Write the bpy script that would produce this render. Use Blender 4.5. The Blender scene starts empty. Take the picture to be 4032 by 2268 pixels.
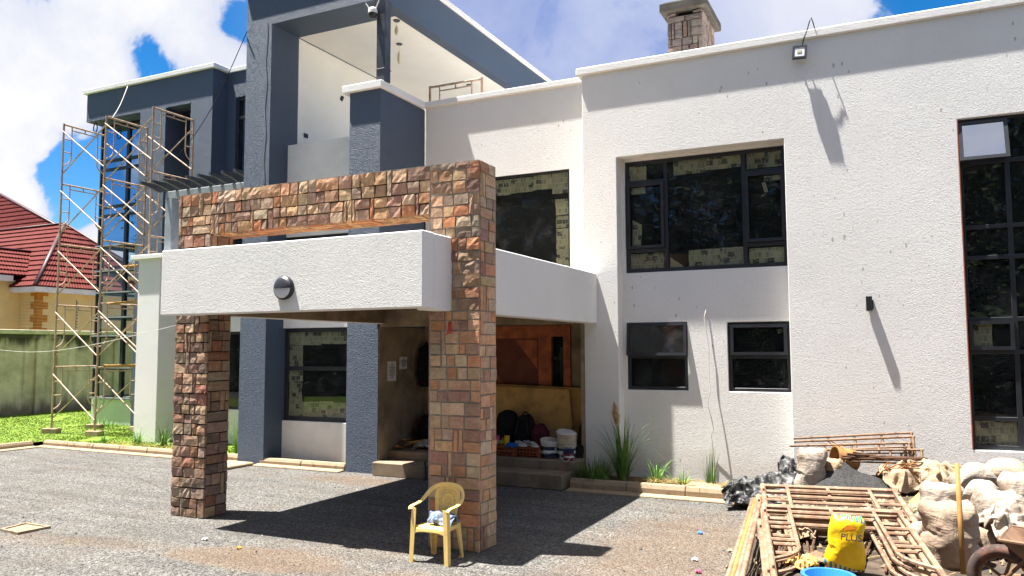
import bpy, bmesh, math, random
from mathutils import Vector, Matrix, noise
R = math.radians
rnd = random.Random(7)
scene = bpy.context.scene
COL = scene.collection

# ------------------------------------------------------------------ camera
FPX, YAW, PITCH, ROLL, CAMH = 3127.79, R(-25.80587), R(4.45176), R(-.21655), 2.5
_f = Vector((math.sin(YAW)*math.cos(PITCH), math.cos(YAW)*math.cos(PITCH), math.sin(PITCH)))
_r = Vector((math.cos(YAW), -math.sin(YAW), 0)); _u = _r.cross(_f)
CR = _r*math.cos(ROLL) + _u*math.sin(ROLL); CU = -_r*math.sin(ROLL) + _u*math.cos(ROLL); CF = _f
CAM = Vector((0, 0, CAMH))
cd = bpy.data.cameras.new('camera'); cam = bpy.data.objects.new('camera', cd); COL.objects.link(cam)
cam.matrix_world = Matrix(((CR.x, CU.x, -CF.x, 0), (CR.y, CU.y, -CF.y, 0), (CR.z, CU.z, -CF.z, CAMH), (0, 0, 0, 1)))
cd.sensor_width = 36; cd.lens = 36*FPX/4032; cd.clip_start = .05; cd.clip_end = 3000
scene.camera = cam

def ray(vx, vy):
    k = 4032/2576
    return (CR*((vx*k-2016)/FPX) + CU*(-(vy*k-1134)/FPX) + CF)
def on(vx, vy, ax, val):
    """survey helper: where the sight line through a point of the photo meets a known plane"""
    d = ray(vx, vy); i = 'xyz'.index(ax)
    return CAM + d*((val-CAM[i])/d[i])

# ------------------------------------------------------------------ objects
def tag(o, label=None, cat=None, group=None, kind=None):
    if label: o['label'] = label
    if cat: o['category'] = cat
    if group: o['group'] = group
    if kind: o['kind'] = kind
    return o
def thing(name, loc, label, cat, group=None, rz=0):
    o = bpy.data.objects.new(name, None); COL.objects.link(o)
    o.location = loc; o.rotation_euler = (0, 0, rz); o.empty_display_size = .1
    return tag(o, label, cat, group)
def copy_tree(o, parent=None):
    c = o.copy(); COL.objects.link(c)
    if parent: c.parent = parent
    for ch in list(o.children): copy_tree(ch, c)
    return c

class MB:
    def __init__(s): s.v = []; s.f = []; s.c = []; s.m = []
    def face(s, idx, col=None, mi=0): s.f.append(idx); s.c.append(col); s.m.append(mi)
    def quad(s, a, b, c, d, col=None, mi=0):
        n = len(s.v); s.v += [tuple(a), tuple(b), tuple(c), tuple(d)]; s.face((n, n+1, n+2, n+3), col, mi)
    def poly(s, pts, col=None, mi=0):
        n = len(s.v); s.v += [tuple(p) for p in pts]; s.face(tuple(range(n, n+len(pts))), col, mi)
    def box(s, x0, x1, y0, y1, z0, z1, M=None, col=None, mi=0):
        n = len(s.v)
        p = [(x, y, z) for z in (z0, z1) for y in (y0, y1) for x in (x0, x1)]
        if M is not None: p = [tuple(M @ Vector(q)) for q in p]
        s.v += p
        for q in ((0, 2, 3, 1), (4, 5, 7, 6), (0, 1, 5, 4), (2, 6, 7, 3), (0, 4, 6, 2), (1, 3, 7, 5)):
            s.face(tuple(n+i for i in q), col, mi)
    def prism(s, pts, d, col=None, mi=0):
        """extrude the polygon pts (3-D, planar) by the vector d"""
        n = len(s.v); k = len(pts); d = Vector(d)
        s.v += [tuple(p) for p in pts] + [tuple(Vector(p)+d) for p in pts]
        s.face(tuple(range(n+k-1, n-1, -1)), col, mi); s.face(tuple(range(n+k, n+2*k)), col, mi)
        for i in range(k):
            j = (i+1) % k; s.face((n+i, n+j, n+k+j, n+k+i), col, mi)
    def tube(s, pts, r, n=8, cap=True, col=None, sq=None, mi=0, up=None):
        pts = [Vector(p) for p in pts]; k = len(pts); b = len(s.v)
        rr = r if isinstance(r, (list, tuple)) else [r]*k
        t0 = (pts[1]-pts[0]).normalized()
        a = Vector(up) if up else (Vector((0, 0, 1)) if abs(t0.z) < .9 else Vector((1, 0, 0)))
        x = t0.cross(a).normalized()
        for i in range(k):
            t = (pts[min(i+1, k-1)]-pts[max(i-1, 0)]).normalized()
            if up: x = t.cross(a).normalized()
            else: x = (x - t*x.dot(t)).normalized()
            y = t.cross(x)
            for j in range(n):
                an = 2*math.pi*(j+.5)/n
                ca, sa = math.cos(an), math.sin(an)
                s.v.append(tuple(pts[i] + x*(ca*rr[i]*(sq[0] if sq else 1)) + y*(sa*rr[i]*(sq[1] if sq else 1))))
        for i in range(k-1):
            for j in range(n):
                q = (j+1) % n; s.face((b+i*n+j, b+i*n+q, b+(i+1)*n+q, b+(i+1)*n+j), col, mi)
        if cap:
            s.face(tuple(b+j for j in range(n-1, -1, -1)), col, mi); s.face(tuple(b+(k-1)*n+j for j in range(n)), col, mi)
    def lathe(s, prof, n=24, M=None, col=None, mi=0):
        b = len(s.v); k = len(prof)
        for (r, z) in prof:
            for j in range(n):
                an = 2*math.pi*j/n; p = Vector((r*math.cos(an), r*math.sin(an), z))
                s.v.append(tuple(M @ p if M is not None else p))
        for i in range(k-1):
            for j in range(n):
                q = (j+1) % n; s.face((b+i*n+j, b+i*n+q, b+(i+1)*n+q, b+(i+1)*n+j), col, mi)
    def grid(s, fn, nu, nv, skip=None, col=None, mi=0):
        b = len(s.v)
        for i in range(nu+1):
            for j in range(nv+1): s.v.append(tuple(fn(i/nu, j/nv)))
        for i in range(nu):
            for j in range(nv):
                if skip and skip(i, j): continue
                q = b+i*(nv+1)+j; s.face((q, q+nv+1, q+nv+2, q+1), col, mi)
    def wall(s, ax, p0, p1, a0, a1, z0, z1, holes=(), mi=0):
        """a panel with real openings; ax 'y': faces -y at p0, thickness to p1, a = x; ax 'x': a = y; ax 'z': a = x, z = y"""
        A = sorted({a0, a1} | {min(max(h[i], a0), a1) for h in holes for i in (0, 1)})
        Z = sorted({z0, z1} | {min(max(h[i], z0), z1) for h in holes for i in (2, 3)})
        def P(a, p, z): return (a, p, z) if ax == 'y' else ((p, a, z) if ax == 'x' else (a, z, p))
        def solid(i, j):
            if i < 0 or j < 0 or i >= len(A)-1 or j >= len(Z)-1: return False
            ca, cz = (A[i]+A[i+1])/2, (Z[j]+Z[j+1])/2
            return not any(h[0] < ca < h[1] and h[2] < cz < h[3] for h in holes)
        for i in range(len(A)-1):
            for j in range(len(Z)-1):
                if not solid(i, j): continue
                a, b, c, d = A[i], A[i+1], Z[j], Z[j+1]
                s.quad(P(a, p0, c), P(b, p0, c), P(b, p0, d), P(a, p0, d), mi=mi)
                s.quad(P(b, p1, c), P(a, p1, c), P(a, p1, d), P(b, p1, d), mi=mi)
                if not solid(i-1, j): s.quad(P(a, p1, c), P(a, p0, c), P(a, p0, d), P(a, p1, d), mi=mi)
                if not solid(i+1, j): s.quad(P(b, p0, c), P(b, p1, c), P(b, p1, d), P(b, p0, d), mi=mi)
                if not solid(i, j-1): s.quad(P(a, p1, c), P(b, p1, c), P(b, p0, c), P(a, p0, c), mi=mi)
                if not solid(i, j+1): s.quad(P(a, p0, d), P(b, p0, d), P(b, p1, d), P(a, p1, d), mi=mi)
    def build(s, name, mat, parent=None, smooth=False, bevel=0, weld=False, seg=1, rel=True):
        me = bpy.data.meshes.new(name)
        v = s.v
        off = Vector((0, 0, 0))
        if parent is not None and rel:
            p = parent
            while p is not None: off += Vector(p.location); p = p.parent
            v = [(q[0]-off.x, q[1]-off.y, q[2]-off.z) for q in v]
        me.from_pydata(v, [], s.f)
        mats = mat if isinstance(mat, (list, tuple)) else [mat]
        for m in mats: me.materials.append(m)
        if len(mats) > 1:
            for p, mi in zip(me.polygons, s.m): p.material_index = mi
        if any(c is not None for c in s.c):
            a = me.color_attributes.new('Col', 'FLOAT_COLOR', 'CORNER')
            k = 0
            for p, c in zip(me.polygons, s.c):
                c = c or (.5, .5, .5)
                for li in p.loop_indices: a.data[li].color = (c[0], c[1], c[2], 1)
        if weld or bevel:
            bm = bmesh.new(); bm.from_mesh(me); bmesh.ops.remove_doubles(bm, verts=bm.verts, dist=.0004)
            bmesh.ops.recalc_face_normals(bm, faces=bm.faces); bm.to_mesh(me); bm.free()
        if smooth:
            for p in me.polygons: p.use_smooth = True
        me.update()
        o = bpy.data.objects.new(name, me); COL.objects.link(o)
        if parent is not None: o.parent = parent
        if bevel:
            b = o.modifiers.new('bevel', 'BEVEL'); b.width = bevel; b.segments = seg; b.limit_method = 'ANGLE'; b.angle_limit = R(40)
        return o

# ------------------------------------------------------------------ materials
class NT:
    def __init__(s, m): s.t = m.node_tree; s.n = s.t.nodes; s.l = s.t.links; s.n.clear()
    def __call__(s, typ, **k):
        n = s.n.new(typ)
        for a, b in k.items():
            if a.startswith('i_'):
                key = a[2:]; key = int(key) if key.isdigit() else key.replace('_', ' ')
                if hasattr(b, 'is_output') or isinstance(b, bpy.types.NodeSocket): s.l.new(b, n.inputs[key])
                else: n.inputs[key].default_value = b
            else: setattr(n, a, b)
        return n
    def math(s, op, a, b=0., clamp=False):
        n = s.n.new('ShaderNodeMath'); n.operation = op; n.use_clamp = clamp
        for i, q in enumerate((a, b)):
            if isinstance(q, bpy.types.NodeSocket): s.l.new(q, n.inputs[i])
            else: n.inputs[i].default_value = q
        return n.outputs[0]
    def mix(s, fac, a, b, mode='MIX'):
        n = s.n.new('ShaderNodeMix'); n.data_type = 'RGBA'; n.blend_type = mode
        for i, q in ((0, fac), (6, a), (7, b)):
            if isinstance(q, bpy.types.NodeSocket): s.l.new(q, n.inputs[i])
            else: n.inputs[i].default_value = (q if i == 0 else (*q, 1) if len(q) == 3 else q)
        return n.outputs[2]
    def noise(s, vec, scale, detail=4, rough=.55, dist=0, dim=None):
        n = s.n.new('ShaderNodeTexNoise'); n.inputs['Scale'].default_value = scale; n.inputs['Detail'].default_value = detail
        n.inputs['Roughness'].default_value = rough; n.inputs['Distortion'].default_value = dist
        if vec is not None: s.l.new(vec, n.inputs['Vector'])
        return n.outputs['Fac']
    def ramp(s, fac, lo, hi, a=0., b=1.):
        n = s.n.new('ShaderNodeMapRange'); n.interpolation_type = 'SMOOTHSTEP'
        s.l.new(fac, n.inputs[0]); n.inputs[1].default_value = lo; n.inputs[2].default_value = hi
        n.inputs[3].default_value = a; n.inputs[4].default_value = b
        return n.outputs[0]
    def obj(s): return s.n.new('ShaderNodeTexCoord').outputs['Object']
    def scale(s, vec, sc):
        n = s.n.new('ShaderNodeMapping'); s.l.new(vec, n.inputs[0]); n.inputs['Scale'].default_value = sc; return n.outputs[0]
    def bump(s, h, strength=.5, dist=.01, prev=None):
        n = s.n.new('ShaderNodeBump'); n.inputs['Strength'].default_value = strength; n.inputs['Distance'].default_value = dist
        s.l.new(h, n.inputs['Height'])
        if prev is not None: s.l.new(prev, n.inputs['Normal'])
        return n.outputs[0]
    def out(s, col, rough=.8, normal=None, metal=0., spec=.3, **k):
        b = s.n.new('ShaderNodeBsdfPrincipled')
        for key, q in (('Base Color', col), ('Roughness', rough), ('Metallic', metal), ('Specular IOR Level', spec)):
            if isinstance(q, bpy.types.NodeSocket): s.l.new(q, b.inputs[key])
            else: b.inputs[key].default_value = (*q, 1) if key == 'Base Color' and len(q) == 3 else q
        if normal is not None: s.l.new(normal, b.inputs['Normal'])
        for key, q in k.items(): b.inputs[key.replace('_', ' ')].default_value = q
        o = s.n.new('ShaderNodeOutputMaterial'); s.l.new(b.outputs[0], o.inputs[0]); return b
def newmat(name):
    m = bpy.data.materials.new(name); m.use_nodes = True; return m, NT(m)
def plain(name, col, rough=.6, var=.12, scale=6., spec=.3, metal=0., bump=0., bscale=40., dirt=None, dirtamt=.5, dirtscale=3., crease=0):
    """paint, plastic or metal with slight uneven tone, optional dirt blotches and fine bump"""
    m, t = newmat(name); v = t.obj(); n = t.noise(v, scale, 5)
    c = t.mix(t.ramp(n, .3, .7), tuple(q*(1-var) for q in col), tuple(min(1, q*(1+var)) for q in col))
    if dirt:
        d = t.noise(v, dirtscale, 6, .65); c = t.mix(t.math('MULTIPLY', t.ramp(d, .48, .66), dirtamt), c, dirt)
    nr = t.bump(t.noise(v, bscale, 4), bump, .006) if bump else None
    if crease:
        w1 = t.noise(t.scale(v, (1, 1, .4)), 11, 2, .5, .8); w2 = t.noise(t.scale(v, (.4, .4, 1.3)), 12, 2, .5, .8)
        rd = t.math('ADD', t.math('ABSOLUTE', t.math('SUBTRACT', w1, .5)), t.math('ABSOLUTE', t.math('SUBTRACT', w2, .5)))
        nr = t.bump(rd, crease, .05, nr)
    t.out(c, rough, nr, metal, spec); return m
def stucco(name, col, amt=.55, grain=30., specks=False, dust=None, gloss=0):
    m, t = newmat(name); v = t.obj()
    big = t.noise(v, .7, 4); c = t.mix(t.ramp(big, .3, .7), tuple(q*.95 for q in col), col)
    fine = t.noise(v, grain*2, 3); c = t.mix(t.math('MULTIPLY', t.ramp(fine, .35, .6, 1, 0), .16), c, tuple(q*.62 for q in col))
    # rain streaks and grime with a shape of their own
    st = t.noise(t.scale(v, (2.2, 2.2, .16)), 1.6, 5, .6); c = t.mix(t.math('MULTIPLY', t.ramp(st, .55, .75), .10), c, tuple(q*.6 for q in col))
    if dust:
        z = t.n.new('ShaderNodeSeparateXYZ'); t.l.new(v, z.inputs[0])
        dz = t.math('ADD', z.outputs[2], t.math('MULTIPLY', t.noise(v, 3, 4), -.9))
        c = t.mix(t.math('MULTIPLY', t.ramp(dz, -.15, .30, 1, 0), .22), c, dust)
    if specks:
        vo = t.n.new('ShaderNodeTexVoronoi'); t.l.new(t.scale(v, (7.5, 7.5, 3.2)), vo.inputs['Vector']); vo.inputs['Scale'].default_value = 1.
        sz = t.math('ADD', t.math('MULTIPLY', t.noise(v, .8, 2), .40), -.14)
        sp = t.math('LESS_THAN', vo.outputs['Distance'], sz)
        c = t.mix(t.math('MULTIPLY', sp, .6), c, (.26, .25, .17))
    w = t.noise(v, grain, 3, .6, 1.6)
    h = t.math('ADD', t.ramp(w, .38, .62), t.math('MULTIPLY', t.noise(v, grain*2.6, 2), .35)); h = t.math('ADD', h, t.math('MULTIPLY', t.noise(v, 1.7, 3, .5), 1.6))
    t.out(c, .55 if gloss else .9, t.bump(h, amt, .012), 0, gloss or .15); return m

M = {}
M['white'] = stucco('white_stucco', (.82, .80, .775), .42, 36, True, (.42, .3, .2))
M['white2'] = stucco('white_stucco_canopy', (.83, .81, .785), .42, 34)
M['blue'] = stucco('slate_blue_stucco', (.066, .094, .146), .75, 28, False, None, gloss=.5)
M['reveal'] = plain('reveal_bounce_tint', (.80, .72, .58), .7, .04, 2, .2)  # cream tone stands for warm light bounced off the ground, put into the colour
M['smoothwhite'] = plain('smooth_white_paint', (.84, .80, .735), .6, .03, 1.2, .25)
M['sillwhite'] = plain('white_render', (.80, .78, .745), .8, .04, 2, .2, bump=.3, dirt=(.6, .54, .46), dirtamt=.2)
M['greenwhite'] = plain('pale_green_render', (.55, .62, .55), .8, .05, 2, .2, bump=.2)
M['brown'] = plain('bare_plaster', (.33, .25, .165), .9, .22, 1.6, .15, bump=.4, bscale=30, dirt=(.12, .09, .065), dirtamt=.6, dirtscale=1.4)
M['frame'] = plain('anthracite_frame', (.022, .024, .03), .42, .2, 3, .4)
M['steel'] = plain('dark_steel', (.05, .053, .06), .45, .25, 4, .4, dirt=(.2, .19, .18), dirtamt=.25)
M['greysteel'] = plain('grey_painted_steel', (.30, .33, .36), .5, .15, 4, .4)
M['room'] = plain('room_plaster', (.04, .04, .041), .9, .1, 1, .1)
M['conc'] = plain('kerb_concrete', (.33, .25, .165), .9, .18, 3, .2, bump=.4, bscale=50, dirt=(.15, .10, .06), dirtamt=.75, dirtscale=3.)
M['stepconc'] = plain('step_concrete', (.24, .185, .13), .9, .2, 2.5, .2, bump=.4, bscale=40, dirt=(.17, .12, .08), dirtamt=.6)
M['wood'] = plain('red_brown_timber', (.42, .105, .032), .45, .3, 5, .35)
M['doorpanel'] = plain('dark_door_panel', (.17, .04, .018), .5, .2, 3, .3)
M['ply'] = plain('plywood', (.64, .37, .125), .75, .15, 2.2, .2, dirt=(.24, .13, .05), dirtamt=.5, dirtscale=2.4)
M['board'] = plain('weathered_board', (.19, .115, .07), .85, .25, 4, .2, bump=.3)
M['lightwood'] = plain('pale_timber', (.34, .18, .055), .7, .2, 6, .25)
M['black'] = plain('black_fabric', (.012, .012, .013), .85, .3, 10, .2, bump=.4)
M['blackplastic'] = plain('black_plastic', (.02, .021, .023), .4, .2, 5, .4)
M['greyplastic'] = plain('grey_lamp_plastic', (.04, .043, .052), .45, .1, 5, .4)
M['opal'] = plain('opal_lens', (.62, .62, .66), .25, .05, 3, .5)
M['paper'] = plain('white_paper', (.72, .68, .66), .8, .04, 8, .2)
M['ink'] = plain('printed_ink', (.06, .06, .07), .8, .1, 8, .2)
M['cable'] = plain('black_cable', (.03, .03, .032), .6, .2, 5, .3)
M['whitecable'] = plain('pale_cable', (.6, .58, .52), .6, .1, 5, .3)
M['chair'] = plain('cream_yellow_plastic', (.88, .63, .215), .38, .06, 5, .45, dirt=(.45, .28, .1), dirtamt=.22, dirtscale=9)
M['woven'] = plain('white_woven_plastic', (.34, .285, .235), .7, .1, 4, .25, bump=.5, bscale=120, dirt=(.19, .115, .07), dirtamt=.75, dirtscale=3.5, crease=.4)
M['woven2'] = plain('dusty_woven_plastic', (.32, .235, .17), .75, .15, 4, .25, bump=.5, bscale=120, dirt=(.18, .11, .065), dirtamt=.6, dirtscale=3., crease=.4)
M['canvas'] = plain('cream_canvas', (.37, .265, .17), .85, .12, 3, .2, bump=.4, bscale=90, dirt=(.24, .145, .08), dirtamt=.4, crease=.4)
M['greysack'] = plain('grey_green_sack', (.21, .21, .165), .8, .2, 4, .2, bump=.5, bscale=100, dirt=(.2, .16, .1), dirtamt=.5)
M['yellow'] = plain('yellow_printed_plastic', (.6, .40, .008), .42, .08, 5, .4, dirt=(.55, .36, .03), dirtamt=.3)
M['tealprint'] = plain('teal_print', (.03, .24, .36), .5, .1, 5, .35)
M['whiteprint'] = plain('white_print', (.8, .8, .8), .5, .05, 5, .35)
M['blueplastic'] = plain('blue_plastic', (.025, .17, .62), .35, .08, 5, .45)
M['bucketwhite'] = plain('white_bucket_plastic', (.66, .64, .60), .4, .06, 5, .4, dirt=(.36, .32, .27), dirtamt=.45, dirtscale=8)
M['buckettan'] = plain('stained_bucket_plastic', (.55, .47, .36), .5, .1, 5, .35, dirt=(.33, .23, .14), dirtamt=.5, dirtscale=8)
M['navy'] = plain('navy_label', (.02, .026, .075), .45, .15, 8, .35)
M['darkbucket'] = plain('dark_bucket_side', (.05, .052, .06), .45, .3, 8, .35, dirt=(.3, .29, .28), dirtamt=.3, dirtscale=9)
M['purple'] = plain('purple_can_plastic', (.20, .022, .07), .4, .15, 6, .4)
M['maroon'] = plain('maroon_fabric', (.10, .02, .03), .8, .25, 8, .2, bump=.4)
M['crate'] = plain('brick_red_crate_plastic', (.22, .055, .02), .5, .2, 6, .3)
M['pink'] = plain('pink_plastic', (.66, .06, .15), .35, .1, 6, .4)
M['palepink'] = plain('pale_pink_plastic', (.7, .4, .48), .4, .1, 6, .4)
M['green'] = plain('olive_green_plastic', (.30, .36, .04), .4, .1, 6, .4)
M['yellowcup'] = plain('yellow_cup_plastic', (.75, .45, .03), .35, .1, 6, .4)
M['bluecloth'] = plain('blue_cloth', (.015, .12, .42), .8, .2, 10, .2)
M['paleblue'] = plain('grey_blue_cloth', (.17, .22, .33), .85, .5, 14, .2)
M['shoe'] = plain('worn_white_shoe', (.5, .47, .44), .7, .3, 20, .3, dirt=(.05, .05, .05), dirtamt=.7, dirtscale=22)
M['rustbucket'] = plain('rust_stained_bucket', (.30, .16, .055), .55, .2, 7, .35, dirt=(.3, .14, .05), dirtamt=.5)
M['rebar'] = plain('rusty_steel', (.09, .045, .025), .8, .35, 12, .3, bump=.3)
M['rope'] = plain('orange_rusty_wire', (.25, .11, .035), .7, .3, 12, .3)
M['rubber'] = plain('dusty_tyre_rubber', (.055, .042, .038), .8, .3, 7, .25, dirt=(.24, .1, .07), dirtamt=.7, dirtscale=6)
M['rim'] = plain('brown_rusted_rim', (.16, .09, .05), .6, .3, 8, .3)
M['tray'] = plain('rusty_barrow_tray', (.20, .115, .07), .65, .3, 6, .35, dirt=(.34, .22, .13), dirtamt=.5)
M['redwire'] = plain('red_wire', (.45, .04, .03), .5, .1, 6, .3)
M['fascia'] = plain('white_fascia', (.72, .68, .63), .6, .08, 2, .3, dirt=(.5, .43, .36), dirtamt=.25)
M['cream'] = plain('cream_yellow_wall', (.74, .54, .22), .8, .06, 1.3, .2, bump=.2)
M['quoin'] = plain('ochre_quoin', (.46, .18, .02), .75, .15, 2.5, .2)
M['darkglass'] = plain('dark_louvre', (.02, .022, .025), .3, .3, 2, .5)
M['greypane'] = plain('grey_pane', (.16, .17, .18), .2, .2, 2, .5)
M['dry'] = plain('dry_grass', (.30, .22, .07), .9, .25, 9, .2)
M['capconc'] = plain('weathered_cap_concrete', (.085, .075, .062), .9, .25, 4, .2, bump=.4)
M['soil'] = plain('dark_bed_soil', (.10, .07, .045), .95, .3, 9, .1, bump=.8, bscale=30)
M['orange'] = plain('orange_litter', (.75, .25, .02), .6, .1, 9, .2)

def scaff_mat():
    m, t = newmat('rusty_paint_splashed_tube'); v = t.obj()
    n = t.noise(v, 4, 5, .65); c = t.mix(t.ramp(n, .35, .62), (.33, .20, .13), (.48, .36, .26))
    p = t.noise(v, 9, 5, .7); c = t.mix(t.math('MULTIPLY', t.ramp(p, .52, .66), .75), c, (.66, .58, .50))
    r = t.noise(v, 2.2, 3); c = t.mix(t.math('MULTIPLY', t.ramp(r, .55, .7), .5), c, (.30, .12, .09))
    t.out(c, .6, t.bump(p, .3, .003), 0, .35); return m
M['scaff'] = scaff_mat()
def pile_mat():
    m, t = newmat('dusty_rusty_tube'); v = t.obj()
    n = t.noise(v, 5, 5, .65); c = t.mix(t.ramp(n, .35, .62), (.18, .10, .062), (.29, .19, .12))
    p = t.noise(v, 14, 5, .7); c = t.mix(t.math('MULTIPLY', t.ramp(p, .52, .64), .7), c, (.40, .30, .21))
    r = t.noise(v, 30, 3); c = t.mix(t.math('MULTIPLY', t.ramp(r, .6, .7), .6), c, (.08, .035, .025))
    t.out(c, .62, t.bump(p, .35, .003), 0, .35); return m
M['pile'] = pile_mat()
def stone_mat():
    m, t = newmat('cut_sandstone'); v = t.obj()
    a = t.n.new('ShaderNodeVertexColor'); a.layer_name = 'Col'
    n = t.noise(v, 11, 6, .65); c = t.mix(t.ramp(n, .3, .72, .0, 1.), t.mix(1, a.outputs[0], (.70, .68, .67), 'MULTIPLY'), a.outputs[0])
    n2 = t.noise(t.scale(v, (1, 1, 3)), 6, 4, .6, .8); c = t.mix(t.math('MULTIPLY', t.ramp(n2, .54, .7), .42), c, (.50, .41, .31))
    h = t.math('ADD', t.noise(v, 26, 5, .65), t.math('MULTIPLY', t.noise(v, 90, 3), .25))
    t.out(c, .85, t.bump(h, .75, .014), 0, .2); return m
M['stone'] = stone_mat()
M['mortar'] = plain('dark_mortar', (.055, .048, .04), .95, .2, 12, .1, bump=.5)
M['mortar2'] = plain('grey_mortar', (.30, .265, .22), .95, .2, 12, .1, bump=.5)
def news_mat(name, dark, seedv):
    m, t = newmat(name); v = t.obj()
    mp = t.n.new('ShaderNodeMapping'); t.l.new(v, mp.inputs[0]); mp.inputs['Location'].default_value = seedv
    s = t.n.new('ShaderNodeSeparateXYZ'); t.l.new(mp.outputs[0], s.inputs[0])
    cb = t.n.new('ShaderNodeCombineXYZ'); t.l.new(t.math('ADD', s.outputs[0], s.outputs[1]), cb.inputs[0]); t.l.new(s.outputs[2], cb.inputs[1])
    q = cb.outputs[0]
    br = t.n.new('ShaderNodeTexBrick'); t.l.new(q, br.inputs['Vector']); br.inputs['Scale'].default_value = 1
    br.inputs['Brick Width'].default_value = .085; br.inputs['Row Height'].default_value = .012; br.inputs['Mortar Size'].default_value = .0022
    br.inputs['Color1'].default_value = (.42, .42, .42, 1); br.inputs['Color2'].default_value = (.6, .6, .6, 1); br.inputs['Mortar'].default_value = (1, 1, 1, 1)
    b2 = t.n.new('ShaderNodeTexBrick'); t.l.new(q, b2.inputs['Vector']); b2.inputs['Scale'].default_value = 1; b2.offset = .37
    b2.inputs['Brick Width'].default_value = .13; b2.inputs['Row Height'].default_value = .105; b2.inputs['Mortar Size'].default_value = .008; b2.inputs['Bias'].default_value = -.30
    b2.inputs['Color1'].default_value = (0, 0, 0, 1); b2.inputs['Color2'].default_value = (1, 1, 1, 1); b2.inputs['Mortar'].default_value = (0, 0, 0, 1)
    pic = t.math('GREATER_THAN', b2.outputs['Color'], .5)
    base = t.mix(1, dark, br.outputs['Color'], 'MULTIPLY')
    b3 = t.n.new('ShaderNodeTexBrick'); t.l.new(q, b3.inputs['Vector']); b3.inputs['Scale'].default_value = 1; b3.offset = .5
    b3.inputs['Brick Width'].default_value = .068; b3.inputs['Row Height'].default_value = .11; b3.inputs['Mortar Size'].default_value = .007
    b3.inputs['Color1'].default_value = (.28, .28, .28, 1); b3.inputs['Color2'].default_value = (.92, .92, .92, 1); b3.inputs['Mortar'].default_value = (1, 1, 1, 1)
    base = t.mix(.5, t.mix(1, dark, b3.outputs['Color'], 'MULTIPLY'), base)
    ph = t.mix(t.ramp(t.noise(q, 22, 4, .7), .52, .66), (.03, .035, .04), tuple(x*1.1 for x in dark))
    t.out(t.mix(t.math('MULTIPLY', pic, .85), base, ph), .8, None, 0, .2); return m
M['news'] = news_mat('newsprint', (.56, .50, .34), (3.1, .4, 1.7))
M['news2'] = news_mat('yellowed_newsprint', (.64, .57, .37), (1.3, 5.4, 2.9))
def glass_mat(name, refl, tint, gloss=(1, 1, 1)):
    m, t = newmat(name)
    lw = t.n.new('ShaderNodeFresnel'); lw.inputs[0].default_value = 1.5
    fac = t.math('ADD', t.math('MULTIPLY', lw.outputs[0], .85), refl, True)
    ge = t.n.new('ShaderNodeNewGeometry'); fac = t.math('MULTIPLY', fac, t.math('SUBTRACT', 1, ge.outputs['Backfacing']))
    tr = t.n.new('ShaderNodeBsdfTransparent'); tr.inputs[0].default_value = (*tint, 1)
    gl = t.n.new('ShaderNodeBsdfGlossy'); gl.inputs['Roughness'].default_value = .015; gl.inputs[0].default_value = (*gloss, 1)
    v = t.obj(); df = t.n.new('ShaderNodeBsdfDiffuse'); df.inputs[0].default_value = (.42, .44, .46, 1)
    du = t.math('ADD', .013, t.math('MULTIPLY', t.ramp(t.noise(v, 2.3, 6, .65), .45, .75), .035))
    du = t.math('ADD', du, t.math('MULTIPLY', t.math('GREATER_THAN', t.noise(v, 26, 2), .74), .22))
    m0 = t.n.new('ShaderNodeMixShader'); t.l.new(du, m0.inputs[0]); t.l.new(tr.outputs[0], m0.inputs[1]); t.l.new(df.outputs[0], m0.inputs[2]); tr = m0
    mx = t.n.new('ShaderNodeMixShader'); t.l.new(fac, mx.inputs[0]); t.l.new(tr.outputs[0], mx.inputs[1]); t.l.new(gl.outputs[0], mx.inputs[2])
    o = t.n.new('ShaderNodeOutputMaterial'); t.l.new(mx.outputs[0], o.inputs[0]); return m
M['glass'] = glass_mat('window_glass', .0, (.80, .83, .82))
M['skyglass'] = glass_mat('bright_reflecting_glass', .45, (.5, .55, .6), (.8, .85, 1.))
M['mirror'] = glass_mat('blue_reflective_glass', .42, (.18, .2, .22), (.55, .75, 1.))
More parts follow.
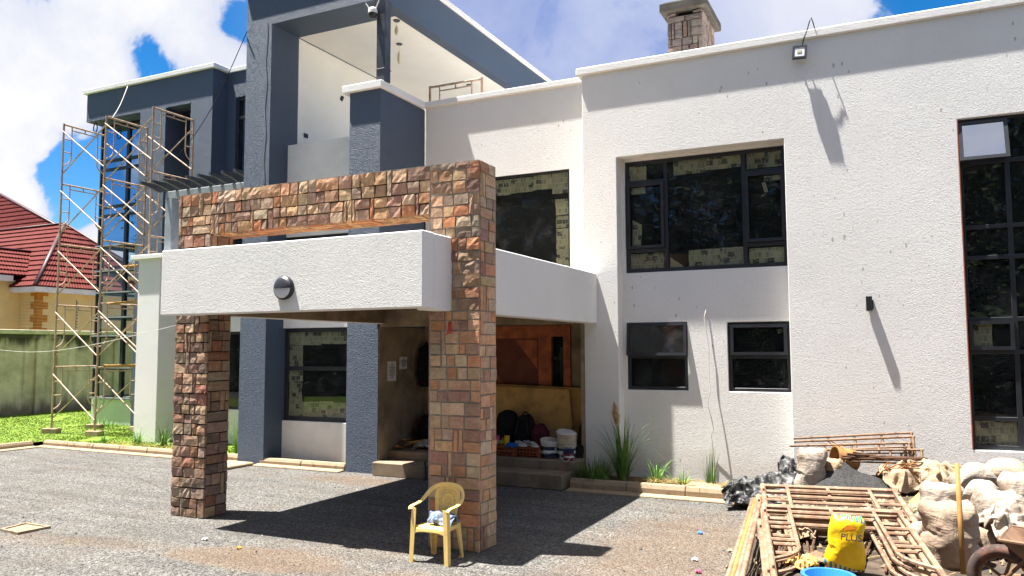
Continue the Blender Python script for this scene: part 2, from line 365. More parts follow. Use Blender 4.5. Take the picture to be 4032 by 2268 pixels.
def gravel_mat():
    m, t = newmat('grey_gravel_with_soil'); v = t.obj()
    vo = t.n.new('ShaderNodeTexVoronoi'); t.l.new(v, vo.inputs['Vector']); vo.inputs['Scale'].default_value = 38
    sp = t.n.new('ShaderNodeSeparateColor'); t.l.new(vo.outputs['Color'], sp.inputs[0])
    c = t.mix(sp.outputs[0], (.058, .0555, .052), (.215, .206, .192))
    c = t.mix(t.math('GREATER_THAN', sp.outputs[1], .94), c, (.24, .225, .20))
    n = t.noise(v, .9, 5, .6); c = t.mix(t.math('MULTIPLY', t.ramp(n, .42, .68), .45), c, (.115, .095, .076))
    big = t.noise(v, .33, 6, .62); s = t.n.new('ShaderNodeSeparateXYZ'); t.l.new(v, s.inputs[0])
    def blob(cx, cy, rx, ry, w):
        dx = t.math('DIVIDE', t.math('SUBTRACT', s.outputs[0], cx), rx); dy = t.math('DIVIDE', t.math('SUBTRACT', s.outputs[1], cy), ry)
        d = t.math('SQRT', t.math('ADD', t.math('MULTIPLY', dx, dx), t.math('MULTIPLY', dy, dy)))
        return t.ramp(d, .2, 1., w, 0)
    soil = None
    for b in ((-7.0, 7.5, 1.6, .8, .75), (-8.6, 7.3, 2.8, .5, .36), (-9.4, 12.7, 2.4, .9, .5), (-4.4, 7.7, 2.6, .8, .30), (-2.6, 10., 2.2, 4.6, .5), (-4.2, 7.2, 2.4, .8, .35), (-6.2, 8.4, 1.6, .7, .34), (-10.6, 6.9, 1.6, .6, .34)):
        q = blob(*b); soil = q if soil is None else t.math('ADD', soil, q)
    k = t.ramp(t.math('ADD', t.math('MULTIPLY', t.noise(v, 1.7, 6, .65), .55), soil), .44, .86)
    sc = t.mix(t.noise(v, 3.5, 4), (.13, .07, .035), (.19, .13, .08))
    wv = t.noise(t.scale(v, (.35, 2.2, 1)), 1.1, 4, .6); c = t.mix(t.math('MULTIPLY', t.ramp(wv, .44, .62), .30), c, (.05, .047, .045))
    c = t.mix(t.math('MULTIPLY', k, .8), c, t.mix(.34, sc, c))
    h = t.math('ADD', t.math('SUBTRACT', 1, vo.outputs['Distance']), t.math('MULTIPLY', t.noise(v, 14, 4), 1.1))
    t.out(c, .92, t.bump(h, 1., .03), 0, .2); return m
M['gravel'] = gravel_mat()
def tile_mat():
    m, t = newmat('red_coated_tile'); v = t.obj()
    c = t.mix(t.ramp(t.noise(v, 2.5, 5), .3, .7), (.092, .016, .014), (.125, .026, .022))
    t.out(c, .75, t.bump(t.noise(v, 60, 3), .3, .01), 0, .08); return m
M['tile'] = tile_mat()
M['ridge'] = plain('dark_red_ridge', (.05, .009, .009), .5, .15, 3, .35)
def oldwall_mat():
    m, t = newmat('stained_concrete_panels'); v = t.obj()
    c = t.mix(t.ramp(t.noise(v, 1.4, 6, .65), .3, .7), (.42, .34, .25), (.68, .55, .43))
    s = t.n.new('ShaderNodeSeparateXYZ'); t.l.new(v, s.inputs[0])
    z = t.math('ADD', s.outputs[2], t.math('MULTIPLY', t.noise(t.scale(v, (1, 1, .25)), 2.1, 5), 1.7))
    c = t.mix(t.math('MULTIPLY', t.ramp(z, 3.5, 4.0), .9), c, (.018, .017, .013))
    c = t.mix(t.math('MULTIPLY', t.ramp(z, 1.1, 1.7, 1, 0), .75), c, (.13, .075, .04))
    st = t.noise(t.scale(v, (3, 3, .2)), 1.5, 4); c = t.mix(t.math('MULTIPLY', t.ramp(st, .55, .72), .35), c, (.10, .085, .06))
    t.out(c, .9, t.bump(t.noise(v, 9, 5), .5, .02), 0, .15); return m
M['oldwall'] = oldwall_mat()
M['coping'] = plain('pale_coping', (.62, .54, .38), .85, .12, 2, .2, dirt=(.3, .26, .18), dirtamt=.5)
def leaf_mat(name, a, b, sc=7.):
    m, t = newmat(name); v = t.obj(); w = t.noise(v, sc, 3)
    bs = t.out(t.mix(t.ramp(w, .3, .7), a, b), .6, None, 0, .25)
    return m
M['lawn'] = leaf_mat('lawn_grass', (.10, .17, .012), (.20, .28, .024), 2.2)
M['lawnbase'] = leaf_mat('lawn_thatch', (.09, .155, .012), (.15, .22, .02), 3)
M['reed'] = leaf_mat('pampas_blade', (.045, .11, .02), (.17, .28, .06), 4)
M['clump'] = leaf_mat('fresh_blade', (.07, .2, .02), (.2, .36, .07), 5)
M['plume'] = plain('tan_plume', (.80, .58, .34), .9, .2, 15, .1)
M['sand'] = plain('dark_quarry_sand', (.04, .039, .039), .95, .35, 30, .1, bump=1., bscale=60)
M['mound'] = plain('grey_brown_spoil', (.075, .056, .042), .95, .4, 8, .1, bump=1., bscale=35, dirt=(.04, .036, .034), dirtamt=.7, dirtscale=2)
def tarp_mat():
    m, t = newmat('crumpled_polythene'); v = t.obj()
    n = t.noise(v, 2.2, 4, .6); p = t.noise(v, 24, 4, .7)
    c = t.mix(t.ramp(n, .5, .62), (.010, .010, .012), (.17, .166, .158))
    c = t.mix(t.math('MULTIPLY', t.ramp(p, .5, .62), .28), c, (.30, .29, .27))
    t.out(c, .5, t.bump(p, .3, .01), 0, .35); return m
M['tarp'] = tarp_mat()
# ------------------------------------------------------------------ setting
def setting():
    g = MB(); g.quad((-400, -400, 0), (400, -400, 0), (400, 400, 0), (-400, 400, 0))
    tag(g.build('ground', M['gravel']), kind='structure')
    # lawn beyond the kerb: one raised sheet with cut edge
    l = MB()
    def lz(x, y): return .13 + .025*noise.noise(Vector((x*.5, y*.5, 1)))
    for (x0, x1, y0, y1) in ((-29.95, -20.62, -5., 13.78), (-29.95, -13.45, 13.78, 40.)):
        nx = int((x1-x0)/.6); ny = int((y1-y0)/.6)
        l.grid(lambda u, v: (x0+(x1-x0)*u, y0+(y1-y0)*v, lz(x0+(x1-x0)*u, y0+(y1-y0)*v)), nx, ny)
    tag(l.build('lawn_ground', M['lawnbase'], smooth=True), kind='structure')
    b = MB(); b.grid(lambda u, v: (-5.38+3.3*u, 13.55+.86*v, .15+.03*noise.noise(Vector((u*9, v*4, 3)))), 30, 10)
    b.grid(lambda u, v: (-12.62+2.3*u, 13.6+.5*v, .1), 4, 2)
    tag(b.build('planting_bed', M['soil'], smooth=True), kind='structure')
    # kerbs: upstand with a sloped top edge, and a flat channel strip in front
    def kerb_run(mb, p, q, n, h=.17, w=.14, ch=.2):
        p, q = Vector(p), Vector(q); d = (q-p).normalized(); s = Vector((-d.y, d.x, 0))  # s points to the raised side
        L = (q-p).length
        for i in range(n):
            a = p+d*(L*i/n+.006); e = d*(L/n-.012)
            jx = rnd.uniform(-.006, .006)
            prof = [(0, .0), (0, h*.62), (.035, h), (w, h), (w, 0)]
            mb.prism([a+s*(u+jx)+Vector((0, 0, z)) for u, z in prof], e)
        a = p - s*ch
        mb.prism([a+Vector((0, 0, -.02)), a+Vector((0, 0, .03)), a+s*(ch-.004)+Vector((0, 0, .045)), a+s*(ch-.004)+Vector((0, 0, -.02))], d*L)
    k = MB()
    kerb_run(k, (-20.42, 13.72, 0), (-13.42, 13.6, 0), 7)
    kerb_run(k, (-20.46, 1.5, 0), (-20.46, 13.5, 0), 12)
    kerb_run(k, (-12.72, 13.5, 0), (-10.40, 13.5, 0), 2, h=.16)
    kerb_run(k, (-5.38, 13.46, 0), (-2.25, 13.46, 0), 3, h=.2)
    tag(k.build('kerb', M['conc'], bevel=.012), kind='structure')
    # flat drain slab beside the blue column
    d = MB(); d.box(-13.75, -12.78, 12.62, 13.42, .0, .07); d.box(-3.35, -2.75, 13.62, 14.05, .12, .2)
    tag(d.build('paving_slab', M['conc'], bevel=.02), kind='structure')
    # porch floor and two steps
    p = MB(); p.box(-9.56, -5.46, 13.30, 13.848, 0, .27); p.box(-9.56, -5.44, 13.85, 15.24, 0, .44)
    tag(p.build('porch_steps', M['stepconc'], bevel=.015), kind='structure')

# ------------------------------------------------------------------ house
HOUSE = thing('house', (-8, 15, 0), 'large white and slate blue two storey house under construction with papered windows', 'house')
def part(mb, name, mat, parent=HOUSE, label=None, **k):
    o = mb.build(name, mat, parent, **k)
    if label: o['label'] = label
    return o

def window(x0, x1, z0, z1, y, xs=(), zs=None, fw=.055, cell_bars=None, glass='glass', dep=.06, panes=None, sashes=(), papers=(), split=None, label=None, depth_room=2.2, parent=HOUSE):
    """aluminium window: frame with real pane openings, glass, opening sashes, newspaper taped inside"""
    if panes is None:
        X = [x0]+list(xs)+[x1]; panes = []
        for i in range(len(X)-1):
            zz = [z0]+list((zs or {}).get(i, ()))+[z1]
            for j in range(len(zz)-1):
                l = fw if i == 0 else fw/2; r = fw if i == len(X)-2 else fw/2
                bt = fw if j == 0 else fw/2; tp = fw if j == len(zz)-2 else fw/2
                panes.append((X[i]+l, X[i+1]-r, zz[j]+bt, zz[j+1]-tp))
    m = MB(); m.wall('y', y, y+dep, x0, x1, z0, z1, panes)
    w = part(m, 'window', M['frame'], parent, label, weld=True, bevel=.004)
    g = MB()
    for (a, b, c, d) in panes: g.wall('y', y+dep*.55, y+dep*.55+.008, a-.01, b+.01, c-.01, d+.01)
    part(g, 'pane', M[glass], w)
    for (a, b, c, d, tilt) in sashes:
        s = MB(); t = .055
        s.wall('y', -.045, .0, a, b, c-d, 0, [(a+t, b-t, c-d+t, -t)])
        mt = Matrix.Translation((0, y-.002, d)) @ Matrix.Rotation(tilt, 4, 'X')
        s.v = [tuple(mt @ Vector(q)) for q in s.v]
        so = part(s, 'sash', M['frame'], w)
        gm = 'skyglass' if tilt < -.2 else glass
        if tilt:
            gg = MB(); gg.wall('y', -.026, -.018, a+t-.01, b-t+.01, c-d+t-.01, -t+.01); gg.v = [tuple(mt @ Vector(q)) for q in gg.v]
            part(gg, 'sash_pane', M[gm], w)
    for i, pp in enumerate(papers):
        a, b, c, d = pp[:4]
        n = MB()
        def fn(u, v):
            ed = .006
            px = a+(b-a)*u; pz = c+(d-c)*v
            if u in (0, 1): px += rnd.uniform(-ed, ed)
            if v in (0, 1): pz += rnd.uniform(-ed, ed)
            return (px, y+dep*.55+.014+.003*(i % 3)+.004*noise.noise(Vector((px*6, pz*6, i))), pz)
        if len(pp) > 4 and pp[4]:
            k = len(n.v); pts = pp[4]
            n.poly([(p[0], y+dep*.55+.016, p[1]) for p in pts])
        else: n.grid(fn, 6, 5)
        part(n, 'newspaper_sheet', M['news' if i % 2 else 'news2'], w)
    return w
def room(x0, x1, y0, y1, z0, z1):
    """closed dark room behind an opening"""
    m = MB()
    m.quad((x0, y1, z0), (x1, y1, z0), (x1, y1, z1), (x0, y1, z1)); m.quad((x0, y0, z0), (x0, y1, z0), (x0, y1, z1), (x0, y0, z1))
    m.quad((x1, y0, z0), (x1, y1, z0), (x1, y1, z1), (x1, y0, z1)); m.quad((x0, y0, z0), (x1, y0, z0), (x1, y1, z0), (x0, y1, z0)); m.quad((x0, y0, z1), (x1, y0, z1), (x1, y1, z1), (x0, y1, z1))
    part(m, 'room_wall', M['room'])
def cap(mb, x0, x1, y0, y1, z0, z1): mb.box(x0, x1, y0, y1, z0, z1)

def house():
    # ---- right wing
    m = MB()
    m.wall('y', 14.4, 14.66, -5.42, 5.5, 0, 7.885, [(-4.73, -1.66, -.1, 6.18), (1.0, 3.6, .92, 6.17)])
    m.wall('x', -5.42, -5.2, 14.662, 24, 0, 7.885)
    part(m, 'wall', M['white'], weld=True, bevel=.012)
    m = MB(); m.wall('y', 14.70, 14.9, -4.95, -1.45, 0, 6.4, [(-4.665, -3.5, 1.735, 3.005), (-2.77, -1.69, 1.735, 2.985), (-4.665, -1.675, 3.965, 6.14)])
    part(m, 'recessed_wall', M['white'], weld=True, bevel=.008)
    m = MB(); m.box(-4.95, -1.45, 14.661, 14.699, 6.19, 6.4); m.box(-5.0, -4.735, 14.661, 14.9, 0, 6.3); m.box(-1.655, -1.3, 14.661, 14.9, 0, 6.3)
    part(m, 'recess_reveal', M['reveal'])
    m = MB(); cap(m, -5.52, 5.6, 14.33, 14.75, 7.885, 8.03); cap(m, -5.52, -5.1, 14.752, 24, 7.885, 8.03)
    part(m, 'parapet_cap', M['white2'], weld=False, bevel=.015, label='white parapet cap of the right wing')
    m = MB(); m.box(-5.19, 5.5, 14.67, 24, 6.9, 7.1); m.box(5.5, 5.7, 14.4, 24, 0, 7.8); m.box(-5.42, 5.7, 24.01, 24.2, 0, 7.8)
    part(m, 'roof_slab', M['sillwhite'])
    # papered upper window of the right wing
    uw = window(-4.66, -1.68, 3.97, 6.135, 14.735, xs=(-3.87, -2.42), zs={0: (4.39, 5.72), 2: (4.385, 5.72)}, fw=.07,
        sashes=((-4.62, -3.90, 4.43, 5.69, 0), (-2.39, -1.715, 4.425, 5.69, 0)),
        papers=((-4.6, -4.25, 5.76, 6.06), (-3.72, -3.1, 5.80, 6.08), (-3.12, -2.47, 5.84, 6.07), (-2.36, -1.98, 5.78, 6.07), (-1.99, -1.72, 5.78, 6.06),
                (-4.56, -4.28, 5.50, 5.63), (-2.06, -1.76, 5.53, 5.62), (-4.60, -3.93, 4.01, 4.34), (-3.46, -2.86, 4.03, 4.35), (-2.88, -2.44, 4.02, 4.36), (-2.36, -1.72, 4.02, 4.32),
                (-4.55, -4.3, 4.5, 5.0, ((-4.55, 4.47), (-4.38, 4.47), (-4.36, 4.68), (-4.36, 4.9), (-4.54, 5.0))), (-3.8, -3.5, 4.02, 4.2, ((-3.82, 4.02), (-3.52, 4.02), (-3.62, 4.1), (-3.81, 4.24))),
                (-2.1, -2.0, 5.2, 5.5, ((-2.05, 5.52), (-2.11, 5.50), (-2.06, 5.32), (-2.13, 5.25), (-2.03, 5.27), (-2.0, 5.36)))))
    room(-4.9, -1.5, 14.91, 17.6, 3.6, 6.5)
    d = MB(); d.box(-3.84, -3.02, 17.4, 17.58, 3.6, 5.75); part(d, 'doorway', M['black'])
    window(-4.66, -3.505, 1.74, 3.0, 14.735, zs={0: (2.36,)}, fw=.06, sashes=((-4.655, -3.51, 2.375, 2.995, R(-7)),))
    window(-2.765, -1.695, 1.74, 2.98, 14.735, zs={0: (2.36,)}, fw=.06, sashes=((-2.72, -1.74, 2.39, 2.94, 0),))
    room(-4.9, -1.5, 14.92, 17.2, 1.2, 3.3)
    # tall stair window at the far right
    R0, R1, R2 = 1.0, 1.66, 2.45
    rz = [.945, 1.40, 2.44, 2.95, 3.93, 4.42, 5.46, 6.17]
    pan = []
    for (a, b) in ((R0+.05, R1-.035), (R1+.035, R2-.035), (R2+.035, 3.55)):
        for i in range(len(rz)-1): pan.append((a, b, rz[i]+(.05 if i == 0 else .032), rz[i+1]-(.05 if i == len(rz)-2 else .032)))
    window(R0+.004, 3.596, .924, 6.166, 14.50, panes=pan, dep=.07, sashes=((R0+.01, R1+.03, 5.44, 6.12, R(-14)), (R0+.03, R1-.02, 2.47, 2.93, 0)),
        papers=((1.06, 1.35, 2.5, 2.92), (1.06, 1.33, 1.0, 1.36), (1.31, 1.62, .99, 1.35), (1.70, 2.1, 1.0, 1.36)))
    room(.8, 3.8, 14.8, 18.5, .4, 6.5)
    m = MB(); m.box(R0-.002, R0+.006, 14.395, 14.52, .922, 6.168); part(m, 'primer_strip', M['wood'])
    # stair flight seen through it
    m = MB()
    for i in range(10): m.box(.9+.28*i, .9+.28*(i+1), 15.4, 16.6, 2.0+.17*i, 2.3+.17*(i+1))
    part(m, 'stair_flight', M['room'])
    # ---- middle bay with the entrance
    m = MB(); m.wall('y', 15.25, 15.5, -9.55, -5.43, 3.3, 8.045, [(-8.3, -6.035, 4.2, 6.27)]); part(m, 'wall', M['white'], weld=True, label='white middle wall above the entrance canopy')
    m = MB(); m.wall('y', 15.25, 15.5, -9.55, -5.43, .0, 3.298, [(-8.35, -6.03, .44, 3.01)]); m.box(-9.62, -9.56, 13.52, 15.6, 0, 2.98); m.box(-5.5, -5.425, 14.41, 15.24, .4, 3.29)
    part(m, 'bare_plaster_wall', M['brown'])
    m = MB(); cap(m, -9.60, -5.43, 15.18, 15.6, 8.045, 8.17); part(m, 'parapet_cap', M['white2'], bevel=.012, label='white parapet cap of the middle bay')
    window(-8.295, -6.04, 4.205, 6.265, 15.27, fw=.035, papers=((-7.9, -7.42, 5.86, 6.2), (-7.45, -6.9, 5.88, 6.2), (-6.92, -6.43, 5.9, 6.22), (-6.45, -6.08, 5.78, 6.22),
        (-6.38, -6.08, 5.32, 5.66), (-6.37, -6.09, 5.05, 5.3), (-6.37, -6.07, 4.6, 5.03), (-6.36, -6.08, 4.42, 4.62), (-6.37, -6.07, 4.22, 4.42)))
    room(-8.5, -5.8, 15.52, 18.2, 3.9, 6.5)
    m = MB(); m.box(-9.56, -5.43, 15.6, 24, 6.75, 6.95); part(m, 'terrace_slab', M['sillwhite'])
    # entrance door set
    m = MB(); m.wall('y', 15.22, 15.34, -8.34, -6.034, .445, 3.005, [(-8.2, -6.76, .5, 2.74), (-6.46, -6.2, .62, 2.77)])
    dr = part(m, 'door', M['wood'], weld=True, bevel=.008)
    m = MB(); m.box(-8.22, -6.75, 15.27, 15.31, .49, 2.75); dp = part(m, 'door_leaf', M['doorpanel'], dr)
    m = MB(); m.prism([(-8.15, 15.267, 1.0), (-7.0, 15.267, 1.0), (-7.95, 15.267, 2.25)], (0, .01, 0)); m.prism([(-7.3, 15.267, 2.7), (-6.8, 15.267, 2.7), (-6.8, 15.267, 2.1)], (0, .01, 0)); part(m, 'inlay', M['wood'], dr)
    m = MB(); m.wall('y', 15.28, 15.29, -6.47, -6.19, .6, 2.78); part(m, 'pane', M['glass'], dr)
    m = MB(); m.box(-6.5, -6.1, 15.8, 15.85, .5, 2.55); part(m, 'hall_wall', M['greysteel'])
    room(-8.5, -5.8, 15.52, 18.2, .4, 3.25)
    # ---- blue frame
    m = MB()
    m.box(-13.35, -12.60, 13.5, 14.42, 0, 9.95); m.box(-13.35, -12.9, 14.421, 17.7, 0, 9.949)
    m.box(-10.37, -9.58, 13.5, 15.245, 0, 8.0)
    m.wall('y', 13.5, 14.40, -13.349, -9.581, 9.951, 10.87); m.wall('x', -9.84, -9.58, 14.402, 23.2, 9.951, 10.87); m.box(-13.349, -12.6, 14.402, 23.2, 9.951, 10.87)
    part(m, 'blue_frame', M['blue'], weld=False)
    m = MB(); m.box(-13.42, -9.51, 13.43, 13.9, 10.87, 10.98); m.box(-9.96, -9.51, 13.902, 23.3, 10.87, 10.98); part(m, 'roof_cap', M['white2'], bevel=.012)
    m = MB(); m.box(-12.6, -9.841, 14.401, 23.2, 9.965, 10.5); part(m, 'balcony_ceiling', M['smoothwhite'])
    m = MB(); m.box(-12.9, -12.62, 14.425, 23, 6.0, 9.964); m.box(-12.6, -9.6, 22.9, 23.1, 6, 9.964); part(m, 'balcony_wall', M['smoothwhite'])
    m = MB(); m.wall('y', 14.09, 14.3, -12.598, -10.372, 5.1, 7.26); part(m, 'balcony_parapet', M['sillwhite'], bevel=.01)
    m = MB(); m.box(-12.6, -9.6, 14.31, 23, 6.0, 6.2); part(m, 'balcony_floor', M['sillwhite'])
    m = MB(); cap(m, -10.54, -9.51, 13.43, 13.85, 8.0, 8.16); cap(m, -9.92, -9.51, 13.852, 15.17, 8.0, 8.16); part(m, 'parapet_cap', M['white2'], bevel=.015, label='white cap on the blue corner pier')
    m = MB(); m.box(-9.72, -9.50, 13.53, 13.75, 8.161, 9.949); m.box(-9.735, -9.485, 13.515, 13.765, 8.42, 8.44); part(m, 'steel_post', M['steel'], bevel=.01)
    m = MB()
    m.tube([(-12.72+.02*math.sin(i*.9)-(0 if i < 22 else (i-22)*.022), 13.499, 10.0-.165*i) for i in range(30)], .006, 5); part(m, 'cable_crack', M['cable'])
    m = MB(); m.box(-12.615, -12.6, 14.66, 14.8, 7.6, 7.7); m.tube([(-12.612, 16.05, 8.9), (-12.612, 16.1, 9.0)], .05, 6); part(m, 'socket_box', M['blackplastic'])
    # ground window between the two blue columns, lintel and sill wall
    m = MB(); m.wall('y', 14.06, 14.3, -12.598, -10.372, 0, .93); part(m, 'sill_wall', M['sillwhite'], bevel=.01)
    m = MB(); m.wall('y', 14.06, 14.3, -12.598, -10.372, 3.01, 3.5); part(m, 'lintel', M['sillwhite'])
    window(-12.59, -10.38, .935, 3.005, 14.12, fw=.09, zs={0: (2.1,)}, split=True, papers=((-12.5, -12.06, 2.63, 2.98), (-12.1, -11.6, 2.62, 2.97), (-11.62, -11.2, 2.65, 2.98), (-11.22, -10.8, 2.64, 2.97), (-10.82, -10.46, 2.62, 2.96),
        (-12.5, -12.12, 2.2, 2.62), (-12.5, -12.1, 1.78, 2.2), (-12.49, -12.12, 1.4, 1.8), (-12.5, -12.1, 1.0, 1.42), (-12.1, -11.62, 1.0, 1.36), (-11.62, -11.25, 1.02, 1.38), (-11.26, -10.85, 1.0, 1.36), (-10.86, -10.46, 1.01, 1.37)))
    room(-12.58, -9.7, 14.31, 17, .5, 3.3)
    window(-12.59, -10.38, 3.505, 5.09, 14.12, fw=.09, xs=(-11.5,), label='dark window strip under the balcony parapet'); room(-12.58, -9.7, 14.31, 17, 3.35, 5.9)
    # ---- low white porch side: column, capped beam, recessed wall
    m = MB(); m.box(-18.28, -17.44, 14.75, 15.35, 0, 4.949); part(m, 'white_column', M['white2'], bevel=.012)
    m = MB(); m.box(-18.5, -13.352, 14.66, 15.4, 4.95, 5.07); m.box(-17.438, -13.352, 14.78, 15.3, 4.3, 4.949); part(m, 'porch_beam', M['white2'], bevel=.012)
    m = MB(); m.wall('y', 15.36, 15.6, -17.43, -13.352, 0, 4.29, [(-16.6, -13.7, 1.0, 3.0)]); part(m, 'porch_wall', M['white2'])
    window(-16.59, -13.71, 1.01, 2.99, 15.42, fw=.06, xs=(-15.2,)); room(-17.2, -13.4, 15.62, 17.4, .4, 3.4)
    # ---- left blue block
    m = MB()
    YL = 17.1
    m.wall('y', YL, YL+.55, -23.9, -18.23, 6.4, 11.0, [(-23.95, -21.33, 6.3, 10.06), (-20.2, -19.12, 6.3, 10.05)])
    m.box(-21.33, -20.2, YL, YL+.55, 0, 6.399); m.box(-19.12, -18.23, YL, YL+.55, 0, 6.399)
    m.wall('y', 17.66, 17.9, -18.36, -13.36, 3.4, 11.0, [(-17.85, -16.6, 5.2, 10.2)]); m.box(-23.9, -23.4, YL+.552, 24, 10.06, 11.0); m.box(-23.4, -18.36, YL+.552, 24, 10.4, 11.0); m.box(-20.9, -20.2, 17.66, 20, 0, 10.4); m.box(-19.12, -18.4, 17.66, 20, 0, 10.4)
    part(m, 'blue_block', M['blue'], weld=False)
    m = MB(); cap(m, -24.02, -18.12, 17.02, 17.5, 11.0, 11.14); cap(m, -18.55, -18.12, 17.502, 17.62, 11.0, 11.14); cap(m, -18.55, -13.0, 17.622, 18.05, 11.0, 11.14); cap(m, -24.02, -23.5, 17.502, 24, 11.0, 11.14); part(m, 'parapet_cap', M['white2'], bevel=.012, label='white cap of the far blue block')
    m = MB(); m.wall('y', 18.1, 18.25, -20.19, -19.13, 6.3, 8.55); m.box(-20.19, -19.13, 17.7, 18.3, 6.2, 6.35); part(m, 'balcony_parapet', M['smoothwhite'], label='small white balcony panel in the blue block')
    window(-20.19, -19.13, 8.56, 10.04, 19.3, fw=.06); room(-20.2, -19.12, 18.3, 20.5, 6.3, 10.4)
    window(-17.84, -16.61, 5.21, 10.19, 17.70, fw=.09, zs={0: (7.4, 9.55)}, glass='glass'); room(-18.3, -16.2, 17.91, 19.5, 5, 10.3)
    # corner curtain wall of blue reflecting glass
    Y = 17.70; gx0, gx1, gm = -23.95, -21.0, -22.62
    zz = [.98, 2.0, 3.05, 3.75, 4.45, 5.0, 7.3, 7.62, 8.55, 8.9, 10.05]
    zz = [.98, 1.95, 3.0, 3.6, 4.42, 5.14, 5.98, 7.0, 7.3, 8.56, 8.86, 10.04]
    pan = []
    for (a, b) in ((gx0+.06, gm-.06), (gm+.06, gx1)):
        for i in range(len(zz)-1): pan.append((a, b, zz[i]+.045, zz[i+1]-.045))
    m = MB(); m.wall('y', Y, Y+.09, gx0, gx1+.05, .98, 10.05, pan); cw = part(m, 'window', M['frame'], weld=True, label='tall corner window of blue reflecting glass')
    g = MB(); h = MB()
    for q in pan:
        t = g if q[2] > 5.9 else h
        t.wall('y', Y+.05, Y+.06, q[0]-.01, q[1]+.01, q[2]-.01, q[3]+.01)
    part(g, 'pane', M['mirror'], cw, label='blue reflecting upper panes'); part(h, 'pane', M['glass'], cw)
    m = MB()
    for z in (1.0, 1.98, 3.02, 3.62, 4.44, 5.16, 6.0): m.box(gx0-.06, gx1, Y-.05, Y-.002, z-.03, z+.01)
    part(m, 'ledge_bar', M['greysteel'], cw)
    m = MB(); m.wall('x', gx0, gx0+.09, Y+.1, 20.5, .98, 10.05, [(Y+.2+i*.95, Y+1.05+i*.95, zz[j]+.05, zz[j+1]-.05) for i in range(2) for j in range(len(zz)-1)]); part(m, 'side_frame', M['frame'], cw)
    m = MB(); m.box(gx0-.03, gx1, Y+.02, Y+.2, 0, .945); m.box(gx0-.03, gx0+.2, Y+.21, 20.5, 0, .945); part(m, 'plinth', M['greenwhite'])
    m = MB(); m.box(gx0+.1, -20.95, 20.4, 20.5, .5, 10.3); m.box(gx0+.1, -20.95, Y+.3, 20.4, 6.0, 6.3); part(m, 'room_wall', M['room'])
    # ---- chimney
    m = MB(); m.box(-4.19, -3.50, 16.53, 17.75, 7.1, 9.65); m.box(-4.19, -4.0, 16.53, 17.75, 9.651, 9.74); m.box(-3.66, -3.5, 16.53, 17.75, 9.651, 9.74); ch = part(m, 'chimney', M['mortar'])
    s = MB(); stone_face(s, (-4.23, 16.53, 7.1), (1, 0, 0), (0, 0, 1), (0, -1, 0), .77, 2.55, 11, .012, .17, .03, PAL_CH)
    stone_face(s, (-4.23, 16.53, 9.66), (1, 0, 0), (0, 0, 1), (0, -1, 0), .2, .075, 12, .012, .075, .03, PAL_CH); stone_face(s, (-3.68, 16.53, 9.66), (1, 0, 0), (0, 0, 1), (0, -1, 0), .21, .075, 14, .012, .075, .03, PAL_CH)
    stone_face(s, (-3.50, 16.53, 7.1), (0, 1, 0), (0, 0, 1), (1, 0, 0), 1.24, 2.62, 13, .012, .17, .03, PAL_CH)
    s.build('stone_cladding', M['stone'], ch)
    m = MB(); m.box(-4.36, -3.36, 16.36, 18.0, 9.745, 9.93); m.box(-4.3, -3.42, 16.42, 17.9, 9.931, 9.97); part(m, 'chimney_cap', M['capconc'], ch, bevel=.015)

PAL = [(0.482, 0.254, 0.145), (0.389, 0.189, 0.113), (0.539, 0.359, 0.226), (0.416, 0.283, 0.197), (0.323, 0.223, 0.166), (0.341, 0.199, 0.146), (0.515, 0.306, 0.178), (0.477, 0.325, 0.202), (0.290, 0.171, 0.133), (0.509, 0.224, 0.115), (0.440, 0.335, 0.240), (0.383, 0.241, 0.170), (0.584, 0.432, 0.290)]
PAL_W = [(0.655, 0.351, 0.199), (0.606, 0.288, 0.158), (0.661, 0.442, 0.267), (0.643, 0.476, 0.320), (0.535, 0.382, 0.275), (0.472, 0.290, 0.210), (0.682, 0.420, 0.245), (0.642, 0.329, 0.187), (0.566, 0.360, 0.228), (0.424, 0.243, 0.185), (0.592, 0.395, 0.262)]
PAL_L = [(0.416, 0.247, 0.154), (0.387, 0.190, 0.121), (0.444, 0.306, 0.212), (0.396, 0.291, 0.222), (0.319, 0.225, 0.173), (0.342, 0.214, 0.168), (0.455, 0.286, 0.194), (0.507, 0.344, 0.223), (0.279, 0.187, 0.146)]
PAL_CH = [(.26, .205, .18), (.30, .235, .20), (.22, .17, .16), (.33, .27, .22), (.27, .18, .14), (.28, .235, .20), (.23, .19, .185)]
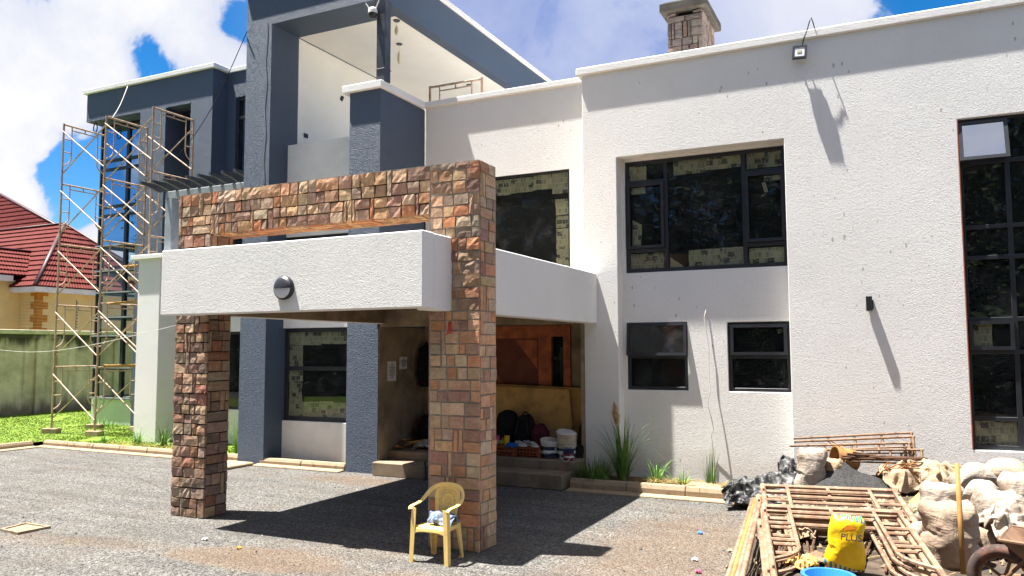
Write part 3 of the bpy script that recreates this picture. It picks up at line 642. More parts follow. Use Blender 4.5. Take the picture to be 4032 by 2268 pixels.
def stone_face(mb, O, U, W, N, w, h, seed, rough=.02, ch=.15, t=.04, pal=PAL, gap=.011, vert=.28):
    """irregular coursed stone veneer laid on one face; every stone is its own rough block"""
    q = random.Random(seed); O, U, W, N = Vector(O), Vector(U), Vector(W), Vector(N)
    flip = U.cross(W).dot(N) < 0
    def stone(u0, u1, v0, v1):
        u0 += gap; u1 -= gap; v0 += gap*.8; v1 -= gap*.8
        if u1-u0 < .02 or v1-v0 < .02: return
        c = q.choice(pal); k = q.uniform(.8, 1.15); c = tuple(min(.7, x*k*q.uniform(.95, 1.05)) for x in c)
        nu = max(2, int((u1-u0)/.05)); nv = max(2, int((v1-v0)/.05)); tt = t*q.uniform(.75, 1.15); rg = rough*q.uniform(.35, 1.5); s = q.uniform(0, 99)
        jit = [q.uniform(-.008, .008) for _ in range(4)]; tl = (q.uniform(-1, 1), q.uniform(-1, 1))
        b = len(mb.v)
        for i in range(nu+1):
            for j in range(nv+1):
                a, d = i/nu, j/nv
                uu = u0+(u1-u0)*a + jit[0]*(1-d)*(1-a)+jit[1]*d*a; vv = v0+(v1-v0)*d + jit[2]*(1-a)*d + jit[3]*a*(1-d)
                e = min(a, 1-a)*(u1-u0); e2 = min(d, 1-d)*(v1-v0); e = min(e, e2)
                P0 = O+U*uu+W*vv
                n = noise.noise(P0*7+Vector((s, 0, 0)))*.5 + q.uniform(-.4, .4) + tl[0]*(a-.5)+tl[1]*(d-.5)
                p = tt*(.90 if e < .002 else 1) + rg*n*(.75 if e < .002 else 1.0)
                mb.v.append(tuple(P0+N*max(p, .006)))
        def F(ix): mb.face(tuple(reversed(ix)) if flip else tuple(ix), c)
        for i in range(nu):
            for j in range(nv):
                k0 = b+i*(nv+1)+j; F((k0, k0+nv+1, k0+nv+2, k0+1))
        rim = [b+i*(nv+1) for i in range(nu+1)] + [b+nu*(nv+1)+j for j in range(1, nv+1)] + [b+i*(nv+1)+nv for i in range(nu-1, -1, -1)] + [b+j for j in range(nv-1, 0, -1)]
        base = len(mb.v)
        for r in rim: mb.v.append(tuple(Vector(mb.v[r]) - N*((Vector(mb.v[r])-O).dot(N)+.004)))
        L = len(rim)
        for i in range(L):
            j = (i+1) % L; F((rim[i], base+i, base+j, rim[j]))
    v = 0.
    while v < h-.03:
        c1 = ch*q.uniform(.88, 1.14); c2 = ch*q.uniform(.88, 1.14)
        if h-v < c1*1.35: c1 = h-v; c2 = 0
        elif h-v-c1 < c2*1.4: c2 = h-v-c1
        u = 0.
        while u < w-.01:
            if c2 and q.random() < vert:
                L = q.uniform(.055, .1); L = L if w-u-L > .06 else w-u
                if L < .16: stone(u, u+L, v, v+c1+c2); u += L; continue
            L = min(q.uniform(.16, .42), w-u)
            if w-u-L < .08: L = w-u
            for (a, b) in (((v, v+c1), (v+c1, v+c1+c2)) if c2 else ((v, v+c1),)):
                if L > .25 and q.random() < .62:
                    k = q.uniform(.3, .7); stone(u, u+L*k, a, b); stone(u+L*k, u+L, a, b)
                else: stone(u, u+L, a, b)
            u += L
        v += c1+c2

def portico():
    P = thing('entrance_portico', (-7.5, 9, 0), 'white canopy beam carried on a rough stone portal frame before the entrance', 'portico')
    def pp(mb, name, mat, par=P, label=None, **k):
        o = mb.build(name, mat, par, **k)
        if label: o['label'] = label
        return o
    # canopy
    m = MB(); m.box(-9.64, -5.15, 8.165, 8.42, 3.02, 3.965); m.box(-5.40, -5.15, 8.422, 14.395, 3.0, 3.958); m.box(-9.64, -9.44, 8.422, 13.495, 3.04, 3.962)
    pp(m, 'canopy_beam', M['white2'], bevel=.012)
    m = MB(); m.box(-9.438, -5.402, 8.424, 15.24, 3.5, 3.7); m.box(-9.438, -9.43, 8.43, 13.49, 3.05, 3.49); m.box(-5.41, -5.402, 8.43, 14.39, 3.02, 3.49)
    m.box(-9.43, -5.41, 9.5, 9.75, 3.15, 3.499); m.box(-9.55, -5.41, 13.51, 13.8, 2.98, 3.499)
    pp(m, 'canopy_soffit', M['brown'])
    # portal: mortar cores with a veneer of individual stones
    t = .035
    def core(x0, x1, y0, y1, z0, z1, name, faces, seed, pal, rough, mort, label):
        ti = t if mort == 'mortar' else t-.018
        m = MB(); m.box(x0+ti, x1-ti, y0+ti, y1-ti, z0, z1)
        o = pp(m, name, M[mort], label=label)
        s = MB()
        for i, (f, a, b, c, d, rg, pl) in enumerate(faces):
            if f == 'F': stone_face(s, (a, y0+t, c), (1, 0, 0), (0, 0, 1), (0, -1, 0), b-a, d-c, seed+i, rg, .152, t, pl)
            if f == 'B': stone_face(s, (a, y1-t, c), (1, 0, 0), (0, 0, 1), (0, 1, 0), b-a, d-c, seed+i, rg, .152, t, pl)
            if f == 'R': stone_face(s, (x1-t, a, c), (0, 1, 0), (0, 0, 1), (1, 0, 0), b-a, d-c, seed+i, rg, .152, t, pl, vert=.38)
            if f == 'L': stone_face(s, (x0+t, a, c), (0, 1, 0), (0, 0, 1), (-1, 0, 0), b-a, d-c, seed+i, rg, .152, t, pl)
            if f == 'D': stone_face(s, (a, y0+t, z0), (1, 0, 0), (0, 1, 0), (0, 0, -1), b-a, y1-y0-2*t, seed+i, rg, .14, t, pl)
            if f == 'U': stone_face(s, (a, y0+t, z1), (1, 0, 0), (0, 1, 0), (0, 0, 1), b-a, y1-y0-2*t, seed+i, rg, .14, .02, pl)
        s.build('stone_cladding', M['stone'], o)
    Y0, Y1, ZT = 8.85, 9.36, 4.94
    core(-5.51, -4.74, Y0, Y1, 0, ZT, 'stone_pillar', [('F', -5.475, -4.74, 0, 3.0, .005, PAL_W), ('F', -5.475, -4.74, 3.0, ZT, .014, PAL), ('R', Y0+t, Y1-t, 0, ZT, .008, PAL_W), ('L', Y0+t, Y1-t, 0, 4.28, .008, PAL_W), ('B', -5.475, -4.775, 0, ZT, .008, PAL_W)], 100, PAL_W, .006, 'mortar2', 'orange and tan stone pillar')
    core(-10.14, -9.41, Y0, Y1, 0, ZT, 'stone_pillar', [('F', -10.105, -9.41, 0, 4.3, .016, PAL_L), ('F', -10.105, -9.41, 4.3, ZT, .018, PAL), ('R', Y0+t, Y1-t, 0, 4.28, .006, PAL_L), ('L', Y0+t, Y1-t, 0, ZT, .01, PAL_L), ('B', -10.1, -9.45, 0, ZT, .008, PAL_L)], 200, PAL_L, .012, 'mortar', 'darker brown stone pillar')
    core(-9.409, -5.511, Y0, Y1, 4.3, ZT, 'stone_beam', [('F', -9.41, -5.475, 4.28, ZT, .024, PAL), ('D', -9.41, -5.51, 0, 0, .006, PAL_W), ('B', -9.41, -5.51, 4.3, ZT, .01, PAL)], 300, PAL, .02, 'mortar', 'rock faced stone beam')
    m = MB(); m.box(-10.09, -4.79, Y0+.05, Y1-.05, ZT+.001, ZT+.012); pp(m, 'mortar_top', M['mortar2'])
    # conduit box with red wires on the pillar
    m = MB()
    for k in range(4): m.tube([(-5.17+.012*k, 8.83, 2.86), (-5.15+.016*k, 8.78-.004*k, 2.83), (-5.15+.02*k, 8.775, 2.75-.012*k), (-5.19+.02*k, 8.79, 2.69+.01*k)], .006, 5)
    pp(m, 'wire_tails', M['redwire'])

def pergola():
    P = thing('pergola', (-15.4, 15, 5.07), 'dark steel pergola with nine notched rafters beside the tall blue pier', 'pergola')
    for x in (-17.5, -13.6):
        m = MB(); m.box(x-.02, x+.24, 14.9, 15.16, 5.071, 6.56); m.build('post', M['greysteel'], P, bevel=.01)
    m = MB(); m.box(-17.52, -13.37, 14.9, 15.1, 6.562, 6.76); m.build('beam', M['greysteel'], P, bevel=.01)
    for i in range(9):
        x = -17.55+.405*i
        m = MB()
        prof = [(14.12, 6.83), (14.12, 6.89), (16.9, 6.93), (16.9, 6.765), (14.85, 6.765), (14.7, 6.70), (14.4, 6.78)]
        m.prism([(x, a, b) for a, b in prof], (.07, 0, 0)); m.build('rafter', M['steel'], P)
# ------------------------------------------------------------------ scaffolding
def frame_mesh(W=1.4, H=1.81, ro=.029, ri=.0175):
    """ladder frame standing in the local y-z plane, feet at z 0"""
    m = MB()
    m.tube([(0, 0, 0), (0, 0, H)], ro); m.tube([(0, W, 0), (0, W, H)], ro)
    m.tube([(0, 0, H-.03), (0, W, H-.03)], ro*.92)
    d = .19*W; b = H-.15
    for (a, s) in ((0, 1), (W, -1)):
        x = a+s*d
        m.tube([(0, x, H-.05), (0, x, .78), (0, x-s*.03, .70), (0, x-s*.1, .62), (0, a, .52)], ri, 6)
        for z in (H-.46, H-.86): m.tube([(0, a, z), (0, x, z)], ri*.9, 6)
    m.tube([(0, d, b), (0, W-d, b)], ri, 6); m.tube([(0, W/2, b), (0, W/2, H-.03)], ri, 6)
    for a in (0, W):
        for z in (H-.24, .3): m.tube([(-.02, a, z), (.05, a, z)], .011, 5)
    return m
def scaffold():
    T = thing('scaffold_tower', (-20.5, 15.25, .27), 'tall rusty ladder frame scaffold with crossed braces before the blue corner window', 'scaffold')
    first = None; xs = (-22.33, -20.46, -18.5)
    for i, x in enumerate(xs):
        for k in range(5):
            if first is None:
                o = frame_mesh().build('frame', M['scaff'], T, rel=False); first = o
            else:
                o = first.copy(); COL.objects.link(o)
            jx = rnd.uniform(-.012, .012)
            o.location = (x+20.5+jx, 0, 1.815*k); o.rotation_euler = (rnd.uniform(-.006, .006), 0, rnd.uniform(-.01, .01))
    br = {}
    for i in range(2):
        for k in range(5):
            for y in (0, 1.4):
                if i == 1 and k == 0 and y == 0: continue
                a, b = xs[i]+20.5, xs[i+1]+20.5
                for s in (0, 1):
                    key = (i, s); off = .03 if s else -.03
                    if key not in br:
                        m = MB(); z0, z1 = (.3, 1.57) if s else (1.57, .3)
                        m.tube([(a, off, z0), (b, off, z1)], .020, 6); o = m.build('cross_brace', M['scaff'], T, rel=False); br[key] = o
                    else: o = br[key].copy(); COL.objects.link(o)
                    o.location = (0, y+(.0 if y else 0), 1.815*k)
    B = []
    for n, (x, y) in enumerate(((-22.33, 15.25), (-20.46, 15.25), (-22.33, 16.65), (-20.46, 16.65))):
        if not B:
            m = MB(); m.box(-.24, .24, -.12, .12, -.17, -.01); o = m.build('concrete_block', M['conc'], None, bevel=.015); B.append(o)
        else: o = B[0].copy(); COL.objects.link(o); B.append(o)
        o.location = (x, y, .28); o.rotation_euler = (0, 0, rnd.uniform(-.3, .3))
        tag(o, ('earthy concrete block under the outermost front scaffold leg', 'earthy concrete block under the second front scaffold leg, nearest the kerb', 'earthy concrete block under the outermost rear scaffold leg', 'earthy concrete block under the rear scaffold leg by the glass plinth')[n], 'block', 'blocks under the scaffold legs')
    for (z, x0, x1, y, l) in ((3.88, -20.6, -18.6, 15.6, 'lower peeled timber pole resting on the scaffold rungs'), (2.09, -20.5, -18.7, 15.5, 'lowest timber pole lying across the scaffold frames'), (5.05, -21, -18.7, 16.4, 'topmost timber pole laid across the scaffold ledgers')):
        m = MB(); m.tube([(x0, y, z), ((x0+x1)/2, y+.01, z+.02), (x1, y, z+.05)], .035, 7); tag(m.build('timber_pole', M['lightwood'], None, smooth=True), l, 'pole', 'timber poles on the scaffold')
    # spare frame standing on the terrace
    o = first.copy(); COL.objects.link(o); o.parent = None; o.name = 'scaffold_section'
    a, b = on(1082, 215, 'y', 15.85), on(1212, 195, 'y', 15.85); o.location = (a.x, 15.85, 6.95); o.rotation_euler = (0, 0, R(-90)); o.scale = (1, (b.x-a.x)/1.4, (b.z-6.95)/1.81)
    tag(o, 'single pale paint splashed scaffold frame standing on the terrace behind the parapet', 'scaffold frame')

# ------------------------------------------------------------------ neighbours
def boundary():
    W = thing('boundary_wall', (-30, 20, 0), 'tall stained precast concrete boundary wall with pale coping on the left', 'wall')
    m = MB(); m.box(-30.1, -30, 2, 46, 0, 3.02); m.build('wall_panel', M['oldwall'], W)
    m = MB(); m.box(-30.16, -29.92, 2, 46, 3.021, 3.17); m.build('beam', M['oldwall'], W)
    m = MB(); m.box(-30.3, -29.86, 2, 46, 3.171, 3.345); m.build('coping', M['coping'], W, bevel=.02)
    for y in (4.6, 7.1, 9.6, 12.1, 14.6, 17.1, 19.7, 20.55, 23.1, 25.6, 28.1):
        m = MB(); m.box(-29.999, -29.9, y, y+.24, 0, 3.02); m.build('pilaster', M['oldwall'], W, bevel=.015)
    E = thing('electric_fence', (-30, 20, 3.345), 'row of thin electric fence wires on insulator posts above the boundary wall', 'fence')
    for y in (10.5, 13.5, 16.5, 21.35, 24.4):
        m = MB(); m.tube([(-30.02, y, 3.345), (-30.02, y, 4.6)], .016, 6)
        m.build('post', M['steel'], E)
        m = MB()
        for k in range(9): m.tube([(-29.98, y, 3.47+.125*k), (-29.93, y, 3.47+.125*k)], .022, 6)
        m.build('insulator', M['blackplastic'], E)
    m = MB()
    for k in range(9): m.tube([(-29.95, y, 3.47+.125*k-.01*math.sin((y-10.5)*1.05)**2) for y in [10.5+.5*i for i in range(28)]], .004, 4)
    m.build('wire', M['whitecable'], E)

def roof_slope(mb, L0, L1, R0, R1, rows, wave=.15, lift=.085):
    """tiled slope between a left and a right edge (bottom to top); stepped rows with scalloped noses"""
    L0, L1, R0, R1 = map(Vector, (L0, L1, R0, R1))
    N = (R0-L0).cross(L1-L0 if (L1-L0).length > .01 else R1-L0).normalized()
    if N.z < 0: N = -N
    for i in range(rows):
        a, b = i/rows, (i+1.12)/rows
        b = min(b, 1)
        la, lb, ra, rb = L0.lerp(L1, a), L0.lerp(L1, b), R0.lerp(R1, a), R0.lerp(R1, b)
        w = (ra-la).length; n = max(2, int(w/wave*2))
        base = len(mb.v)
        for j in range(n+1):
            u = j/n; s = .018*math.cos(math.pi*j) ; dn = (lb-la).normalized()*(.014*math.cos(math.pi*j)) if (lb-la).length > 0 else Vector()
            p = la.lerp(ra, u)-dn; q = lb.lerp(rb, u)
            mb.v.append(tuple(p+N*.002)); mb.v.append(tuple(p+N*(lift+s))); mb.v.append(tuple(q+N*(.012+s*.6)))
        for j in range(n):
            k = base+j*3; mb.face((k, k+3, k+4, k+1)); mb.face((k+1, k+4, k+5, k+2))
def ridge(mb, pts, r=.09): mb.tube(pts, r, 8, sq=(1.2, .75))

def neighbour():
    H = thing('neighbour_house', (-42, 28, 0), 'yellow house with brick red tiled hip roof and ochre quoins beyond the boundary wall', 'house')
    X, Y, ZE = -36.4, 23.76, 5.58       # eave corner
    def bp(mb, name, mat, par=H, **k): return mb.build(name, mat, par, **k)
    m = MB(); m.box(-50, X-.6, Y+.55, 38, 0, ZE-.15); bp(m, 'wall', M['cream'])
    qx, qy = X-.6, Y+.55
    m = MB()
    for i in range(8):
        z = .9+.66*i; e = .42 if i % 2 else .22
        if z+.33 > ZE-.16: break
        m.box(qx-.24, qx+.02, qy-.02, qy+.3, z+.33, z+.66) if False else None
    z = 3.0; k = 0
    while z < ZE-.17:
        e = .50 if k % 2 else .24; h = .31; z2 = min(z+h, ZE-.155)
        m.prism([(qx-e, qy-.03, z), (qx+.03, qy-.03, z), (qx+.03, qy+e, z), (qx, qy+e, z), (qx, qy, z), (qx-e, qy, z)], (0, 0, z2-z)); z += h+.001; k += 1
    bp(m, 'quoin', M['quoin'])
    m = MB(); m.box(X-.05, X, Y, 33.2, ZE-.25, ZE-.01); m.box(-39.4, X-.051, Y, Y+.05, ZE-.25, ZE-.01); bp(m, 'fascia', M['fascia'])
    m = MB(); m.box(-50, X-.051, Y+.051, 33.2, ZE-.24, ZE-.16); bp(m, 'soffit', M['fascia'])
    # window with louvres
    w = MB(); w.wall('y', qy-.05, qy-.002, -40.6, -38.5, 3.2, 5.2, [(-40.5, -39.6, 3.3, 5.1), (-39.5, -38.62, 3.3, 5.1)]); wo = bp(w, 'window', M['frame'])
    g = MB(); g.box(-40.5, -39.6, qy-.02, qy-.003, 3.3, 5.1)
    g.build('pane', M['darkglass'], wo)
    g = MB()
    for i in range(7): g.box(-39.48, -38.64, qy-.045, qy-.004, 3.34+.25*i, 3.5+.25*i)
    g.build('louvre', M['greypane'], wo)
    # hip roof
    dv = ray(162, 565); tt = (X+Y)/(dv.x+dv.y); a = X-tt*dv.x; zt = CAMH+tt*dv.z
    A = (X-a, Y+a, zt)
    rf = MB()
    roof_slope(rf, (-52, Y, ZE), (-52, Y+a, zt), (X, Y, ZE), A, 13)                 # slope facing the camera side
    roof_slope(rf, (X, Y, ZE), A, (X, Y+2*a, ZE), A, 13)                            # hip end
    roof_slope(rf, (X, Y+2*a, ZE), A, (-52, Y+2*a, ZE), (-52, Y+a, zt), 10)
    ro = bp(rf, 'roof', M['tile'])
    rr = MB(); ridge(rr, [(X, Y, ZE+.05), (A[0], A[1], A[2]+.06)]); ridge(rr, [(X, Y+2*a, ZE+.05), (A[0], A[1], A[2]+.06)]); ridge(rr, [(-52, Y+a, zt+.06), (A[0]+.05, A[1], zt+.06)])
    rr.build('ridge_cap', M['ridge'], ro, smooth=True)
    # cross gable pushed toward the camera, only its right slope shows
    gx, gz, gy0, gy1 = -38.05, 6.16, 22.3, 25.0
    top = (-40.35, 7.62)
    rf = MB(); roof_slope(rf, (gx, gy0, gz), (top[0], gy0, top[1]), (gx, gy1, gz), (top[0], gy1+1.2, top[1]), 6); roof_slope(rf, (2*top[0]-gx, gy1, gz), (top[0], gy1+1.2, top[1]), (2*top[0]-gx, gy0, gz), (top[0], gy0, top[1]), 6)
    go = bp(rf, 'gable_roof', M['tile'])
    rr = MB(); ridge(rr, [(top[0], gy0, top[1]+.06), (top[0], gy1+1.2, top[1]+.06)]); ridge(rr, [(gx+.02, gy0-.02, gz+.05), (top[0], gy0-.02, top[1]+.05)], .08); rr.build('ridge_cap', M['ridge'], go, smooth=True)
    m = MB(); m.box(gx-.05, gx, gy0, Y-.01, gz-.3, gz-.02); m.prism([(gx, gy0-.02, gz-.25), (gx, gy0-.02, gz-.02), (top[0], gy0-.02, top[1]-.02), (2*top[0]-gx, gy0-.02, gz-.02), (2*top[0]-gx, gy0-.02, gz-.25)], (0, .05, 0)); m.build('fascia', M['fascia'], go)
    m = MB(); m.box(-43, gx-.3, gy0+.5, Y+.54, 0, gz-.2); bp(m, 'porch_wall', M['cream'])
    # higher main roof behind
    B = thing('neighbour_house', (-50, 36, 0), 'larger taller red tiled roof rising behind the yellow house', 'house')
    E0, T0 = on(222, 612, 'y', 30.), on(0, 490, 'y', 34.)
    e0 = E0+(E0-T0)*.35; top0 = T0+(T0-E0)*.9; rf = MB()
    roof_slope(rf, (e0.x-24, e0.y, e0.z), (top0.x-12, top0.y, top0.z), e0, top0, 30)
    o = rf.build('roof', M['tile'], B)
    rr = MB(); ridge(rr, [e0+Vector((0, 0, .05)), top0+Vector((0, 0, .05))], .11); rr.build('ridge_cap', M['ridge'], o, smooth=True)
    m = MB(); m.box(-66, e0.x-1, e0.y+.8, 44, 0, e0.z-.1); m.build('wall', M['cream'], B)

# ------------------------------------------------------------------ vegetation
def blade(mb, p, d, L, w, droop, n=5):
    p = Vector(p); d = Vector(d).normalized(); side = d.cross(Vector((0, 0, 1)))
    if side.length < .05: side = Vector((1, 0, 0))
    side.normalize(); g = Vector((0, 0, -1)); v = d.copy(); b = len(mb.v); q = p.copy()
    for i in range(n+1):
        k = w*(1-(i/n)**1.6)+.0006
        mb.v.append(tuple(q-side*k)); mb.v.append(tuple(q+side*k))
        v = (v+g*droop*(i+1)/n).normalized(); q = q+v*(L/n)
    for i in range(n): mb.face((b+2*i, b+2*i+1, b+2*i+3, b+2*i+2))
def clump(name, loc, n, L, w, spread, droop, mat, label, cat='plant', group=None, seed=1, lean=(0, 0), rad=.08):
    q = random.Random(seed); t = thing(name, loc, label, cat, group); m = MB()
    for i in range(n):
        a = q.uniform(0, 6.283); s = abs(q.gauss(0, spread)); r = rad*math.sqrt(q.random())
        blade(m, (loc[0]+r*math.cos(a), loc[1]+r*math.sin(a), loc[2]-.01), (math.cos(a)*s+lean[0], math.sin(a)*s+lean[1], 1), L*q.uniform(.45, 1.1), w*q.uniform(.6, 1.2), droop*q.uniform(.2, 1.5))
    m.build('blades', mat, t); return t
def plants():
    t = clump('pampas_grass', (-4.55, 13.98, .16), 190, 1.15, .0085, .28, .5, M['reed'], 'tall pampas grass clump with one tan plume against the white wall', seed=3)
    m = MB(); q = random.Random(5)
    m.tube([(-4.58, 14.0, .16), (-4.6, 14.0, .8), (-4.655, 13.99, 1.16)], [.008, .007, .005], 6)
    m.build('stalk', M['reed'], t)
    m = MB(); pts = [Vector((-4.655+.0*u-.05*u, 13.985, 1.12+.47*u)) for u in [i/30 for i in range(31)]]
    for i, p in enumerate(pts):
        u = i/30; wd = .15*math.sin(math.pi*min(1, u*.93+.1))**.8*(1.25-.75*u)
        for k in range(40):
            a = q.uniform(0, 6.28); blade(m, p, (math.cos(a), math.sin(a), q.uniform(.2, 1.3)), wd*q.uniform(.5, 1.15), .005, q.uniform(.1, .6), 3)
    m.build('plume', M['plume'], t, label=None) if False else m.build('plume', M['plume'], t)
    clump('grass_clump', (-5.08, 13.92, .15), 420, .42, .006, .55, .6, M['reed'], 'dense dark low grass clump between the porch step and the pampas grass', group='grass clumps in the beds', seed=8, rad=.3)
    clump('grass_clump', (-3.95, 14.0, .15), 46, .55, .009, .45, .9, M['clump'], 'arching bright grass clump right of the pampas grass', group='grass clumps in the beds', seed=9)
    clump('grass_clump', (-3.45, 13.95, .15), 40, .3, .008, .6, .8, M['clump'], 'short yellow green tuft on the dry clippings by the wall', group='grass clumps in the beds', seed=10)
    clump('grass_clump', (-2.98, 14.0, .15), 34, .72, .008, .2, .15, M['reed'], 'stiff upright grass clump beside the crumpled black sheeting', group='grass clumps in the beds', seed=11)
    clump('grass_clump', (-17.55, 14.3, .14), 60, .5, .008, .4, .7, M['clump'], 'grass clump at the foot of the white column by the left kerb', group='grass clumps in the beds', seed=12)
    clump('grass_clump', (-16.6, 14.3, .14), 60, .75, .009, .45, .8, M['reed'], 'larger arching clump beside the left stone pillar', group='grass clumps in the beds', seed=13)
    clump('grass_clump', (-18.7, 14.2, .14), 40, .3, .008, .5, .6, M['clump'], 'small tuft left of the white column', group='grass clumps in the beds', seed=14)
    clump('grass_clump', (-13.9, 14.3, .12), 160, .8, .009, .3, .5, M['clump'], 'sunlit tall grass seen between the left stone pillar and the blue column', group='grass clumps in the beds', seed=15, rad=.25)
    clump('grass_clump', (-22.9, 17.3, .14), 200, .3, .008, .6, .5, M['clump'], 'unmown fringe of grass at the foot of the pale green plinth', group='grass clumps in the beds', seed=16, rad=.75)
    # dry clippings
    m = MB(); q = random.Random(21)
    def strew(x0, x1, y0, y1, n, z):
        for i in range(n):
            a = q.uniform(0, 6.28); blade(m, (q.uniform(x0, x1), q.uniform(y0, y1), z+q.uniform(0, .04)), (math.cos(a), math.sin(a), q.uniform(-.02, .35)), q.uniform(.08, .3), .005, .12, 3)
    strew(-4.3, -2.5, 13.58, 14.2, 420, .17); strew(-18.3, -15.2, 13.85, 14.4, 420, .14)
    tag(m.build('dry_grass_clippings', M['dry']), 'strewn straw coloured grass clippings in the beds', 'clippings', kind='stuff')
    # lawn
    m = MB(); q = random.Random(22)
    def tuft(x, y, s):
        z = .13+.025*noise.noise(Vector((x*.5, y*.5, 1)))
        for k in range(3):
            a = q.uniform(0, 6.28); w = s*.32; L = s*q.uniform(.6, 1.2); dx, dy = math.cos(a)*w, math.sin(a)*w; lx, ly = q.uniform(-1.3, 1.3)*L, q.uniform(-1.3, 1.3)*L
            n = len(m.v); m.v += [(x-dx, y-dy, z-.005), (x+dx, y+dy, z-.005), (x+lx, y+ly, z+L)]; m.face((n, n+1, n+2))
    for i in range(26000):
        x = q.uniform(-29.9, -20.65); y = q.uniform(9., 24.)
        if noise.noise(Vector((x*.9, y*.9, 4))) > -.35: tuft(x, y, q.uniform(.02, .042))
    for i in range(9000):
        x = q.uniform(-20.65, -13.5); y = q.uniform(13.85, 17.6)
        if noise.noise(Vector((x*.9, y*.9, 4))) > -.2: tuft(x, y, q.uniform(.02, .05))
    tag(m.build('lawn_grass', M['lawn']), 'short bright green lawn in front of the boundary wall', 'grass', kind='stuff')
    # loose stones over the gravel
    m = MB(); q = random.Random(23)
    def peb(x, y, s):
        n = len(m.v); c = q.choice(((.15, .145, .138), (.09, .088, .088), (.26, .24, .21), (.12, .116, .112), (.06, .058, .056), (.2, .175, .15)))
        h = s*q.uniform(.5, .9)
        for k in range(4):
            a = k*1.57+q.uniform(-.5, .5); r = s*q.uniform(.7, 1.2); m.v.append((x+r*math.cos(a), y+r*math.sin(a), -.002))
        m.v.append((x+q.uniform(-.3, .3)*s, y+q.uniform(-.3, .3)*s, h))
        for k in range(4): m.face((n+k, n+(k+1) % 4, n+4), c)
    for i in range(34000):
        y = 4.6+8.7*q.random()**1.3; x = q.uniform(-18, -1.2)
        peb(x, y, q.uniform(.006, .014) if q.random() < .96 else q.uniform(.014, .026))
    mm, tt = newmat('loose_stone'); va = tt.n.new('ShaderNodeVertexColor'); va.layer_name = 'Col'; tt.out(va.outputs[0], .9, None, 0, .2)
    tag(m.build('loose_gravel', mm), 'loose grey and pale stones over the gravel yard', 'gravel', kind='stuff')

def tree_belt():
    m = MB(); q = random.Random(91); tm = MB()
    for (x, y, h, r) in ((-30, -9, 13, 4), (-24, -15, 16, 4.5), (-17, -11, 14, 4), (-11, -17, 18, 5), (-5, -13, 15, 4.2), (0.5, -18, 17, 4.8), (6, -13, 14, 4), (12, -17, 18, 5), (18, -12, 14, 4.2), (25, -16, 16, 5), (32, -11, 13, 4.5), (-38, -14, 15, 5), (-44, -6, 14, 5)):
        m.tube([(x, y, 0), (x+.2, y+.1, h*.4), (x+q.uniform(-.6, .6), y, h*.8)], [.28, .2, .08], 7, mi=1)
        for b in range(34):
            c = Vector((x+q.gauss(0, r*.42), y+q.gauss(0, r*.42), h*.28+h*.72*q.random()**.85)); s = r*q.uniform(.18, .36)
            for k in range(150):
                p = c+Vector((q.gauss(0, s), q.gauss(0, s), q.gauss(0, s*.8))); a, e = q.uniform(0, 6.28), q.uniform(-.6, .6); L = q.uniform(.11, .27); u = Vector((math.cos(a), math.sin(a), e))*L; v = Vector((-math.sin(a), math.cos(a), q.uniform(-1, 1)))*L*.45
                m.poly((p-u, p+v, p+u, p-v))
    for i in range(60000):
        far = i > 16000; p = Vector((q.uniform(-75, 60), -26+q.gauss(0, 1.), 19*q.random()**.8*(.75+.25*math.sin(i*.37)))) if far else Vector((q.uniform(-60, 40), -8+q.gauss(0, .7), 4.2*q.random()**.8)); a, e = q.uniform(0, 6.28), q.uniform(-.6, .6); L = q.uniform(.25, .5)*(1.5 if far else 1); u = Vector((math.cos(a), math.sin(a), e))*L; v = Vector((-math.sin(a), math.cos(a), q.uniform(-1, 1)))*L*.45
        m.poly((p-u, p+v, p+u, p-v))
    tag(m.build('tree_belt', [M['treeleaf'], M['bark']]), 'dark belt of tall trees reflected in the upper windows', 'trees', kind='stuff')
M['treeleaf'] = leaf_mat('tree_leaf', (.02, .05, .012), (.06, .11, .03), 2)
M['bark'] = plain('grey_bark', (.16, .12, .09), .9, .3, 5, .1)
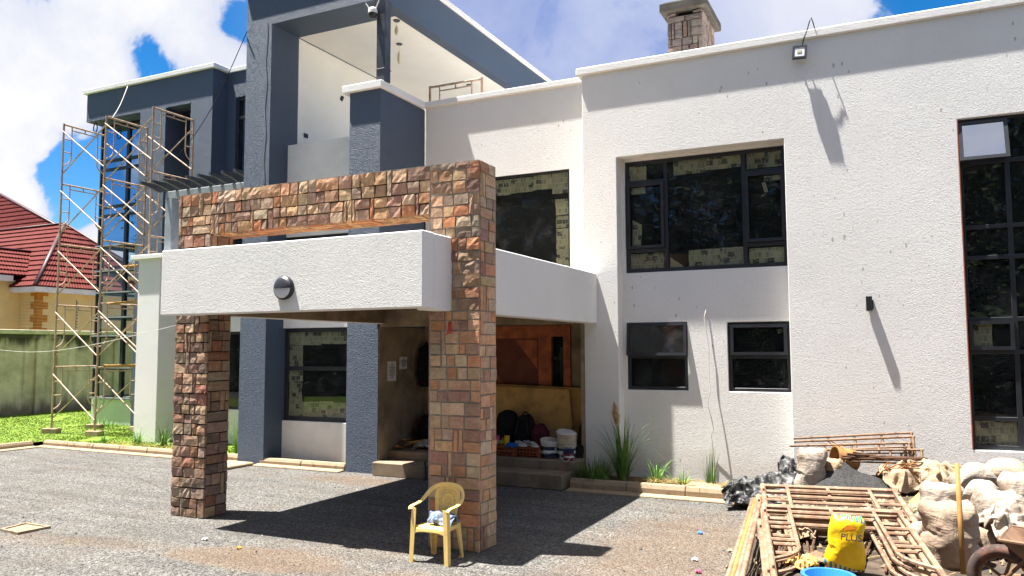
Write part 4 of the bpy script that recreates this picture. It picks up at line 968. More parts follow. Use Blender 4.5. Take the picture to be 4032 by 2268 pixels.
# ------------------------------------------------------------------ fittings on the house
def fittings():
    # round bulkhead lamp on the canopy
    t = thing('bulkhead_lamp', (-7.295, 8.165, 3.33), 'round dark grey bulkhead lamp with half covered lens on the white canopy beam', 'lamp')
    Mx = Matrix.Translation((-7.295, 8.164, 3.33)) @ Matrix.Rotation(R(90), 4, 'X')
    m = MB(); m.lathe([(0, .0), (.155, 0), (.16, .02), (.158, .05), (.145, .062)], 40, Mx); m.build('base', M['blackplastic'], t, smooth=True)
    m = MB(); n = 24
    def dome(u, v):
        a = math.pi*u; r = .147*v; return Mx @ Vector((r*math.cos(a), r*math.sin(a)*1., .062+.042*math.sqrt(max(0, 1-v*v))))
    m.grid(dome, 24, 8); m.prism([Mx @ Vector((-.147, 0, .062)), Mx @ Vector((.147, 0, .062)), Mx @ Vector((.10, 0, .094)), Mx @ Vector((0, 0, .106)), Mx @ Vector((-.10, 0, .094))], (0, 0, -.006)); m.build('hood', M['greyplastic'], t, smooth=False)
    m = MB()
    def lens(u, v):
        a = math.pi+math.pi*u; r = .138*v; return Mx @ Vector((r*math.cos(a), r*math.sin(a), .062+.024*math.sqrt(max(0, 1-v*v))))
    m.grid(lens, 24, 8); m.build('lens', M['opal'], t, smooth=True)
    # up and down wall lamp
    t = thing('wall_lamp', (-.39, 14.4, 3.24), 'small black box shaped wall lamp halfway up the sunlit white wall', 'lamp')
    m = MB(); m.box(-.44, -.345, 14.28, 14.385, 3.12, 3.36); m.build('body', M['blackplastic'], t, bevel=.006)
    m = MB(); m.box(-.42, -.33, 14.386, 14.4, 3.15, 3.3); m.build('bracket', M['blackplastic'], t)
    m = MB(); m.box(-.43, -.355, 14.29, 14.375, 3.112, 3.119); m.build('lens', M['opal'], t)
    # flood light
    t = thing('floodlight', (-1.34, 14.4, 7.63), 'small black LED floodlight hung just under the right parapet', 'floodlight')
    mt = Matrix.Translation((-1.34, 14.27, 7.63)) @ Matrix.Rotation(R(-8), 4, 'X') @ Matrix.Rotation(R(4), 4, 'Y')
    m = MB(); m.wall('y', -.03, .03, -.115, .115, -.115, .115, [(-.085, .085, -.085, .085)]); m.box(-.1, .1, .0, .05, -.1, .1); m.v = [tuple(mt @ Vector(q)) for q in m.v]; m.build('housing', M['blackplastic'], t, weld=False)
    m = MB(); m.box(-.084, .084, -.02, -.012, -.084, .084, mt); m.build('lens', M['opal'], t)
    m = MB(); m.box(-.035, .035, -.028, -.021, -.02, .03, mt); m.build('led', M['dryled'], t)
    m = MB(); m.tube([(-1.4, 14.33, 7.6), (-1.4, 14.41, 7.6)], .012); m.tube([(-1.28, 14.33, 7.6), (-1.28, 14.41, 7.6)], .012); m.build('bracket', M['blackplastic'], t)
    def cab(pts, r, mat, label, name='cable', sub=True):
        m = MB(); m.tube(pts, r, 5); return tag(m.build(name, M[mat], smooth=True), label, 'cable')
    cab([(-1.30, 14.30, 7.74), (-1.26, 14.26, 7.86), (-1.20, 14.25, 8.0), (-1.16, 14.25, 8.14), (-1.13, 14.24, 8.20), (-1.10, 14.27, 8.1), (-1.09, 14.4, 8.04)], .010, 'cable', 'loose black cable looping over the parapet to the floodlight')
    cab([(-3.13, 14.695, 3.27), (-3.17, 14.66, 3.1), (-3.14, 14.66, 2.8), (-3.1, 14.66, 2.5), (-3.11, 14.65, 2.1), (-3.09, 14.62, 1.75), (-3.13, 14.58, 1.5), (-3.07, 14.6, 1.25), (-3.04, 14.62, 1.05), (-3.09, 14.64, .95), (-3.06, 14.68, .6), (-3.04, 14.69, .2)], .008, 'whitecable', 'thin pale cable dangling from the wall between the two small windows')
    a, b = on(321, 217, 'y', 16.99), on(281, 298, 'y', 15.5)
    cab([a.lerp(b, i/8)+Vector((0, 0, -.12*math.sin(math.pi*i/8))) for i in range(9)], .010, 'whitecable', 'pale rope hanging from the far blue roof edge to the scaffold')
    a, b = on(622, 78, 'y', 13.44), on(452, 385, 'y', 16.8)
    cab([a.lerp(b, i/12)+Vector((0, 0, -.35*math.sin(math.pi*i/12))) for i in range(13)], .010, 'cable', 'dark wire sagging from the tall blue pier down to the scaffold')
    a = Vector((-31.2, 12.5, 2.35)); b = Vector((-10.1, 8.83, 2.90))
    a = on(0, 880, 'x', -29.5); b = Vector((-10.15, 8.9, 2.9)); 
    cab([a.lerp(b, i/16)+Vector((0, 0, -.22*math.sin(math.pi*i/16))) for i in range(17)], .005, 'whitecable', 'long thin pale line strung from the boundary wall to the left stone pillar')
    a = on(180, 1030/1.0, 'x', -37.2); 
    a = Vector((-38.5, 22.3, 6.1)); b = on(192, 870, 'y', 23.0); c = on(46, 1085, 'y', 22.2)
    cab([c, c.lerp(b, .5)+Vector((0, 0, -.08)), b], .018, 'whitecable', 'taut pale cable crossing the neighbouring red roof')
    # camera on the post
    t = thing('security_camera', (-9.72, 13.5, 9.74), 'white dome security camera with two aerials on top of the steel post', 'camera')
    m = MB(); Mx = Matrix.Translation((-9.74, 13.42, 9.62))
    m.lathe([(.0, -.11), (.05, -.1), (.085, -.06), (.095, 0), (.085, .06), (.05, .1), (0, .11)], 20, Mx); m.build('head', M['blackplastic'], t, smooth=True)
    m = MB(); m.lathe([(.1, -.01), (.1, .06), (.085, .1), (.04, .13), (0, .135)], 20, Mx); m.build('shell', M['bucketwhite'], t, smooth=True)
    for dx in (-1, 1):
        m = MB(); m.tube([(-9.74+dx*.07, 13.42, 9.7), (-9.74+dx*.17, 13.4, 9.86)], .014, 6); m.build('aerial', M['bucketwhite'], t)
    m = MB(); m.tube([(-9.73, 13.44, 9.72), (-9.70, 13.55, 9.76)], .03, 6); m.build('mount', M['blackplastic'], t)
    for (x, y, l, L) in ((-10.68, 15.81, 'wrapped pendant bulb hanging in the middle of the balcony ceiling', .32), (-9.95, 14.62, 'smaller pendant bulb close to the steel post', .22), (-10.6, 19.2, 'distant dark ceiling rose seen low over the parapet', .05)):
        t = thing('pendant_bulb', (x, y, 9.96), l, 'lamp', 'bulbs hanging in the balcony')
        m = MB(); m.lathe([(0, 9.93), (.07, 9.94), (.08, 9.963)], 14, Matrix.Translation((x, y, 0))); m.build('ceiling_rose', M['steel'], t)
        if L > .1:
            m = MB(); m.tube([(x, y, 9.94), (x, y, 9.94-L*.5)], .006, 5); m.build('cord', M['whitecable'], t)
            z = 9.94-L*.5; m = MB(); m.lathe([(0, z-L*1.0), (.02, z-L*.97), (.045, z-L*.7), (.04, z-L*.3), (.015, z)], 12, Matrix.Translation((x, y, 0))); m.build('bulb', M['coping'], t, smooth=True)
    t = thing('wire_ring', (-23.7, 17.4, 9.9), 'small dark wire ring hanging under the far blue soffit', 'ring')
    m = MB(); m.tube([(-23.72+.09*math.cos(a*.3), 17.3, 9.9+.15*math.sin(a*.3)) for a in range(22)], .018, 6); m.build('loop', M['steel'], t)
    # notices in the porch
    for (y0, y1, z0, z1, l) in ((13.78, 14.10, 1.86, 2.27, 'larger taped white notice on the bare porch wall, lower of two'), (14.22, 14.52, 2.10, 2.36, 'smaller white notice on the bare porch wall, higher and deeper in')):
        t = thing('paper_notice', (-9.55, (y0+y1)/2, z0), l, 'notice', 'notices on the porch wall')
        m = MB(); m.grid(lambda u, v: (-9.545+.012*noise.noise(Vector((u*3, v*3, y0))), y0+(y1-y0)*u, z0+(z1-z0)*v), 6, 6); m.build('sheet', M['paper'], t)
        m = MB()
        for k in range(7):
            w = (.35, .8, .72, .78, .6, .76, .4)[k]; zz = z1-(z1-z0)*(.2+.1*k); c = (y0+y1)/2
            m.box(-9.532, -9.530, c-(y1-y0)*.42*w, c+(y1-y0)*.42*w, zz-.006, zz+.006)
        m.build('printed_lines', M['ink'], t)
M['dryled'] = plain('yellow_led', (.42, .38, .24), .4, .05, 8, .3)

# ------------------------------------------------------------------ soft shapes
def soft(name, c, rad, mat, label, cat, seed, group=None, rz=0, tilt=0, neck=0., fold=.05, sq=3., sub=5, flat=.0, parent=None, wr=9, ups=0.):
    """stuffed sack or bundle: squarish body, cloth folds, optional gathered neck"""
    bm = bmesh.new(); bmesh.ops.create_icosphere(bm, subdivisions=sub, radius=1)
    rx, ry, rzz = rad; sd = Vector((seed*3.7, seed*1.3, seed*2.1))
    for v in bm.verts:
        p = v.co.normalized(); d = (abs(p.x)**sq+abs(p.y)**sq+abs(p.z)**sq)**(-1/sq); q = p*d
        h = q.z; f = 1.
        if neck and h > .35:
            k = (h-.35)/.65; f = 1-(1-neck)*min(1, k*1.2)**1.3
            f *= 1+.16*k*math.sin(math.atan2(p.y, p.x)*wr+seed)
        if h < 0: f *= 1+.10*(-h)
        wv = Vector((noise.noise(q*.9+sd), noise.noise(q*.9-sd), noise.noise(q*.9+sd*2)))
        w = noise.noise(q*1.1+sd)*.13
        for (sx, sy, sz, am, pw) in ((1.7, 1.7, .5, .9*(.4+.6*max(0, .5+h*.5)), 3.2), (.55, .55, 1.9, .9*(1-.3*max(0, h)), 3.4), (2.6, .6, 1.2, .55, 3.4), (.7, 3.0, 2.0, .5, 3.4)):
            w += fold*am*(max(0, 1-abs(noise.noise(Vector((q.x*sx, q.y*sy, q.z*sz))+wv*.8+sd*(1+sx)))*pw)**1.4-.3)
        w += fold*.10*noise.noise(q*7+sd)
        q = Vector((q.x*f, q.y*f, q.z)) + p*w
        if q.z < -.86+flat: q.z = -.86+flat
        q.z += ups
        v.co = (q.x*rx, q.y*ry, q.z*rzz)
    mt = Matrix.Rotation(rz, 4, 'Z') @ Matrix.Rotation(tilt, 4, 'X')
    zmin = min((mt @ v.co).z for v in bm.verts)
    for v in bm.verts: v.co = mt @ v.co; v.co.z -= zmin
    me = bpy.data.meshes.new(name); bm.to_mesh(me); bm.free()
    for p in me.polygons: p.use_smooth = True
    me.materials.append(mat); o = bpy.data.objects.new(name, me); COL.objects.link(o); o.location = c
    if parent: o.parent = parent; return o
    return tag(o, label, cat, group)
def crumple(name, c, rx, ry, h, mat, label, cat, seed, rz=0, group=None, n=70, amp=.5, frq=2.2, parent=None, th=.012):
    """crumpled sheet or cloth heaped on itself"""
    m = MB(); sd = Vector((seed*2.3, seed*5.1, 0)); ca, sa = math.cos(rz), math.sin(rz)
    def fn(u, v):
        x, y = 2*u-1, 2*v-1; r = math.sqrt(x*x+y*y)/1.2; p = Vector((x, y, 0))*frq+sd
        rg = sum((.5-abs(noise.noise(p*(1.9**k)+Vector((0, 0, k*3)))))*(.42**k) for k in range(3))
        dx = noise.noise(p*1.4+Vector((9, 0, 0)))*.18; dy = noise.noise(p*1.4+Vector((0, 9, 0)))*.18
        z = h*max(0, (1-r*r))**.55*(1-amp+amp*rg*1.8)+.02*rg
        edge = 1+.25*noise.noise(Vector((math.atan2(y, x)*1.5, seed, 2)))
        X, Y = (x+dx)*rx*edge, (y+dy)*ry*edge
        return (c[0]+X*ca-Y*sa, c[1]+X*sa+Y*ca, c[2]+max(z, -.03)+.004)
    m.grid(fn, n, n)
    o = m.build(name, mat, parent, smooth=True)
    sm = o.modifiers.new('thickness', 'SOLIDIFY'); sm.thickness = th
    if parent: return o
    return tag(o, label, cat, group)

# ------------------------------------------------------------------ draped cloth shapes (cloth simulated once, stored as vertex offsets in plain numbers)
CLOTH = {
'standing': (0.804, 30, 40, (
5,3,2,3,6,-11,-6,-2,0,2,5,6,7,9,10,10,9,9,20,0,-19,-5,-4,-2,0,1,3,3,5,-1,2,3,1,5,-5,-3,-4,-4,-5,-4,-4,-27,-5,-4,8,-8,-3,-2,-1,0,2,3,5,7,8,10,11,10,12,18,-18,-6,-4,-3,-2,0,2,3,4,-1,2,1,2,2,8,-6,-4,-4,-3,-2,-1,4,-27,-4,-7,-7,-2,-2,1,-2,0,2,3,4,7,7,9,10,8,13,18,-17,-8,-3,-1,-1,0,2,2,2,1,1,1,1,2,2,6,-10,-2,-1,0,5,4,-26,-4,-6,-8,-6,-3,-2,0,0,2,3,3,5,7,7,9,8,18,12,-13,-12,0,-1,1,0,2,1,2,0,1,1,1,2,2,4,-8,1,1,4,5,4,-26,-4,-5,-7,-7,-5,-3,-1,0,1,3,3,4,6,6,6,15,10,-1,9,-18,0,1,1,1,1,2,1,1,0,0,1,1,5,-5,2,2,3,5,6,3,-25,-4,-5,-6,-7,-6,-4,-2,0,0,2,2,4,4,6,5,14,0,9,9,-17,1,2,1,2,2,1,2,0,0,0,3,-2,0,2,2,4,4,6,5,3,-26,-2,-4,-7,-6,-6,-5,-2,-1,0,1,1,3,4,4,5,11,3,13,-1,-11,5,0,2,2,2,2,1,0,1,0,1,0,1,2,2,4,5,6,4,4,-25,-2,-5,-5,-7,-6,-4,-4,-2,0,0,2,2,3,3,5,5,9,11,-8,-1,5,0,2,3,2,3,1,1,0,1,0,1,1,2,2,5,5,5,4,3,-23,-2,-4,-6,-6,-6,-5,-3,-2,-1,0,0,2,2,3,4,5,12,-2,-1,4,2,5,1,3,3,2,2,1,0,1,0,1,1,2,3,4,5,2,-5,10,-17,-2,-5,-5,-6,-5,-5,-4,-2,-2,0,0,1,2,3,3,4,9,0,3,3,3,3,3,4,2,3,2,1,1,0,
1,0,1,2,3,4,-3,4,2,4,-13,-1,-4,-5,-6,-5,-5,-4,-2,-2,-1,0,1,2,2,3,4,4,4,4,4,3,3,4,3,3,3,2,1,1,0,1,0,1,2,3,1,1,2,3,1,-11,-12,-3,4,-3,-6,-4,-4,-3,-1,-1,-1,1,1,2,4,3,4,4,4,4,3,4,4,4,3,3,2,1,1,1,0,0,1,1,2,2,2,2,3,1,-23,0,-3,-4,-2,1,-6,-3,-1,-2,-1,-1,1,1,2,2,4,4,4,4,4,4,4,4,4,3,3,2,2,1,0,1,0,1,1,1,2,2,3,2,1,-31,8,-3,-7,3,-2,-4,-2,-2,-2,-1,-1,0,1,2,3,3,3,5,4,3,5,4,4,4,3,3,2,2,1,1,1,0,1,1,1,2,2,3,2,1,-33,0,-1,-2,-1,0,1,-2,-2,-2,-1,0,0,0,2,2,3,4,4,4,4,3,5,4,4,3,3,3,2,1,1,0,1,0,1,2,2,2,2,2,1,-32,-1,-1,-1,0,-1,0,-1,-1,-1,-1,-1,0,0,2,2,3,3,4,3,4,4,4,4,4,3,3,3,2,1,1,0,1,0,1,2,1,2,3,2,1,-32,0,-1,-1,0,0,0,-1,0,-2,-1,0,-1,1,1,2,3,3,3,4,3,4,3,4,4,3,3,2,2,1,1,1,0,0,0,0,1,5,3,1,1,-30,0,0,0,-1,0,1,0,-1,-1,-1,0,-1,1,1,2,2,3,3,3,3,3,4,3,3,3,3,2,1,2,1,0,0,0,0,0,1,3,3,4,1,-28,0,-1,1,0,0,1,0,-1,0,-1,-1,0,1,1,2,2,2,3,3,2,3,3,3,2,3,2,1,2,2,0,1,0,0,0,0,1,1,4,4,2,-26,0,0,0,1,0,1,0,0,0,-1,0,0,1,0,2,2,2,2,3,2,
2,2,3,2,1,2,2,1,1,1,1,0,0,1,0,1,1,1,0,7,-25,2,1,-1,1,1,1,1,0,0,0,0,0,0,1,1,2,2,2,2,1,2,0,4,1,2,0,2,1,2,0,1,1,0,1,0,1,-2,3,-1,7,-21,2,1,0,1,1,2,0,1,0,0,0,0,0,0,1,1,2,2,1,2,-3,4,2,-3,4,2,1,2,1,1,1,1,1,0,1,0,-1,2,0,0,-12,-1,1,2,2,2,1,1,0,1,-1,0,0,1,-1,1,1,1,1,0,2,-5,5,1,-4,5,2,1,2,2,1,1,2,1,1,0,1,-1,0,0,2,-12,0,1,2,2,2,1,1,1,0,0,-1,0,-2,2,0,0,1,0,1,-1,-1,-11,11,0,-2,6,2,2,2,2,2,2,2,1,1,1,-1,0,0,1,-11,0,1,3,2,2,1,1,0,0,0,-1,-1,-4,4,0,0,0,-1,0,-2,-3,-13,11,3,-4,8,2,3,3,2,3,2,3,2,2,0,0,0,0,1,-12,0,3,2,2,1,2,0,0,-1,0,-1,-5,0,3,-1,0,-1,-1,-1,-3,-3,-15,8,8,-4,7,3,4,4,3,3,3,3,3,3,2,0,-1,-1,1,-11,-1,3,3,1,1,-1,-5,5,-1,-1,-1,-5,3,-1,-1,-1,-1,-1,-2,-3,-2,-12,-11,18,4,2,5,4,5,4,4,4,4,4,3,3,1,-1,-1,1,-13,1,3,2,0,-1,-9,3,3,-2,-3,2,-5,2,-1,-1,-2,-2,-1,-3,-2,-4,-11,-15,17,8,3,4,6,5,6,5,5,4,5,4,4,3,0,-2,0,-14,2,4,-1,-2,-4,-6,-8,9,-4,1,-4,4,-2,-2,-2,-1,-2,-2,-2,-4,-3,-11,-18,15,11,4,4,6,7,6,7,5,5,6,5,5,4,3,-4,2,-15,3,-2,-3,-9,-2,-9,3,-7,5,-2,
-3,3,0,-1,-1,-2,-2,-2,-3,-5,-6,-20,6,-3,18,3,4,5,9,7,7,7,6,6,6,5,5,5,2,-4,-12,-3,-5,-6,-8,-6,-2,-4,-9,4,1,1,0,1,1,0,-1,-2,-3,-5,-8,-10,-20,12,2,12,2,4,7,7,8,8,8,8,6,5,4,3,0,12,7,-582,-3,-2,-1,5,-11,0,1,2,4,5,6,7,9,9,8,8,11,19,-18,-9,-3,-1,0,1,1,2,1,3,2,2,1,-1,5,-6,-5,-4,-2,0,-28,-8,-4,-4,-4,3,-4,2,2,3,4,5,6,7,8,10,5,16,18,-18,-9,-2,0,0,1,2,1,1,1,2,1,1,0,5,-7,-2,-2,1,5,-27,-7,-8,-5,-5,-1,0,0,2,2,3,5,5,6,7,7,8,20,0,4,-17,0,1,0,1,1,2,0,1,1,1,1,4,-4,-1,-1,2,4,5,-26,-7,-7,-7,-4,-3,-1,0,0,3,2,4,4,6,6,6,7,19,3,3,-16,1,1,1,1,2,1,0,0,1,1,0,4,-3,0,1,4,5,5,-25,-6,-7,-7,-5,-4,-2,0,0,1,3,3,4,4,6,5,6,13,16,-11,-6,1,1,2,1,1,1,1,0,1,0,1,-1,1,2,3,4,6,4,-24,-5,-7,-7,-6,-4,-2,-1,0,1,1,3,3,5,4,5,6,9,17,-11,-2,1,2,2,1,2,1,1,0,0,1,0,0,1,2,4,5,5,5,-25,-5,-5,-7,-5,-4,-3,-2,0,0,1,2,3,4,4,5,4,5,17,-1,-6,2,2,3,1,2,1,1,0,0,1,0,0,2,2,5,5,5,4,-24,-4,-6,-6,-5,-5,-3,-2,0,0,1,1,3,3,4,4,4,4,6,10,-5,3,3,2,3,2,1,0,1,0,0,1,1,1,3,4,5,3,-5,-12,-5,-5,-6,-5,-4,-4,-2,-1,0,0,2,2,3,3,4,4,
5,5,8,-2,3,3,3,3,3,1,1,0,1,0,0,1,1,3,4,-4,3,5,-16,-10,-3,1,-5,-5,-2,-3,-1,0,0,1,2,2,3,4,4,4,5,3,4,4,4,3,3,2,2,1,1,0,0,1,0,2,2,1,0,2,4,-19,-6,-3,-2,-3,-3,-3,-2,-2,0,0,0,2,2,3,4,4,5,4,4,4,3,4,4,3,3,2,1,1,0,0,1,0,1,1,2,1,2,2,-23,-1,-2,-3,-2,-3,-3,-2,-1,-1,-1,1,1,2,3,4,4,4,5,4,3,5,4,3,4,3,2,1,1,1,0,1,0,1,1,1,1,2,2,-23,-1,-2,-5,-2,-2,0,-3,-1,-1,-1,0,2,1,3,3,5,4,4,4,4,4,4,4,4,3,2,2,1,1,0,1,0,0,1,2,1,2,1,-27,-1,-1,-1,-4,0,0,-2,-1,-2,-1,0,1,2,3,3,4,4,4,4,4,4,4,4,4,3,2,2,2,0,1,0,1,0,1,1,2,1,2,-32,-1,0,0,0,0,-1,-1,-1,-2,0,0,0,2,2,3,4,4,4,4,3,5,4,3,4,3,3,1,2,1,0,0,0,1,1,1,1,2,2,-31,-1,0,0,0,0,0,-1,-1,-1,-1,0,1,1,3,3,3,3,4,4,3,4,4,3,4,2,3,2,1,1,0,1,0,0,1,1,2,1,2,-30,0,0,0,0,1,0,0,-1,-1,-1,0,1,1,2,3,3,3,4,3,3,3,4,3,3,2,3,1,2,0,1,0,0,0,2,1,2,1,1,-27,0,0,0,1,1,0,0,-1,0,-1,0,1,1,2,2,3,3,3,3,3,3,2,3,2,2,3,1,1,1,1,0,0,1,0,0,4,1,1,-25,0,1,0,1,1,1,0,-1,0,0,0,1,1,2,2,2,3,3,2,2,2,2,2,2,2,1,
2,1,1,1,0,1,-1,1,1,-2,0,6,-21,0,0,1,2,1,1,0,0,0,0,0,1,1,1,2,2,3,2,2,2,1,1,1,2,1,2,1,2,1,0,1,1,0,-1,0,-1,1,4,-19,2,1,1,2,1,1,1,0,0,0,0,0,1,2,1,2,2,2,1,-3,5,0,1,1,1,2,1,2,1,1,1,1,0,0,0,-1,0,0,-13,2,2,1,2,2,1,1,0,0,0,0,0,1,1,1,1,0,3,-9,6,3,1,0,1,-1,3,2,2,2,1,1,2,1,0,0,0,-1,-1,-11,2,2,2,2,2,1,1,-1,-1,1,0,0,0,1,1,0,0,0,-12,7,4,1,0,1,-1,4,2,2,2,3,2,1,2,1,0,-1,0,-1,-11,2,2,3,2,1,2,-5,3,0,0,0,1,0,0,0,-1,0,-2,-14,6,7,-2,2,0,2,-2,6,3,3,3,2,3,3,1,0,0,-1,0,-10,1,3,2,2,0,-1,-6,5,0,0,1,0,-1,0,0,-1,-2,-2,-13,-9,15,3,0,1,1,-2,7,4,4,4,4,3,4,3,1,-1,-1,0,-11,2,2,2,0,-1,-10,4,1,2,0,1,0,-1,0,-1,-2,-2,-4,-9,-16,16,3,1,1,1,-2,8,5,5,5,5,4,4,4,3,0,-1,-1,-12,3,3,-1,-3,-4,-11,5,2,1,1,1,0,0,0,-1,-2,-4,-5,-7,-18,2,16,0,1,3,-1,7,6,6,6,5,5,5,5,5,3,-1,-1,-14,4,-1,-3,-5,-6,-11,5,0,1,3,1,1,0,0,-1,-3,-4,-5,-7,-17,-9,18,5,1,2,5,2,7,8,7,7,5,6,4,6,5,4,-2,-14,-2,-3,-5,-6,-6,-10,4,-3,2,3,2,0,1,0,-1,-2,-4,-6,-8,-10,-20,17,8,2,3,3,5,7,8,8,8,7,5,4,5,6,
6,2,
184,3,3,3,4,4,3,2,1,1,0,0,1,1,2,1,0,-2,2,-11,2,-3,-4,-5,-4,-3,-3,-2,-4,-3,-2,-3,-2,-1,-2,0,0,0,1,2,1,19,-19,-1,2,1,3,2,1,-1,0,-1,0,0,0,1,0,0,-1,1,-6,-3,-3,-3,-3,-3,-3,-2,-1,-3,-2,-2,-2,-1,0,-1,1,1,2,3,3,20,22,-22,-15,-5,2,2,4,-1,0,-1,-1,-1,-1,0,0,0,-1,-1,1,-6,-3,-2,-2,-3,-2,-1,-2,-2,-2,-2,-2,-2,0,0,2,-1,2,3,4,14,22,28,-24,-18,-11,-5,0,1,1,0,-2,-1,-1,-2,-1,-1,-1,-2,4,-3,-6,-3,-1,-2,-2,-1,-1,-2,-1,-2,-2,-2,-2,0,1,3,-1,4,4,11,16,25,34,-27,-19,-15,-9,-4,-1,-1,0,-2,-1,-2,-3,-2,-2,-2,3,-3,-1,0,-9,-1,-1,0,-1,-1,-1,-2,-2,-2,-1,-1,-1,4,-2,5,5,9,14,18,26,37,-28,-21,-16,-12,-8,-4,-2,-1,-2,-2,-3,-3,-2,-3,-3,2,-6,1,0,-9,1,0,-1,0,-1,-1,-1,-2,-1,-2,2,-3,2,3,6,8,12,16,19,28,39,-30,-21,-18,-14,-10,-7,-4,-2,-3,-2,-4,-3,-3,-4,-5,0,-3,6,-7,-8,5,-3,0,0,0,-1,0,-2,-1,-1,0,1,3,5,7,10,13,17,22,29,37,-30,-21,-19,-15,-12,-9,-5,-5,-3,-3,-4,-4,-4,-4,-5,-4,1,4,-11,-3,5,-2,0,0,0,0,0,-1,-1,0,1,2,4,6,8,12,15,18,23,30,36,-31,-22,-19,-16,-14,-10,-7,-5,-5,-3,-4,-5,-4,-5,-6,-5,6,-7,-7,2,0,4,-3,1,1,0,0,-1,0,1,2,3,5,6,10,11,18,22,23,28,35,-31,-22,-20,-17,-15,-12,-8,-6,-5,-4,-4,-5,-5,-5,-6,-7,4,-7,-3,2,0,1,0,2,0,1,0,0,0,2,
2,4,5,7,8,17,22,22,18,30,35,-32,-23,-20,-18,-16,-13,-9,-7,-5,-4,-5,-4,-5,-5,-6,-6,-6,-2,0,1,1,1,1,1,0,1,1,0,1,2,3,4,4,9,12,21,15,19,21,33,36,-27,-23,-24,-21,-19,-16,-8,-7,-5,-4,-5,-4,-5,-5,-5,-5,-5,-2,0,0,0,1,0,1,1,1,1,0,1,2,3,4,6,14,14,10,18,20,24,32,45,-36,-23,-17,-22,-23,-14,-19,-5,-4,-4,-4,-5,-4,-5,-4,-4,-4,-2,-2,0,0,0,0,1,1,1,1,1,1,2,3,5,7,10,12,16,17,20,23,33,38,-28,-23,-23,-16,-18,-23,-16,-7,-4,-4,-5,-3,-4,-5,-3,-4,-3,-2,-2,-1,-1,0,1,0,1,1,1,1,1,3,3,5,8,10,13,14,18,19,23,34,36,-34,-23,-21,-19,-18,-17,-12,-9,-5,-4,-4,-4,-3,-4,-4,-3,-3,-2,-2,-1,-1,0,0,0,1,1,1,1,2,2,3,6,10,8,13,14,17,20,22,35,36,-35,-23,-20,-19,-17,-10,-14,-14,-5,-5,-4,-4,-4,-3,-3,-3,-3,-2,-2,-2,0,-1,0,1,0,2,1,1,1,2,3,5,7,12,13,15,17,20,22,35,33,-34,-22,-20,-18,-16,-14,-12,-10,-7,-5,-4,-4,-4,-4,-3,-3,-2,-3,-2,-1,-1,-1,0,0,1,2,1,1,1,3,3,4,6,17,15,16,12,18,23,34,31,-33,-22,-20,-17,-16,-13,-11,-9,-7,-6,-5,-4,-4,-3,-3,-3,-3,-3,-2,-1,-2,0,-1,1,1,1,1,2,2,2,3,4,9,8,15,17,21,18,18,33,30,-31,-24,-18,-17,-14,-13,-11,-8,-8,-5,-5,-4,-4,-3,-4,-3,-2,-3,-3,-2,-2,-1,0,1,1,2,1,2,1,2,3,5,6,10,12,14,19,20,22,34,30,-33,-21,-16,-17,-17,-12,-9,-9,-7,-5,-5,-4,-3,-3,-3,-3,-3,-3,-3,-3,
-3,0,-1,1,1,2,2,1,2,2,3,4,6,8,11,15,18,22,23,30,31,-31,-21,-19,-16,-14,-12,-9,-7,-7,-5,-4,-3,-3,-3,-3,-2,-3,-3,-4,-3,-4,4,-5,0,1,5,-1,1,1,1,3,5,5,8,10,17,20,17,23,29,33,-28,-22,-21,-16,-12,-11,-9,-7,-6,-4,-3,-3,-3,-1,-2,-3,-3,-3,-2,-6,4,-7,-1,5,-4,0,1,0,0,2,2,4,5,7,9,19,16,23,21,29,31,-32,-21,-19,-14,-12,-10,-8,-6,-4,-4,-2,-2,-2,1,-3,-2,-3,-3,-2,-7,6,-8,-3,7,-6,-1,0,-1,-1,1,2,4,5,6,11,12,18,20,22,30,31,-31,-21,-17,-14,-11,-9,-7,-6,-2,-2,-1,-1,2,-3,-1,-2,-3,-2,-5,-3,-4,6,-8,0,2,-7,-1,-1,-1,0,1,3,5,6,8,12,16,20,22,29,31,-30,-20,-16,-13,-11,-8,-6,-2,-1,0,0,0,4,-4,-2,-1,-3,-3,-3,-4,-3,7,-8,-5,3,-8,-2,-3,-2,0,1,3,3,5,7,10,16,18,23,28,30,-29,-19,-15,-11,-9,-8,-3,0,0,1,1,5,0,-4,0,-2,-2,-3,-4,-4,-3,7,-7,-8,2,-8,-3,-3,-2,-1,0,2,3,4,5,8,13,20,20,28,29,-27,-18,-13,-10,-6,-3,2,-4,1,2,2,5,-2,0,-1,-2,-2,-4,-3,-5,-5,0,1,-6,-5,-3,-4,-3,-3,-2,0,1,2,4,3,5,9,18,21,27,29,-26,-15,-11,-5,-3,2,-2,-1,2,3,0,5,-2,1,-1,-2,-2,-4,-4,-5,-4,-1,2,-7,-5,-4,-4,-4,-3,-2,-1,1,2,2,2,4,5,11,22,26,29,-23,-12,-4,-2,-1,1,3,-3,3,2,2,1,1,0,0,-2,-3,-4,-4,-6,-5,-1,4,-7,-6,-4,-3,-4,-3,-3,-1,0,1,2,1,3,3,5,16,23,30,-17,-1,-1,0,0,2,-1,2,2,2,
